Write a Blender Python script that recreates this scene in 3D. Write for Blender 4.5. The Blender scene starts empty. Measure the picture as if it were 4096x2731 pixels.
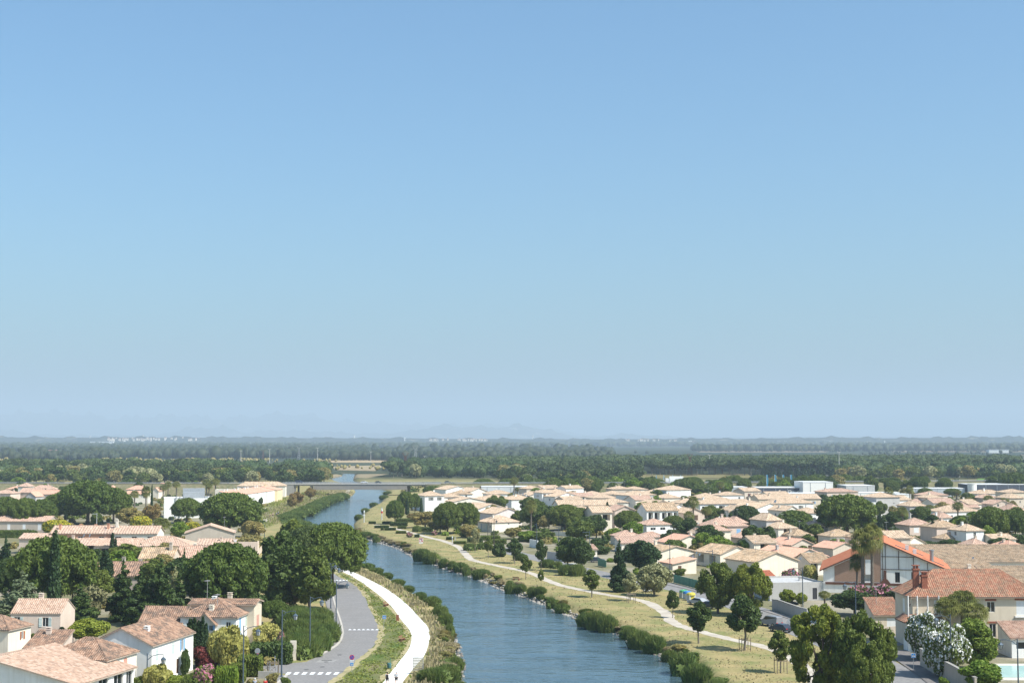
import bpy, math, random
import numpy as np
from mathutils import Vector, Matrix
PI = math.pi
C = bpy.context.scene.collection
SC = bpy.context.scene
# ------------------------------------------------------------------ camera, sky, sun, exposure
CAM_Z = 34.0
FPX = 5689.0                       # focal length in photograph pixels (50 mm on 36 mm, 4096 px wide)
PITCH = math.atan((1757 - 1365.5) / FPX)
cam_data = bpy.data.cameras.new('camera')
cam_data.lens = 50.0; cam_data.sensor_width = 36.0
cam_data.clip_start = 1.0; cam_data.clip_end = 90000.0
cam = bpy.data.objects.new('camera', cam_data); C.objects.link(cam)
cam.location = (0, 0, CAM_Z); cam.rotation_euler = (PI / 2 + PITCH, 0, 0)
SC.camera = cam
SUN_EL = math.radians(50)
SUN_AZ = math.radians(117)          # clockwise from +Y: the sun stands to the right of the view
world = bpy.data.worlds.new('World'); SC.world = world; world.use_nodes = True
nt = world.node_tree; nt.nodes.clear()
sky = nt.nodes.new('ShaderNodeTexSky'); sky.sky_type = 'NISHITA'; sky.sun_disc = False
sky.sun_elevation = SUN_EL; sky.sun_rotation = SUN_AZ
sky.altitude = 0; sky.air_density = 1.1; sky.dust_density = 2.6; sky.ozone_density = 2.5
bg = nt.nodes.new('ShaderNodeBackground'); bg.inputs['Strength'].default_value = 0.1
wo = nt.nodes.new('ShaderNodeOutputWorld')
tint = nt.nodes.new('ShaderNodeMix'); tint.data_type = 'RGBA'; tint.blend_type = 'MULTIPLY'; tint.inputs['Factor'].default_value = 1.0
tint.inputs[7].default_value = (0.785, 1.125, 1.28, 1)
nt.links.new(sky.outputs[0], tint.inputs[6]); nt.links.new(tint.outputs[2], bg.inputs['Color']); nt.links.new(bg.outputs[0], wo.inputs['Surface'])
sd = bpy.data.lights.new('sun', 'SUN'); sd.energy = 5.0; sd.angle = math.radians(0.53); sd.color = (1.0, 0.955, 0.89)
sun = bpy.data.objects.new('sun', sd); C.objects.link(sun)
sdir = Vector((math.sin(SUN_AZ) * math.cos(SUN_EL), math.cos(SUN_AZ) * math.cos(SUN_EL), math.sin(SUN_EL)))
sun.rotation_euler = sdir.to_track_quat('Z', 'Y').to_euler(); sun.location = (300, 0, 400)
SC.view_settings.view_transform = 'Standard'; SC.view_settings.look = 'None'
SC.view_settings.exposure = 0.5; SC.view_settings.gamma = 1.0; SC.view_settings.use_curve_mapping = False
SC.render.engine = 'CYCLES'
cy = SC.cycles
cy.max_bounces = 5; cy.diffuse_bounces = 3; cy.glossy_bounces = 2; cy.transmission_bounces = 2
cy.volume_bounces = 0; cy.transparent_max_bounces = 6; cy.use_denoising = True
HAZE_DENSITY = 1.15e-4
HAZE_COLOR = (0.71, 0.86, 0.975)

# ------------------------------------------------------------------ projection helpers
CP, SP = math.cos(PITCH), math.sin(PITCH)
def G(px, py, z=0.0):
    """world x, y of the photograph pixel px, py on the level z"""
    a = (px - 2048.0) / FPX; b = -(py - 1365.5) / FPX
    dx = a; dy = CP - b * SP; dz = SP + b * CP
    t = (z - CAM_Z) / dz
    return (dx * t, dy * t)
def GV(px, py, z=0.0):
    x, y = G(px, py, z); return Vector((x, y, z))
def scl(py, z=0.0):
    """photograph pixels per metre for something standing on level z seen at py"""
    return (py - 1757.0) / (CAM_Z - z)
def pix(x, y, z):
    X = x; Yf = y * CP + (z - CAM_Z) * SP; Zu = -y * SP + (z - CAM_Z) * CP
    return 2048 + FPX * X / Yf, 1365.5 - FPX * Zu / Yf

# ------------------------------------------------------------------ materials
def new_mat(name):
    m = bpy.data.materials.new(name); m.use_nodes = True
    t = m.node_tree; t.nodes.clear()
    o = t.nodes.new('ShaderNodeOutputMaterial'); b = t.nodes.new('ShaderNodeBsdfPrincipled')
    t.links.new(b.outputs[0], o.inputs['Surface'])
    b.inputs['Roughness'].default_value = 0.85
    b.inputs['Specular IOR Level'].default_value = 0.25
    return m, t, b, o
def N(t, typ, **k):
    n = t.nodes.new(typ)
    for a, v in k.items():
        if a.startswith('i_'):
            n.inputs[int(a[2:])].default_value = v
        else: setattr(n, a, v)
    return n
def rgba(c): return (c[0], c[1], c[2], 1.0)
def noise_fac(t, scale, detail=3.0, coord='pos', lo=0.35, hi=0.65, stretch=None):
    if coord == 'pos':
        g = N(t, 'ShaderNodeNewGeometry'); src = g.outputs['Position']
    else:
        g = N(t, 'ShaderNodeTexCoord'); src = g.outputs['Object']
    if stretch:
        mp = N(t, 'ShaderNodeMapping'); mp.inputs['Scale'].default_value = stretch
        t.links.new(src, mp.inputs['Vector']); src = mp.outputs[0]
    n = N(t, 'ShaderNodeTexNoise'); n.inputs['Scale'].default_value = scale; n.inputs['Detail'].default_value = detail
    t.links.new(src, n.inputs['Vector'])
    r = N(t, 'ShaderNodeMapRange'); r.inputs['From Min'].default_value = lo; r.inputs['From Max'].default_value = hi
    t.links.new(n.outputs['Fac'], r.inputs['Value'])
    return r.outputs[0]
def mixc(t, fac, a, b):
    m = N(t, 'ShaderNodeMix', data_type='RGBA')
    if isinstance(fac, (int, float)): m.inputs['Factor'].default_value = fac
    else: t.links.new(fac, m.inputs['Factor'])
    for i, v in ((6, a), (7, b)):
        if isinstance(v, tuple): m.inputs[i].default_value = rgba(v)
        else: t.links.new(v, m.inputs[i])
    return m.outputs[2]
_mats = {}
def plain(name, c, rough=0.8, var=0.15, scale=1.5, metal=0.0, spec=0.25):
    if name in _mats: return _mats[name]
    m, t, b, o = new_mat(name)
    f = noise_fac(t, scale, 4)
    d = tuple(x * (1 - var) for x in c)
    t.links.new(mixc(t, f, d, c), b.inputs['Base Color'])
    b.inputs['Roughness'].default_value = rough; b.inputs['Metallic'].default_value = metal
    b.inputs['Specular IOR Level'].default_value = spec
    _mats[name] = m; return m
def plaster(name, c):
    """lime render: faint blotches, rain streaks and fine grain"""
    if name in _mats: return _mats[name]
    m, t, b, o = new_mat(name)
    f1 = noise_fac(t, 0.55, 5, lo=0.3, hi=0.7)
    f2 = noise_fac(t, 1.0, 4, lo=0.48, hi=0.75, stretch=(2.2, 2.2, 0.22))
    c2 = tuple(x * 0.88 for x in c); c3 = (c[0] * .76, c[1] * .74, c[2] * .7)
    a = mixc(t, f1, c2, c)
    mul = N(t, 'ShaderNodeMath', operation='MULTIPLY'); t.links.new(f2, mul.inputs[0]); mul.inputs[1].default_value = 0.5
    t.links.new(mixc(t, mul.outputs[0], a, c3), b.inputs['Base Color'])
    b.inputs['Roughness'].default_value = 0.92; b.inputs['Specular IOR Level'].default_value = 0.1
    _mats[name] = m; return m
def tiles(name, cols, moss=0.3, mosscol=(0.13, 0.10, 0.075), cu=0.24, cv=0.38, run=2.0):
    """canal tiles: one colour per tile, mottled, with weathering over the slope"""
    if name in _mats: return _mats[name]
    m, t, b, o = new_mat(name)
    uv = N(t, 'ShaderNodeUVMap'); uv.uv_map = 'UVMap'
    def cell(su, sv):
        mp = N(t, 'ShaderNodeMapping'); mp.inputs['Scale'].default_value = (1 / su, 1 / sv, 1)
        t.links.new(uv.outputs[0], mp.inputs['Vector'])
        fl = N(t, 'ShaderNodeVectorMath', operation='FLOOR'); t.links.new(mp.outputs[0], fl.inputs[0])
        wn = N(t, 'ShaderNodeTexWhiteNoise', noise_dimensions='3D'); t.links.new(fl.outputs[0], wn.inputs['Vector'])
        return wn.outputs['Value']
    a = cell(cu, cv); c = cell(cu * run, cv)
    add = N(t, 'ShaderNodeMath', operation='ADD'); t.links.new(a, add.inputs[0]); t.links.new(c, add.inputs[1])
    hf = N(t, 'ShaderNodeMath', operation='MULTIPLY'); t.links.new(add.outputs[0], hf.inputs[0]); hf.inputs[1].default_value = 0.5
    ramp = N(t, 'ShaderNodeValToRGB'); e = ramp.color_ramp.elements
    e[0].position = 0.2; e[0].color = rgba(cols[0]); e[1].position = 0.8; e[1].color = rgba(cols[-1])
    for i, cc in enumerate(cols[1:-1]):
        x = e.new(0.2 + 0.6 * (i + 1) / (len(cols) - 1)); x.color = rgba(cc)
    t.links.new(hf.outputs[0], ramp.inputs[0])
    f = noise_fac(t, 0.8, 6, lo=0.42, hi=0.68)
    f2 = noise_fac(t, 6.0, 3, lo=0.35, hi=0.65)
    mm = N(t, 'ShaderNodeMath', operation='MULTIPLY'); t.links.new(f, mm.inputs[0]); t.links.new(f2, mm.inputs[1])
    m2 = N(t, 'ShaderNodeMath', operation='MULTIPLY'); t.links.new(mm.outputs[0], m2.inputs[0]); m2.inputs[1].default_value = moss * 2
    m2.use_clamp = True
    t.links.new(mixc(t, m2.outputs[0], mixc(t, .35, ramp.outputs[0], cols[len(cols) // 2]), mosscol), b.inputs['Base Color'])
    b.inputs['Roughness'].default_value = 0.9; b.inputs['Specular IOR Level'].default_value = 0.15
    _mats[name] = m; return m
def leaf(name, c1, c2, trans=0.25, scale=0.9, c3=None):
    """foliage: two greens mixed in patches and from plant to plant, some light passing through"""
    if name in _mats: return _mats[name]
    if max(c2) < 0.3: c1, c2 = [(min(.5, c[0] * 1.9), min(.5, c[1] * 1.55), c[2] * 1.05) for c in (c1, c2)]
    m, t, b, o = new_mat(name)
    f = noise_fac(t, scale, 3, lo=0.3, hi=0.7)
    oi = N(t, 'ShaderNodeObjectInfo')
    mx = N(t, 'ShaderNodeMath', operation='ADD'); t.links.new(f, mx.inputs[0])
    ms = N(t, 'ShaderNodeMath', operation='MULTIPLY_ADD'); t.links.new(oi.outputs['Random'], ms.inputs[0]); ms.inputs[1].default_value = 0.6; ms.inputs[2].default_value = -0.3
    t.links.new(ms.outputs[0], mx.inputs[1]); mx.use_clamp = True
    col = mixc(t, mx.outputs[0], c1, c2)
    if c3:
        f3 = noise_fac(t, 2.3, 2, lo=0.55, hi=0.7); col = mixc(t, f3, col, c3)
    t.links.new(col, b.inputs['Base Color'])
    b.inputs['Roughness'].default_value = 0.6; b.inputs['Specular IOR Level'].default_value = 0.25
    tr = N(t, 'ShaderNodeBsdfTranslucent'); t.links.new(col, tr.inputs['Color'])
    mix = N(t, 'ShaderNodeMixShader'); mix.inputs[0].default_value = trans
    t.links.new(b.outputs[0], mix.inputs[1]); t.links.new(tr.outputs[0], mix.inputs[2])
    t.links.new(mix.outputs[0], o.inputs['Surface'])
    _mats[name] = m; return m

# ------------------------------------------------------------------ mesh helpers
def mk_mesh(name, V, F, mats, mi=None, smooth=False, uv=None):
    """V: (n,3); F: list of face index tuples, or arrays of equal-length faces"""
    me = bpy.data.meshes.new(name)
    V = np.asarray(V, dtype=np.float32).reshape(-1, 3)
    if isinstance(F, (list, tuple)) and len(F) and isinstance(F[0], np.ndarray):
        loops = np.concatenate([a.reshape(-1) for a in F]).astype(np.int32)
        tot = np.concatenate([np.full(len(a), a.shape[1], dtype=np.int32) for a in F])
    else:
        tot = np.array([len(f) for f in F], dtype=np.int32)
        loops = np.fromiter((i for f in F for i in f), dtype=np.int32, count=int(tot.sum()))
    start = np.concatenate([[0], np.cumsum(tot)[:-1]]).astype(np.int32)
    me.vertices.add(len(V)); me.vertices.foreach_set('co', V.ravel())
    me.loops.add(len(loops)); me.loops.foreach_set('vertex_index', loops)
    me.polygons.add(len(tot)); me.polygons.foreach_set('loop_start', start); me.polygons.foreach_set('loop_total', tot)
    if mi is not None: me.polygons.foreach_set('material_index', np.asarray(mi, dtype=np.int32))
    if smooth: me.polygons.foreach_set('use_smooth', np.ones(len(tot), dtype=bool))
    if uv is not None:
        l = me.uv_layers.new(name='UVMap'); l.data.foreach_set('uv', np.asarray(uv, dtype=np.float32).ravel())
    me.update(calc_edges=True); me.validate()
    for m in (mats if isinstance(mats, (list, tuple)) else [mats]): me.materials.append(m)
    return me
def tag(o, label=None, cat=None, group=None, kind=None):
    if label: o['label'] = label
    if cat: o['category'] = cat
    if group: o['group'] = group
    if kind: o['kind'] = kind
    return o
def link(name, me, parent=None, loc=(0, 0, 0), rot=0.0, scale=None, mat=None):
    o = bpy.data.objects.new(name, me); C.objects.link(o)
    if parent is not None: o.parent = parent
    o.location = loc
    if rot: o.rotation_euler = (0, 0, rot)
    if scale: o.scale = scale
    if mat is not None:
        o.material_slots[0].link = 'OBJECT'; o.material_slots[0].material = mat
    return o
def empty(name, label, cat, loc, rot=0.0, group=None, scale=None):
    o = bpy.data.objects.new(name, None); C.objects.link(o)
    o.location = loc; o.rotation_euler = (0, 0, rot); o.empty_display_size = 0.5
    if scale: o.scale = scale
    return tag(o, label, cat, group)
class MB:
    """collects quads, boxes and tubes, links them as ONE mesh object"""
    def __init__(s): s.v = []; s.f = []; s.m = []; s.uv = []; s.hasuv = False
    def face(s, pts, m=0, uv=None):
        n = len(s.v); s.v += [tuple(p) for p in pts]; s.f.append(tuple(range(n, n + len(pts)))); s.m.append(m)
        if uv: s.hasuv = True; s.uv += uv
        else: s.uv += [(p[0], p[1]) for p in pts]
    def box(s, x0, x1, y0, y1, z0, z1, m=0, M=None):
        P = [(x0, y0, z0), (x1, y0, z0), (x1, y1, z0), (x0, y1, z0), (x0, y0, z1), (x1, y0, z1), (x1, y1, z1), (x0, y1, z1)]
        if M is not None: P = [tuple(M @ Vector(p)) for p in P]
        for f in ((0, 3, 2, 1), (4, 5, 6, 7), (0, 1, 5, 4), (1, 2, 6, 5), (2, 3, 7, 6), (3, 0, 4, 7)):
            s.face([P[i] for i in f], m)
    def cbox(s, c, sx, sy, sz, m=0, rot=0.0):
        M = Matrix.Translation(Vector(c)) @ Matrix.Rotation(rot, 4, 'Z')
        s.box(-sx / 2, sx / 2, -sy / 2, sy / 2, -sz / 2, sz / 2, m, M)
    def tube(s, p0, p1, r0, r1=None, n=8, m=0, caps=True):
        r1 = r0 if r1 is None else r1
        p0 = Vector(p0); p1 = Vector(p1); d = (p1 - p0)
        if d.length < 1e-6: return
        d.normalize(); a = d.cross(Vector((0, 0, 1)) if abs(d.z) < 0.95 else Vector((1, 0, 0))).normalized(); b = d.cross(a)
        A = [p0 + (a * math.cos(2 * PI * i / n) + b * math.sin(2 * PI * i / n)) * r0 for i in range(n)]
        B = [p1 + (a * math.cos(2 * PI * i / n) + b * math.sin(2 * PI * i / n)) * r1 for i in range(n)]
        for i in range(n):
            j = (i + 1) % n; s.face([A[i], B[i], B[j], A[j]], m)
        if caps: s.face(A, m); s.face(B[::-1], m)
    def path(s, pts, r, n=6, m=0):
        for i in range(len(pts) - 1):
            ra = r[i] if isinstance(r, (list, tuple)) else r; rb = r[i + 1] if isinstance(r, (list, tuple)) else r
            s.tube(pts[i], pts[i + 1], ra, rb, n, m)
    def lathe(s, prof, n=12, m=0, c=(0, 0, 0)):
        for k in range(len(prof) - 1):
            (r0, z0), (r1, z1) = prof[k], prof[k + 1]
            for i in range(n):
                a0 = 2 * PI * i / n; a1 = 2 * PI * (i + 1) / n
                s.face([(c[0] + r0 * math.cos(a0), c[1] + r0 * math.sin(a0), c[2] + z0), (c[0] + r0 * math.cos(a1), c[1] + r0 * math.sin(a1), c[2] + z0),
                        (c[0] + r1 * math.cos(a1), c[1] + r1 * math.sin(a1), c[2] + z1), (c[0] + r1 * math.cos(a0), c[1] + r1 * math.sin(a0), c[2] + z1)], m)
    def prism(s, poly, z0, z1, m=0):
        n = len(poly)
        s.face([(p[0], p[1], z1) for p in poly], m); s.face([(p[0], p[1], z0) for p in poly[::-1]], m)
        for i in range(n):
            a, b = poly[i], poly[(i + 1) % n]
            s.face([(a[0], a[1], z0), (b[0], b[1], z0), (b[0], b[1], z1), (a[0], a[1], z1)], m)
    def mesh(s, name, mats, smooth=False):
        return mk_mesh(name, s.v, s.f, mats, s.m, smooth, s.uv if s.hasuv else None)
    def build(s, name, mats, parent=None, loc=(0, 0, 0), rot=0.0, smooth=False):
        return link(name, s.mesh(name, mats, smooth), parent, loc, rot)

def smooth_line(pts, n=6):
    """Catmull-Rom through world points"""
    P = [Vector(p[:2]) for p in pts]; P = [P[0] * 2 - P[1]] + P + [P[-1] * 2 - P[-2]]
    out = []
    for i in range(1, len(P) - 2):
        for k in range(n):
            t = k / n; a, b, c, d = P[i - 1], P[i], P[i + 1], P[i + 2]
            out.append(0.5 * ((2 * b) + (c - a) * t + (2 * a - 5 * b + 4 * c - d) * t * t + (3 * b - a - 3 * c + d) * t ** 3))
    out.append(P[-2]); return out
def W(px, z=0.0): return [G(a, b, z) for a, b in px]
def strip(left, right, z, me_name, mat, n=1, zf=None):
    """sheet between two polylines of equal count"""
    V = []; F = []
    for i, (a, b) in enumerate(zip(left, right)):
        for k in range(n + 1):
            t = k / n; x = a[0] * (1 - t) + b[0] * t; y = a[1] * (1 - t) + b[1] * t
            V.append((x, y, zf(x, y) + z if zf else z))
    for i in range(len(left) - 1):
        for k in range(n):
            q = i * (n + 1) + k; F.append((q, q + 1, q + n + 2, q + n + 1))
    return mk_mesh(me_name, V, F, mat)
def resample(pts, n):
    P = [Vector(p[:2]) for p in pts]; L = [0]
    for i in range(1, len(P)): L.append(L[-1] + (P[i] - P[i - 1]).length)
    out = []
    for k in range(n):
        s = L[-1] * k / (n - 1); i = 0
        while i < len(L) - 2 and L[i + 1] < s: i += 1
        t = (s - L[i]) / max(1e-9, L[i + 1] - L[i]); out.append(P[i].lerp(P[i + 1], min(1, t)))
    return out
def ribbon(center, width, z, name, mat, zf=None, wobble=0.0, seed=1):
    c = smooth_line(center, 5); rr = random.Random(seed); L = []; R = []
    for i, p in enumerate(c):
        q = c[min(i + 1, len(c) - 1)] - c[max(i - 1, 0)]; nrm = Vector((-q.y, q.x)).normalized()
        w = width[0] + (width[1] - width[0]) * i / (len(c) - 1) if isinstance(width, tuple) else width
        L.append(p + nrm * (w / 2 + rr.uniform(-wobble, wobble))); R.append(p - nrm * (w / 2 + rr.uniform(-wobble, wobble)))
    return strip(L, R, z, name, mat, 1, zf)
# ------------------------------------------------------------------ canal outline
WATER_Z = -1.6
LEFT_SHORE = [(1770, 3400), (1835, 2960), (1834, 2731), (1838, 2657), (1830, 2606), (1808, 2532), (1803, 2491), (1788, 2444), (1744, 2430), (1690, 2396), (1639, 2362),
              (1591, 2332), (1537, 2305), (1490, 2281), (1448, 2262), (1380, 2222), (1300, 2175), (1235, 2130), (1180, 2100), (1170, 2086), (1204, 2072), (1255, 2049), (1299, 2025),
              (1340, 2008), (1381, 1994), (1414, 1981), (1425, 1966), (1417, 1953), (1390, 1940), (1345, 1926), (1327, 1914), (1369, 1905), (1376, 1893)]
RIGHT_SHORE = [(3320, 3400), (2960, 2850), (2774, 2731), (2707, 2650), (2657, 2627), (2600, 2603), (2576, 2594), (2491, 2542), (2406, 2514), (2329, 2493), (2298, 2468), (2237, 2447), (2186, 2420),
               (2112, 2393), (2058, 2373), (2000, 2353), (1940, 2327), (1870, 2299), (1810, 2285), (1751, 2264), (1716, 2246), (1656, 2228), (1610, 2201), (1578, 2188), (1490, 2161),
               (1439, 2147), (1413, 2123), (1411, 2096), (1425, 2079), (1445, 2062), (1455, 2045), (1493, 2025), (1526, 2008), (1532, 1990), (1545, 1979), (1552, 1966), (1500, 1950), (1440, 1936), (1411, 1923), (1413, 1909), (1418, 1893)]
LS = [np.array(p) for p in W(LEFT_SHORE, WATER_Z)]; RS = [np.array(p) for p in W(RIGHT_SHORE, WATER_Z)]
CANAL = np.array(LS + RS[::-1])
def seg_dist(P, A, B):
    """distance of points P (n,2) to polyline segments A->B"""
    best = np.full(len(P), 1e9)
    for a, b in zip(A, B):
        ab = b - a; t = np.clip(((P - a) @ ab) / (ab @ ab), 0, 1)
        d = np.hypot(*(P - (a + t[:, None] * ab)).T); best = np.minimum(best, d)
    return best
def inside(P, poly):
    x, y = P[:, 0], P[:, 1]; c = np.zeros(len(P), bool)
    for i in range(len(poly)):
        x0, y0 = poly[i]; x1, y1 = poly[i - 1]
        m = ((y0 > y) != (y1 > y)); xi = (x1 - x0) * (y - y0) / ((y1 - y0) if abs(y1 - y0) > 1e-9 else 1e-9) + x0
        c ^= m & (x < xi)
    return c
def canal_sd(P):
    P = np.asarray(P, float).reshape(-1, 2); d = np.full(len(P), 200.0)
    near = (P[:, 1] < 1700) & (P[:, 1] > 60) & (P[:, 0] > -330) & (P[:, 0] < 130)
    if near.any():
        Q = P[near]; A = CANAL; B = np.roll(CANAL, -1, 0)
        dd = seg_dist(Q, A, B); dd[inside(Q, CANAL)] *= -1; d[near] = dd
    return d
BR_Y, BR_Z = 876.0, 7.2
ROAD_L = [(-900, 990), (-420, 915), (-250, 890), (-175, 880), (-150, 877)]; 
def ground_z(P):
    P = np.asarray(P, float).reshape(-1, 2); d = canal_sd(P)
    z = np.where(d < 0, np.maximum(-3.0, WATER_Z - 0.35 + 0.5 * d), WATER_Z - 0.35 + (0.38 - WATER_Z) * np.clip(d / 3.6, 0, 1) ** 0.8)
    z = np.minimum(z, 0.0)
    z = z + np.where(d > 3, 0, 0)
    return z
def gz(x, y): return float(ground_z([(x, y)])[0])

# ------------------------------------------------------------------ ground, water, haze
def ground_material():
    m, t, b, o = new_mat('dry_ground')
    at = N(t, 'ShaderNodeAttribute'); at.attribute_name = 'zone'
    sep = N(t, 'ShaderNodeSeparateColor'); t.links.new(at.outputs['Color'], sep.inputs[0])
    # meadow: straw, green and bare patches
    f1 = noise_fac(t, 0.16, 5, lo=0.38, hi=0.64); f2 = noise_fac(t, 1.3, 5, lo=0.35, hi=0.66); f3 = noise_fac(t, 0.05, 3, lo=0.4, hi=0.6)
    g1 = mixc(t, f1, (0.33, 0.26, 0.12), (0.16, 0.18, 0.06)); g2 = mixc(t, f2, g1, (0.36, 0.29, 0.16))
    g3 = mixc(t, 0.45, g1, g2); 
    # town floor: pale paving and dust
    t1 = mixc(t, f1, (0.33, 0.29, 0.24), (0.24, 0.215, 0.18)); t2 = mixc(t, f3, t1, (0.16, 0.15, 0.09))
    # far country: fields
    gp = N(t, 'ShaderNodeNewGeometry'); mp = N(t, 'ShaderNodeMapping'); mp.inputs['Scale'].default_value = (0.0026, 0.0011, 0.0)
    t.links.new(gp.outputs['Position'], mp.inputs['Vector'])
    vo = N(t, 'ShaderNodeTexVoronoi'); vo.inputs['Scale'].default_value = 1.0; t.links.new(mp.outputs[0], vo.inputs['Vector'])
    s2 = N(t, 'ShaderNodeSeparateColor'); t.links.new(vo.outputs['Color'], s2.inputs[0])
    rp = N(t, 'ShaderNodeValToRGB'); rp.color_ramp.interpolation = 'CONSTANT'; e = rp.color_ramp.elements
    e[0].color = rgba((0.03, 0.042, 0.025)); e[1].position = 0.35; e[1].color = rgba((0.045, 0.055, 0.03))
    for pos, c in ((0.6, (0.03, 0.045, 0.025)), (0.8, (0.26, 0.21, 0.13)), (0.86, (0.06, 0.07, 0.04))):
        x = e.new(pos); x.color = rgba(c)
    t.links.new(s2.outputs[0], rp.inputs[0])
    a = mixc(t, sep.outputs[0], g3, t2); a = mixc(t, sep.outputs[1], a, rp.outputs[0])
    mud = mixc(t, f2, (0.12, 0.10, 0.07), (0.07, 0.065, 0.045)); a = mixc(t, sep.outputs[2], a, mud)
    t.links.new(a, b.inputs['Base Color']); b.inputs['Roughness'].default_value = 0.95; b.inputs['Specular IOR Level'].default_value = 0.05
    bp = N(t, 'ShaderNodeBump'); bp.inputs['Distance'].default_value = 0.12; bp.inputs['Strength'].default_value = 0.5
    t.links.new(f2, bp.inputs['Height']); t.links.new(bp.outputs[0], b.inputs['Normal'])
    return m
def build_ground():
    th = np.radians(np.concatenate([np.arange(-180, -24, 6.0), np.arange(-24, 24.01, 0.13), np.arange(30, 180, 6.0)]))
    r = [3.0, 20, 50, 80, 105]
    while r[-1] < 1100: r.append(r[-1] * 1.0047)
    while r[-1] < 1800: r.append(r[-1] * 1.02)
    while r[-1] < 30000: r.append(r[-1] * 1.08)
    r = np.array(r); R, T = np.meshgrid(r, th, indexing='ij')
    X = R * np.sin(T); Y = R * np.cos(T); P = np.stack([X.ravel(), Y.ravel()], 1)
    d = canal_sd(P); Z = ground_z(P)
    rs = np.random.RandomState(4)
    Z = Z + np.where((d > 1.5) & (P[:, 1] > 1150), 0, 0)
    nr, ntt = R.shape; idx = np.arange(nr * ntt).reshape(nr, ntt)
    a = idx[:-1, :]; b_ = idx[1:, :]; a2 = np.roll(a, -1, 1); b2 = np.roll(b_, -1, 1)
    F = np.stack([a, a2, b2, b_], -1).reshape(-1, 4)
    F = F[:, ::-1].copy()
    V = np.stack([P[:, 0], P[:, 1], Z], 1)
    me = mk_mesh('ground', V, [F], ground_material(), smooth=True)
    # zones
    px = 2048 + FPX * P[:, 0] / np.maximum(P[:, 1], 1); py = 1757 + 34 * FPX / np.maximum(P[:, 1], 1)
    town = np.zeros(len(P)); far = np.clip((P[:, 1] - 1150) / 150, 0, 1)
    rt = inside(np.stack([px, py], 1), np.array([(1950, 2195), (2260, 2240), (2500, 2300), (2700, 2345), (3060, 2450), (3200, 2500), (3600, 2560), (3750, 2800), (5000, 2900), (5000, 1960), (1780, 1960), (1690, 2060), (1900, 2130)]))
    lt = inside(np.stack([px, py], 1), np.array([(-900, 1950), (800, 1965), (1080, 1975), (1130, 2010), (1010, 2200), (1020, 2420), (1130, 2560), (1160, 2640), (1050, 2731), (900, 3000), (-900, 3000)]))
    town[rt | lt] = 0.75
    mud = np.clip(1 - d / 1.6, 0, 1)
    ca = me.color_attributes.new('zone', 'FLOAT_COLOR', 'POINT')
    ca.data.foreach_set('color', np.stack([town, far, mud, np.ones(len(P))], 1).astype(np.float32).ravel())
    tag(link('ground', me), kind='structure')
build_ground()

def water_material():
    m, t, b, o = new_mat('canal_water')
    g = N(t, 'ShaderNodeNewGeometry')
    def nz(scale, st, det):
        mp = N(t, 'ShaderNodeMapping'); mp.inputs['Scale'].default_value = st; mp.inputs['Rotation'].default_value = (0, 0, math.radians(6))
        t.links.new(g.outputs['Position'], mp.inputs['Vector'])
        n = N(t, 'ShaderNodeTexNoise'); n.inputs['Scale'].default_value = scale; n.inputs['Detail'].default_value = det
        t.links.new(mp.outputs[0], n.inputs['Vector']); return n.outputs['Fac']
    a = nz(0.9, (0.45, 1.0, 1), 4); c = nz(0.12, (0.6, 1.0, 1), 3)
    b1 = N(t, 'ShaderNodeBump'); b1.inputs['Distance'].default_value = 0.3; b1.inputs['Strength'].default_value = 0.6; t.links.new(a, b1.inputs['Height'])
    b2 = N(t, 'ShaderNodeBump'); b2.inputs['Distance'].default_value = 0.9; b2.inputs['Strength'].default_value = 0.5; t.links.new(c, b2.inputs['Height']); t.links.new(b1.outputs[0], b2.inputs['Normal'])
    t.links.new(b2.outputs[0], b.inputs['Normal'])
    r = N(t, 'ShaderNodeMapRange'); r.inputs['From Min'].default_value = 0.35; r.inputs['From Max'].default_value = 0.65; t.links.new(c, r.inputs['Value'])
    t.links.new(mixc(t, r.outputs[0], (0.052, 0.092, 0.112), (0.068, 0.114, 0.136)), b.inputs['Base Color'])
    b.inputs['Roughness'].default_value = 0.09; b.inputs['IOR'].default_value = 1.33; b.inputs['Specular IOR Level'].default_value = 0.5
    return m
def build_water():
    n = 90; L = resample(LS, n); R = resample(RS, n)
    # widen under the banks so that the waterline is where the ground cuts the sheet
    L2 = []; R2 = []
    for a, b in zip(L, R):
        d = (b - a).normalized(); L2.append(a - d * 2.5); R2.append(b + d * 2.5)
    me = strip(L2, R2, WATER_Z, 'water', water_material(), 3)
    tag(link('water', me), kind='structure')
build_water()

def build_haze():
    m = bpy.data.materials.new('haze'); m.use_nodes = True; t = m.node_tree; t.nodes.clear()
    o = t.nodes.new('ShaderNodeOutputMaterial'); v = t.nodes.new('ShaderNodeVolumePrincipled')
    v.inputs['Color'].default_value = rgba(HAZE_COLOR); v.inputs['Density'].default_value = HAZE_DENSITY
    v.inputs['Anisotropy'].default_value = 0.0
    t.links.new(v.outputs[0], o.inputs['Volume'])
    mb = MB(); mb.box(-33000, 33000, -33000, 33000, -4.6, 700); ob = mb.build('haze', m)
    tag(ob, kind='stuff')
build_haze()

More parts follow.
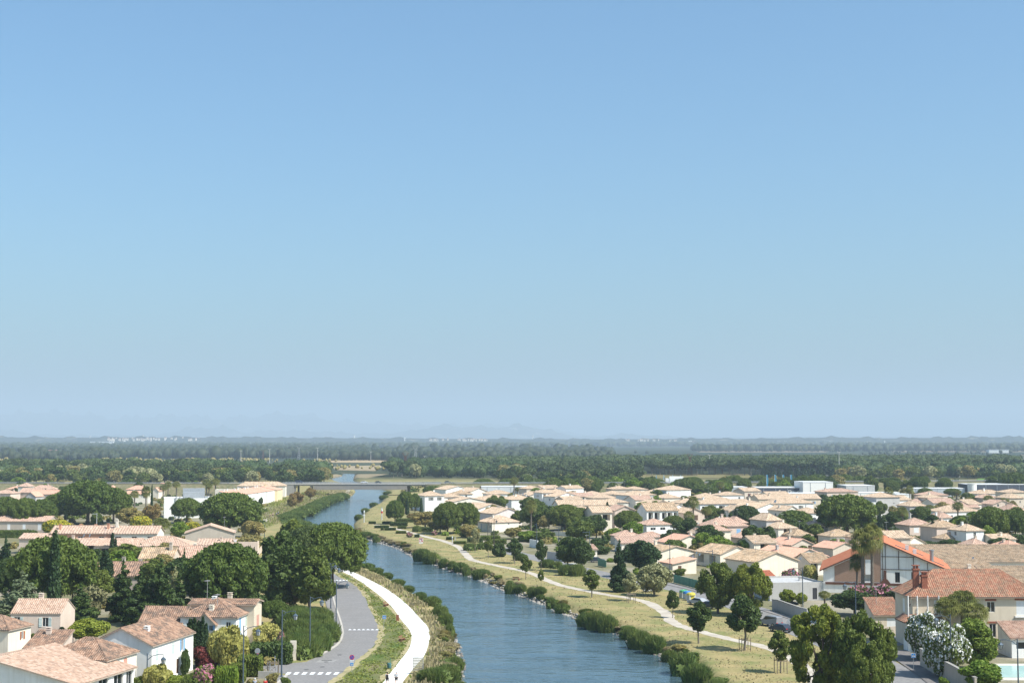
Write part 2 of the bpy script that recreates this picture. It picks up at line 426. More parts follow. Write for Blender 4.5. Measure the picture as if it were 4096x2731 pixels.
# ------------------------------------------------------------------ hills on the horizon
def hill_range(name, dist, depth, prof, mat, seed, rough=0.05, z_min=2.0):
    """a ridge whose crest follows the measured skyline; prof: (px, py) of the crest"""
    rs = np.random.RandomState(seed)
    pxs = np.array([p[0] for p in prof], float); pys = np.array([p[1] for p in prof], float)
    X = np.linspace(pxs[0], pxs[-1], 420); top = np.interp(X, pxs, pys)
    ph = rs.rand(6) * 6.28
    wob = sum(np.sin(X / L + p) * a for L, p, a in zip((13, 29, 47, 8, 90, 5), ph, (0.5, 0.8, 1.0, 0.3, 1.2, 0.25)))
    ht = np.maximum(z_min, CAM_Z + (1757 - (top + wob * rough * 20)) / FPX * dist)
    rows = []; nd = 14
    for k in range(nd + 1):
        u = k / nd; prof_h = math.sin(min(1, u / 0.62) * PI / 2) ** 1.3 if u < 0.62 else math.cos((u - 0.62) / 0.38 * PI / 2)
        dd = dist + depth * (u - 0.62)
        fold = 1 + 0.16 * np.sin(X / 23 + k * 0.9 + ph[0]) * math.sin(u * PI) * (u < 0.6) + 0.10 * np.sin(X / 11 - k * 1.3 + ph[1]) * math.sin(u * PI) * (u < 0.6)
        z = -1.0 + (ht + 1.0) * max(prof_h, 0) * fold
        x = (X - 2048) / FPX * dd
        rows.append(np.stack([x, np.full_like(x, dd), z], 1))
    V = np.concatenate(rows); n = len(X); idx = np.arange(len(V)).reshape(nd + 1, n)
    F = np.stack([idx[:-1, :-1], idx[:-1, 1:], idx[1:, 1:], idx[1:, :-1]], -1).reshape(-1, 4)
    tag(link(name, mk_mesh(name, V, [F], mat, smooth=True)), kind='structure')
def hill_mat(name, c1, c2, c3, sc):
    m, t, b, o = new_mat(name)
    f = noise_fac(t, sc, 6, lo=0.38, hi=0.62); f2 = noise_fac(t, sc * 3.3, 5, lo=0.62, hi=0.7)
    t.links.new(mixc(t, f2, mixc(t, f, c1, c2), c3), b.inputs['Base Color']); b.inputs['Roughness'].default_value = 1.0; b.inputs['Specular IOR Level'].default_value = 0
    return m
HM = hill_mat('hill_scrub', (0.025, 0.035, 0.025), (0.05, 0.06, 0.04), (0.42, 0.40, 0.34), 0.0022)
hill_range('mountains', 27000, 3500, [(-2500, 1690), (-900, 1672), (0, 1660), (180, 1650), (300, 1655), (440, 1678), (520, 1675), (620, 1667), (760, 1667), (900, 1678), (1000, 1671), (1130, 1658), (1220, 1660), (1310, 1681),
            (1430, 1690), (1538, 1695), (1716, 1706), (1900, 1700), (2050, 1706), (2200, 1722), (2400, 1742), (2700, 1748), (3500, 1745), (4200, 1740), (6500, 1735)], HM, 3, 0.05)
hill_range('hills', 21000, 3500, [(-2500, 1715), (-600, 1722), (0, 1722), (89, 1722), (137, 1738), (300, 1742), (625, 1740), (744, 1716), (893, 1712), (982, 1730), (1101, 1722), (1309, 1727), (1450, 1738), (1600, 1730), (1752, 1704),
            (1895, 1707), (1985, 1714), (2074, 1703), (2193, 1719), (2312, 1746), (2380, 1748), (2472, 1736), (2610, 1744), (2800, 1750), (3100, 1751), (3330, 1748), (3700, 1750), (4096, 1746), (6500, 1740)], HM, 8, 0.05)
hill_range('wooded_plateau', 8600, 1700, [(-2500, 1750), (0, 1747), (300, 1750), (700, 1748), (1100, 1750), (1500, 1752), (2000, 1755), (2600, 1756), (2800, 1754), (3050, 1754), (3310, 1749), (3600, 1752), (4096, 1747), (6500, 1748)],
           hill_mat('plateau_wood', (0.022, 0.03, 0.022), (0.035, 0.045, 0.03), (0.25, 0.22, 0.15), 0.004), 12, 0.02)
# ------------------------------------------------------------------ roads, paths, lawn
def mottled(name, cols, scales, rough=0.95, bump=0.0, stretch=None):
    if name in _mats: return _mats[name]
    m, t, b, o = new_mat(name); a = cols[0]
    for c, s in zip(cols[1:], scales):
        a = mixc(t, noise_fac(t, s, 5, lo=0.38, hi=0.66, stretch=stretch), a, c)
    t.links.new(a, b.inputs['Base Color']); b.inputs['Roughness'].default_value = rough; b.inputs['Specular IOR Level'].default_value = 0.1
    if bump:
        bp = N(t, 'ShaderNodeBump'); bp.inputs['Distance'].default_value = bump; t.links.new(noise_fac(t, 8, 4), bp.inputs['Height']); t.links.new(bp.outputs[0], b.inputs['Normal'])
    _mats[name] = m; return m
ASPHALT = mottled('asphalt', [(0.235, 0.222, 0.212), (0.27, 0.255, 0.242), (0.20, 0.19, 0.182)], [0.35, 2.5], 0.9)
ASPHALT_OLD = mottled('old_asphalt', [(0.24, 0.23, 0.22), (0.28, 0.265, 0.25), (0.20, 0.192, 0.185)], [0.3, 1.5], 0.9)
PAVEMENT = mottled('pavement', [(0.22, 0.205, 0.195), (0.27, 0.255, 0.24)], [0.8], 0.9)
WHITE_GRAVEL = mottled('white_limestone_gravel', [(0.80, 0.77, 0.71), (0.66, 0.625, 0.565), (0.74, 0.71, 0.65)], [1.3, 0.35], 0.95)
BEIGE_GRAVEL = mottled('beige_gravel', [(0.46, 0.40, 0.33), (0.38, 0.33, 0.265), (0.52, 0.46, 0.38)], [0.9, 0.3], 0.95)
LAWN = mottled('mown_lawn', [(0.085, 0.135, 0.03), (0.14, 0.165, 0.05), (0.23, 0.20, 0.10)], [0.5, 0.22], 0.95, 0.05, stretch=(1.0, 0.6, 1))
PAINT = mottled('road_paint', [(0.74, 0.74, 0.74), (0.55, 0.55, 0.54)], [3.0], 0.7)
CONCRETE = plaster('concrete', (0.36, 0.34, 0.31))
KERBSTONE = plaster('kerbstone', (0.50, 0.46, 0.40))

PATH_L = [(1330, 2268), (1391, 2295), (1442, 2325), (1490, 2359), (1530, 2390), (1571, 2430), (1605, 2478), (1634, 2512), (1646, 2538), (1645, 2566), (1632, 2600), (1598, 2644), (1564, 2688), (1530, 2731), (1440, 2850), (1330, 3000)]
PATH_R = [(1370, 2268), (1419, 2290), (1480, 2319), (1537, 2349), (1591, 2386), (1639, 2427), (1679, 2471), (1710, 2505), (1720, 2539), (1713, 2579), (1696, 2623), (1669, 2654), (1639, 2691), (1608, 2731), (1530, 2850), (1430, 3000)]
ROAD_LE = [(1300, 2262), (1319, 2300), (1327, 2346), (1341, 2410), (1358, 2461), (1371, 2505), (1374, 2539), (1358, 2573), (1310, 2606), (1217, 2650), (1150, 2702), (1117, 2731), (1040, 2810), (900, 3000)]
ROAD_RE = [(1310, 2258), (1345, 2300), (1395, 2325), (1435, 2352), (1461, 2390), (1480, 2437), (1503, 2478), (1515, 2505), (1515, 2539), (1500, 2576), (1463, 2610), (1419, 2647), (1358, 2698), (1307, 2731), (1230, 2810), (1100, 3000)]
pl = resample(smooth_line(W(PATH_L)), 70); pr = resample(smooth_line(W(PATH_R)), 70)
tag(link('white_path', strip(pl, pr, 0.03, 'white_path', WHITE_GRAVEL)), kind='structure')
rl = resample(smooth_line(W(ROAD_LE)), 80); rr_ = resample(smooth_line(W(ROAD_RE)), 80)
ROAD = tag(link('road', strip(rl, rr_, 0.02, 'road', ASPHALT, 4)), kind='structure')
# lawn between road and path
ll = [p + Vector((0.0, 0)) for p in resample(smooth_line(W(ROAD_RE)), 80)]; lr = resample(smooth_line(W(PATH_L)), 80)
tag(link('lawn', strip(ll, lr, 0.012, 'lawn', LAWN, 6)), kind='structure')
for nm, ln, of in (('dry_verge', ROAD_RE, .5), ('dry_verge', PATH_L, -.45), ('dry_verge', PATH_R, .7)):
    q_ = [Vector((x, y)) for x, y in W(ln)]; tag(link(nm, ribbon([(v.x + of, v.y) for v in q_], 1.0, .022 if nm else 0, nm, mottled('straw_verge', [(0.40, 0.33, 0.19), (0.28, 0.25, 0.12)], [.8]), wobble=.35, seed=int(abs(of) * 10))), kind='structure')
# side street joining from the left
ss = W([(1000, 2655), (1060, 2653), (1150, 2652), (1225, 2646), (1290, 2640), (1290, 2670), (1180, 2700), (1120, 2690), (1060, 2672), (1000, 2668)])
me = mk_mesh('side_street', [(x, y, 0.016) for x, y in ss], [tuple(range(len(ss)))], ASPHALT); tag(link('side_street', me), kind='structure')
# pavement along the road's left edge, with stone kerbs
pv = [p + Vector((-2.0, 0.0)) for p in rl]
sel = [i for i in range(len(rl)) if not (2636 < pix(rl[i].x, rl[i].y, 0)[1] < 2690)]
def kerb(name, line, mat, w=0.18, h=0.13, z=0.0):
    mb = MB()
    for i in range(len(line) - 1):
        a, b = line[i], line[i + 1]; d = (b - a).normalized(); n = Vector((-d.y, d.x)) * w
        P = [(a.x, a.y), (b.x, b.y), (b.x + n.x, b.y + n.y), (a.x + n.x, a.y + n.y)]
        mb.prism(P, z, z + h)
    return mb.mesh(name, mat)
runs = []; cur = []
for i in range(len(rl)):
    if i in sel: cur.append(i)
    elif cur: runs.append(cur); cur = []
if cur: runs.append(cur)
for run in runs:
    if len(run) < 2: continue
    L = [pv[i] for i in run]; R = [rl[i] for i in run]
    st = tag(link('pavement', strip(L, R, 0.11, 'pavement', PAVEMENT)), kind='structure')
    # kerb stones: one object per laid length
    R2 = resample(R, max(3, int(sum((R[i + 1] - R[i]).length for i in range(len(R) - 1)) / 2.4)))
    for i in range(len(R2) - 1):
        a, b = R2[i], R2[i + 1]
        if pix(a.x, a.y, 0)[1] > 2790: continue
        d = (b - a); a2 = a + d * 0.015; link('kerb_stone', kerb('kerb_stone', [a2, b], KERBSTONE, -0.34, 0.17), st)
# grass verge between the pavement and the reeds
# crossing stripes and give-way teeth: flat paint on the road
def stripe(poly, z=0.03, name='crossing_stripe'):
    me = mk_mesh(name, [(x, y, z) for x, y in poly], [tuple(range(len(poly)))], PAINT); link(name, me, ROAD)
for k in range(7):
    x0 = 1140 + k * 32.0
    stripe(W([(x0, 2697), (x0 + 17, 2697), (x0 + 27, 2687), (x0 + 10, 2687)]))
def teeth(x0, x1, y, n):
    for k in range(n):
        a = x0 + (x1 - x0) * k / n; b = x0 + (x1 - x0) * (k + 0.88) / n
        stripe(W([(a, y), (b, y), ((a + b) / 2, y - 5)]), name='hump_marking')
teeth(1392, 1518, 2519, 7); teeth(1328, 1396, 2322, 5)
sl = W([(1262, 2648), (1348, 2646), (1325, 2637), (1290, 2637)])
me = mk_mesh('repair_patch', [(x, y, 0.026) for x, y in W([(1261, 2648), (1333, 2648), (1350, 2637), (1281, 2637)])], [(0, 1, 2, 3)], plain('light_patch', (0.30, 0.285, 0.265))); link('concrete_patch', me, ROAD)
me = mk_mesh('grate', [(x, y, 0.032) for x, y in W([(1284, 2641), (1326, 2641), (1330, 2638.5), (1288, 2638.5)])], [(0, 1, 2, 3)], plain('iron', (0.07, 0.065, 0.065))); link('drain_grate', me, ROAD)
for (cx, cy) in [(1305, 2646), (1290, 2666), (1358, 2618), (1415, 2353), (1225, 2677)]:
    x, y = G(cx, cy); mb = MB(); mb.prism([(x + .38 * math.cos(a * PI / 6), y + .38 * math.sin(a * PI / 6)) for a in range(12)], 0.022, 0.034); mb.build('manhole_cover', plain('manhole', (0.10, 0.098, 0.095)), ROAD)
# right bank path and road
RP = [(1500, 2098), (1560, 2108), (1600, 2118), (1670, 2136), (1715, 2149), (1775, 2163), (1835, 2187), (1852, 2204), (1867, 2220), (1885, 2237), (1916, 2246), (1972, 2258), (2056, 2275), (2126, 2292), (2175, 2313), (2231, 2336), (2301, 2353),
      (2372, 2367), (2440, 2380), (2501, 2388), (2542, 2396), (2593, 2410), (2637, 2434), (2668, 2458), (2684, 2482), (2715, 2500), (2767, 2516), (2859, 2539), (2934, 2558), (3026, 2578), (3085, 2594), (3156, 2624), (3208, 2661), (3249, 2706), (3275, 2745), (3330, 2850), (3400, 3000)]
tag(link('gravel_path', ribbon(W(RP), (2.2, 2.4), 0.02, 'gravel_path', BEIGE_GRAVEL, wobble=0.22, zf=lambda x, y: gz(x, y))), kind='structure')
RR = [(1990, 2190), (2060, 2212), (2130, 2228), (2200, 2245), (2320, 2275), (2430, 2300), (2560, 2328), (2740, 2360), (2900, 2404), (3060, 2460), (3170, 2508), (3300, 2560), (3480, 2640), (3600, 2720), (3760, 2850), (3900, 3000)]
tag(link('quay_road', ribbon(W(RR), (6.5, 7.2), 0.03, 'quay_road', ASPHALT_OLD)), kind='structure')
SR = [(3400, 2585), (3500, 2577), (3560, 2567), (3640, 2552), (3760, 2540)]
tag(link('side_road', ribbon(W(SR), (6.5, 6.5), 0.04, 'side_road', ASPHALT_OLD)), kind='structure')
RW = [(2640, 2327), (2689, 2339), (2804, 2366), (2930, 2400), (3060, 2439), (3186, 2478), (3280, 2510)]
w_ = smooth_line(W(RW), 4)
tag(link('pavement', ribbon(W(RW), 2.0, 0.11, 'pavement', PAVEMENT)), kind='structure')
tag(link('pavement', ribbon(W([(3585, 2600), (3632, 2640), (3690, 2680), (3770, 2740), (3900, 2850)]), 3.6, 0.12, 'pavement', mottled('dark_pavers', [(0.17, 0.155, 0.15), (0.21, 0.195, 0.18)], [1.5]))), kind='structure')
# left bank beyond the pines: track along the canal and under the bridge
LT = [(1020, 2125), (1050, 2088), (1098, 2062), (1160, 2040), (1230, 2020), (1290, 2002), (1340, 1990), (1385, 1972), (1392, 1960), (1370, 1952)]
tag(link('towpath', ribbon(W(LT), 2.6, 0.02, 'towpath', BEIGE_GRAVEL, wobble=.3)), kind='structure')
LT2 = [(1040, 2036), (1090, 2024), (1150, 2012), (1230, 1996), (1290, 1984), (1330, 1984)]
tag(link('towpath', ribbon(W(LT2), 2.4, 0.024, 'towpath', BEIGE_GRAVEL, wobble=.3)), kind='structure')

# ------------------------------------------------------------------ raised road and bridge
EMB_L = [(-2600, 1250), (-1500, 1060), (-700, 930), (-420, 893), (-260, 879), (-141, BR_Y)]
EMB_R = [(-53, BR_Y), (60, 884), (200, 905), (420, 955), (800, 1060), (1600, 1300)]
def embankment(line, z_end):
    c = smooth_line(line, 8); V = []; F = []
    for i, p in enumerate(c):
        q = c[min(i + 1, len(c) - 1)] - c[max(i - 1, 0)]; n = Vector((-q.y, q.x)).normalized()
        for off, z in ((-20, -0.2), (-6.5, BR_Z - 0.35), (6.5, BR_Z - 0.35), (20, -0.2)):
            V.append((p.x + n.x * off, p.y + n.y * off, z))
    for i in range(len(c) - 1):
        for k in range(3): a = i * 4 + k; F.append((a, a + 4, a + 5, a + 1))
    n4 = len(V) - 4; F += [(0, 1, 2, 3), (n4 + 3, n4 + 2, n4 + 1, n4)]
    tag(link('embankment', mk_mesh('embankment', V, F, mottled('embankment_grass', [(0.16, 0.15, 0.075), (0.09, 0.11, 0.045), (0.22, 0.18, 0.11)], [0.1, 0.6]))), kind='structure')
    st = tag(link('raised_road', ribbon(line, 8.0, BR_Z, 'raised_road', ASPHALT_OLD)), kind='structure')
    return c
cl = embankment(EMB_L, 0); cr = embankment(EMB_R, 0)
def guard_rail(line, side, label):
    g = empty('guard_rail', label, 'guard rail', (line[0][0], line[0][1], 0)); o = Vector((line[0][0], line[0][1])); c = smooth_line(line, 8)
    mb = MB(); L = []
    for i, p in enumerate(c):
        q = c[min(i + 1, len(c) - 1)] - c[max(i - 1, 0)]; n = Vector((-q.y, q.x)).normalized(); L.append(p + n * side)
    for a, b in zip(L[:-1], L[1:]):
        d = (b - a).normalized(); n = Vector((-d.y, d.x)) * 0.06
        P = [(a.x - o.x, a.y - o.y), (b.x - o.x, b.y - o.y), (b.x - o.x + n.x, b.y - o.y + n.y), (a.x - o.x + n.x, a.y - o.y + n.y)]
        mb.prism(P, BR_Z + 0.45, BR_Z + 0.8)
    mb.build('rail', plain('galvanised', (0.45, 0.46, 0.46), 0.5, metal=0.6), g)
    mp = MB(); pts = resample(L, 60)
    for p in pts: mp.cbox((p.x - o.x, p.y - o.y, BR_Z + 0.3), 0.1, 0.1, 0.7)
    po = mp.build('post', plain('galvanised', (0.45, 0.46, 0.46), 0.5, metal=0.6), g); po['kind'] = 'stuff'
guard_rail([p for p in EMB_L if p[0] > -900], -4.2, 'grey steel guard rail along the raised road left of the bridge')
guard_rail([p for p in EMB_R if p[0] < 700], -4.2, 'grey steel guard rail along the raised road right of the bridge')
def build_bridge():
    g = empty('bridge', 'grey concrete road bridge across the canal with deep main girder and slim piers', 'bridge', (0, BR_Y, 0))
    def X(px): return (px - 2048) / FPX * BR_Y
    x0, x1, x2, x3 = X(1190), X(1262), X(1632), X(1706)
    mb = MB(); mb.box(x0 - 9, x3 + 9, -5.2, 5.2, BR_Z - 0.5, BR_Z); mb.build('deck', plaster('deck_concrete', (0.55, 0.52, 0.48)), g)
    mb = MB(); mb.box(x0 - 9, x3 + 9, -4.0, 4.0, BR_Z + 0.004, BR_Z + 0.03); mb.build('carriageway', ASPHALT_OLD, g)
    mb = MB(); mb.box(x0 - 1, x1, -4.7, 4.7, BR_Z - 1.35, BR_Z - 0.5); mb.build('girder', CONCRETE, g)
    mb = MB(); mb.box(x2, x3 + 1, -4.7, 4.7, BR_Z - 1.35, BR_Z - 0.5); mb.build('girder', CONCRETE, g)
    mb = MB(); n = 24; xs = [x1 + (x2 - x1) * i / n for i in range(n + 1)]
    for a, b in zip(xs[:-1], xs[1:]):
        mb.box(a, b - 0.004, -4.85, 4.85, BR_Z - 3.7, BR_Z - 0.5)
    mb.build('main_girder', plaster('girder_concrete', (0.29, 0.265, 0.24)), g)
    for (x, w) in ((x0, 1.0), (x1 - 1.0, 1.6), (x2 - 0.2, 1.6), (x3, 1.0)):
        for yy in (-3.2, 3.2):
            mb = MB(); top = BR_Z - 1.35 if w < 1.2 or True else 0
            mb.cbox((x + (0.8 if yy > 0 else -0.4), yy, top / 2 - 1), w, 2.0, top + 2)
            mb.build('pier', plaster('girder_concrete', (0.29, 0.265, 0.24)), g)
    mb = MB(); mb.box(x0 - 14, x0 - 1.0, -5.0, 5.0, -0.5, BR_Z - 0.5); mb.build('abutment', CONCRETE, g)
    mb = MB(); mb.box(x3 + 1.0, x3 + 14, -5.0, 5.0, -0.5, BR_Z - 0.5); mb.build('abutment', CONCRETE, g)
    st = plain('galvanised', (0.45, 0.46, 0.46))
    for yy in (-5.0, 5.0):
        mb = MB(); mb.box(x0 - 9, x3 + 9, yy - .08, yy + .08, BR_Z + 0.75, BR_Z + 0.88)
        mb.box(x0 - 9, x3 + 9, yy - .05, yy + .05, BR_Z + 0.38, BR_Z + 0.55)
        rail = mb.build('railing', st, g)
        me = None
        for k in range(50):
            xx = x0 - 9 + (x3 - x0 + 18) * k / 49
            if me is None: q = MB(); q.box(-.09, .09, -.09, .09, BR_Z, BR_Z + 0.76); me = q.mesh('post', st)
            link('post', me, rail, (xx, yy, 0))
build_bridge()
# ------------------------------------------------------------------ houses
TILE = {
 'new': tiles('tiles_new', [(0.27, 0.175, 0.13), (0.44, 0.29, 0.205), (0.52, 0.365, 0.27), (0.58, 0.44, 0.345)], 0.2, (0.27, 0.19, 0.15), run=2),
 'pink': tiles('tiles_pink', [(0.28, 0.16, 0.12), (0.44, 0.27, 0.19), (0.54, 0.36, 0.27), (0.58, 0.43, 0.33)], 0.40, (0.22, 0.17, 0.13)),
 'old': tiles('tiles_old', [(0.15, 0.095, 0.07), (0.29, 0.175, 0.12), (0.38, 0.235, 0.16), (0.43, 0.29, 0.21)], 0.95, (0.135, 0.105, 0.085)),
 'tan': tiles('tiles_tan', [(0.26, 0.17, 0.11), (0.47, 0.33, 0.22), (0.58, 0.43, 0.30), (0.66, 0.52, 0.39)], 0.45, (0.27, 0.21, 0.14)),
 'brown': tiles('tiles_brown', [(0.28, 0.18, 0.10), (0.42, 0.28, 0.17), (0.52, 0.37, 0.24), (0.56, 0.44, 0.31)], 0.7, (0.17, 0.14, 0.10)),
 'peach': tiles('tiles_peach', [(0.48, 0.26, 0.18), (0.58, 0.34, 0.24), (0.62, 0.38, 0.28)], 0.10, (0.36, 0.24, 0.18)),
 'red': tiles('tiles_red', [(0.34, 0.10, 0.055), (0.48, 0.16, 0.085), (0.55, 0.20, 0.11)], 0.35, (0.24, 0.12, 0.08)),
 'flat': tiles('tiles_flat', [(0.27, 0.12, 0.075), (0.38, 0.17, 0.105), (0.46, 0.23, 0.145), (0.42, 0.28, 0.19)], 0.6, (0.20, 0.16, 0.11), cu=0.26, cv=0.36, run=1.0),
}
WALL = {
 'cream': plaster('render_cream', (0.84, 0.74, 0.60)), 'white': plaster('render_white', (0.87, 0.85, 0.80)), 'ivory': plaster('render_ivory', (0.82, 0.75, 0.64)),
 'beige': plaster('render_beige', (0.62, 0.53, 0.43)), 'pink': plaster('render_pink', (0.70, 0.56, 0.46)), 'rose': plaster('render_rose', (0.76, 0.67, 0.63)),
 'grey': plaster('render_grey', (0.50, 0.48, 0.45)), 'peach': plaster('render_peach', (0.62, 0.33, 0.22)), 'yellow': plaster('render_yellow', (0.80, 0.66, 0.42)),
 'stone': plaster('render_stone', (0.52, 0.45, 0.37)), 'sand': plaster('render_sand', (0.70, 0.60, 0.46)),
}
PAINTS = {'blue': (0.26, 0.45, 0.66), 'pale': (0.55, 0.62, 0.58), 'sage': (0.42, 0.50, 0.44), 'grey': (0.45, 0.47, 0.50), 'white': (0.78, 0.78, 0.76), 'maroon': (0.17, 0.05, 0.05),
          'red': (0.42, 0.10, 0.07), 'brown': (0.16, 0.09, 0.05), 'salmon': (0.62, 0.33, 0.25), 'green': (0.10, 0.26, 0.17), 'lilac': (0.5, 0.45, 0.5), 'rust': (0.40, 0.14, 0.06), 'dark': (0.05, 0.05, 0.055)}
def pm(c): return plain('paint_' + c, PAINTS[c], 0.55, 0.08)
def glass_mat():
    m, t, b, o = new_mat('window_glass')
    b.inputs['Base Color'].default_value = (0.018, 0.022, 0.026, 1); b.inputs['Roughness'].default_value = 0.08; b.inputs['Specular IOR Level'].default_value = 0.6
    return m
GLASS = glass_mat(); EAVE = plain('eave_render', (0.46, 0.36, 0.28)); WFRAME = plain('frame_white', (0.70, 0.69, 0.66), 0.5); DFRAME = plain('frame_dark', (0.10, 0.08, 0.07), 0.5)
_cache = {}
def cached(key, fn):
    if key not in _cache: _cache[key] = fn()
    return _cache[key]
def frame_mesh(w, h, dark):
    mb = MB(); t = 0.07
    for b in ((-w / 2, w / 2, 0, t), (-w / 2, w / 2, h - t, h), (-w / 2, -w / 2 + t, t, h - t), (w / 2 - t, w / 2, t, h - t), (-t / 2, t / 2, t, h - t)):
        mb.box(b[0], b[1], -0.03, 0.03, b[2], b[3])
    return mb.mesh('window_frame', DFRAME if dark else WFRAME)
def pane_mesh(w, h):
    mb = MB(); mb.box(-w / 2, w / 2, 0.035, 0.05, 0, h); return mb.mesh('pane', GLASS)
def leaf_mesh(w, h, c):
    mb = MB(); mb.box(-w / 2, w / 2, -0.025, 0.025, 0, h)
    for z in (0.18 * h, 0.8 * h): mb.box(-w / 2 + .03, w / 2 - .03, -0.045, -0.026, z, z + 0.08)
    return mb.mesh('shutter', pm(c))
FACES = {'F': lambda w, d: ((-w / 2, 0), (1, 0), (0, -1), w), 'R': lambda w, d: ((w / 2, 0), (0, 1), (1, 0), d),
         'B': lambda w, d: ((w / 2, d), (-1, 0), (0, 1), w), 'L': lambda w, d: ((-w / 2, d), (0, -1), (-1, 0), d)}
def wall_face(mb, org, ud, nd, width, z0, z1, holes, m=0):
    """wall rectangle with real openings and reveals"""
    def P(u, z, off=0.0): return (org[0] + ud[0] * u - nd[0] * off, org[1] + ud[1] * u - nd[1] * off, z)
    us = sorted({0.0, width} | {h[0] for h in holes} | {h[1] for h in holes}); zs = sorted({z0, z1} | {h[2] for h in holes} | {h[3] for h in holes})
    for a, b in zip(us[:-1], us[1:]):
        for c, d in zip(zs[:-1], zs[1:]):
            um, zm = (a + b) / 2, (c + d) / 2
            if any(h[0] < um < h[1] and h[2] < zm < h[3] for h in holes): continue
            mb.face([P(a, c), P(b, c), P(b, d), P(a, d)], m)
    for u0, u1, c, d, dep in holes:
        mb.face([P(u0, c), P(u0, c, dep), P(u0, d, dep), P(u0, d)], m); mb.face([P(u1, c, dep), P(u1, c), P(u1, d), P(u1, d, dep)], m)
        mb.face([P(u0, c), P(u1, c), P(u1, c, dep), P(u0, c, dep)], m); mb.face([P(u0, d, dep), P(u1, d, dep), P(u1, d), P(u0, d)], m)
        mb.face([P(u0, c, dep), P(u1, c, dep), P(u1, d, dep), P(u0, d, dep)], m)
KIND = {'w': (1.0, 1.25, .16), 's': (1.0, 1.25, .16), 'c': (1.1, 1.3, .10), 'd': (1.0, 2.1, .2), 'g': (2.4, 2.1, .5), 'l': (2.8, 2.0, 1.8), 'p': (2.0, 2.0, .25), 'o': (0.6, 0.6, .2), 'n': (.5, 1.0, .15)}
def add_opening(parent, org, ud, nd, width, spec, holes, simple):
    u = spec[0]; z = spec[1]; k = spec[2][0]; col = spec[2][2:] if ':' in spec[2] else 'blue'
    w, h, dep = KIND[k]
    if len(spec) > 3: w, h = spec[3], spec[4]
    uc = u * width if u <= 1 else u
    uc = min(max(uc, w / 2 + .15), width - w / 2 - .15); z0 = max(0.02, z - h / 2)
    holes.append((uc - w / 2, uc + w / 2, z0, z0 + h, dep))
    ang = math.atan2(ud[1], ud[0]); bx = org[0] + ud[0] * uc; by = org[1] + ud[1] * uc
    def at(off): return (bx - nd[0] * off, by - nd[1] * off, z0)
    if k == 'c':
        link('shutter', cached(('lf', round(w, 2), round(h, 2), col), lambda: leaf_mesh(w, h, col)), parent, at(dep - 0.06), ang); return
    if k in 'd':
        link('door', cached(('lf', round(w, 2), round(h, 2), col), lambda: leaf_mesh(w, h, col)), parent, at(dep - 0.06), ang); return
    if k == 'g' and ':' in spec[2]:
        link('garage_door', cached(('lf', round(w, 2), round(h, 2), col), lambda: leaf_mesh(w, h, col)), parent, at(0.1), ang); return
    if k == 'l':
        pw, ph = w * 0.62, h * 0.92
        f = link('glass_door', cached(('fr', round(pw, 2), round(ph, 2), 1), lambda: frame_mesh(pw, ph, True)), parent, at(dep - 0.08), ang)
        if not simple: link('pane', cached(('pn', round(pw, 2), round(ph, 2)), lambda: pane_mesh(pw, ph)), f)
        return
    f = link('window', cached(('fr', round(w, 2), round(h, 2), 0), lambda: frame_mesh(w, h, False)), parent, at(dep - 0.06), ang)
    link('pane', cached(('pn', round(w, 2), round(h, 2)), lambda: pane_mesh(w, h)), f)
    if k == 's':
        for sx in (-1, 1):
            s = link('shutter', cached(('lf', round(w / 2, 2), round(h, 2), col), lambda: leaf_mesh(w / 2, h, col)), f)
            s.location = (sx * (w / 2 + w / 4 + 0.03), -(dep - 0.06) - 0.04, 0); s.rotation_euler = (0, 0, -sx * 0.09)
def rib_roof(mb, poly, pitch, amp, course, m=0):
    """corrugated tile surface on a sloping polygon p0-p1 eave, p2-p3 top"""
    p0, p1, p2, p3 = [Vector(p) for p in poly]
    e = (p1 - p0); L = e.length; e.normalize(); up = (p3 + p2) / 2 - (p0 + p1) / 2
    nrm = e.cross(up).normalized()
    if nrm.z < 0: nrm = -nrm
    s = nrm.cross(e).normalized()
    if s.z < 0: s = -s
    u3 = max(0, (p3 - p0).dot(e)); u2 = min(L, (p2 - p0).dot(e)); V = (p3 - p0).dot(s)
    u3r = (p3 - p0).dot(e); u2r = (p2 - p0).dot(e)
    n = max(2, int(round(L / (pitch / 2)))); n += n % 2
    def vmax(u):
        v = V
        if u < u3r and u3r > 1e-6: v = min(v, V * u / u3r)
        if u > u2r and L - u2r > 1e-6: v = min(v, V * (L - u) / (L - u2r))
        return max(v, 0.0)
    nc = max(1, int(V / course)) if course else 1
    def shift(v):  # parallelogram edges (eave shifted against the ridge)
        return 0.0
    for i in range(n):
        ua, ub = L * i / n, L * (i + 1) / n; ha, hb = (amp if i % 2 else 0.0), (0.0 if i % 2 else amp)
        va, vb = vmax(ua), vmax(ub); vm = max(va, vb)
        if vm < 0.02: continue
        k = max(1, int(math.ceil(vm / course))) if course else 1
        for j in range(k):
            f0, f1 = j / k, (j + 1) / k; lift = 0.035 if course else 0
            q = []; uvq = []
            for (u, v, h) in ((ua, va * f0, ha + lift), (ub, vb * f0, hb + lift), (ub, vb * f1, hb), (ua, va * f1, ha)):
                q.append(tuple(p0 + e * u + s * v + nrm * (h + 0.02))); uvq.append((u + 50, v + 50))
            mb.face(q, m, uvq)
            if course and j < k - 0: 
                q2 = [q[0], q[1], tuple(Vector(q[1]) - nrm * 0.05), tuple(Vector(q[0]) - nrm * 0.05)]; mb.face(q2[::-1], m, [uvq[0]] * 4)
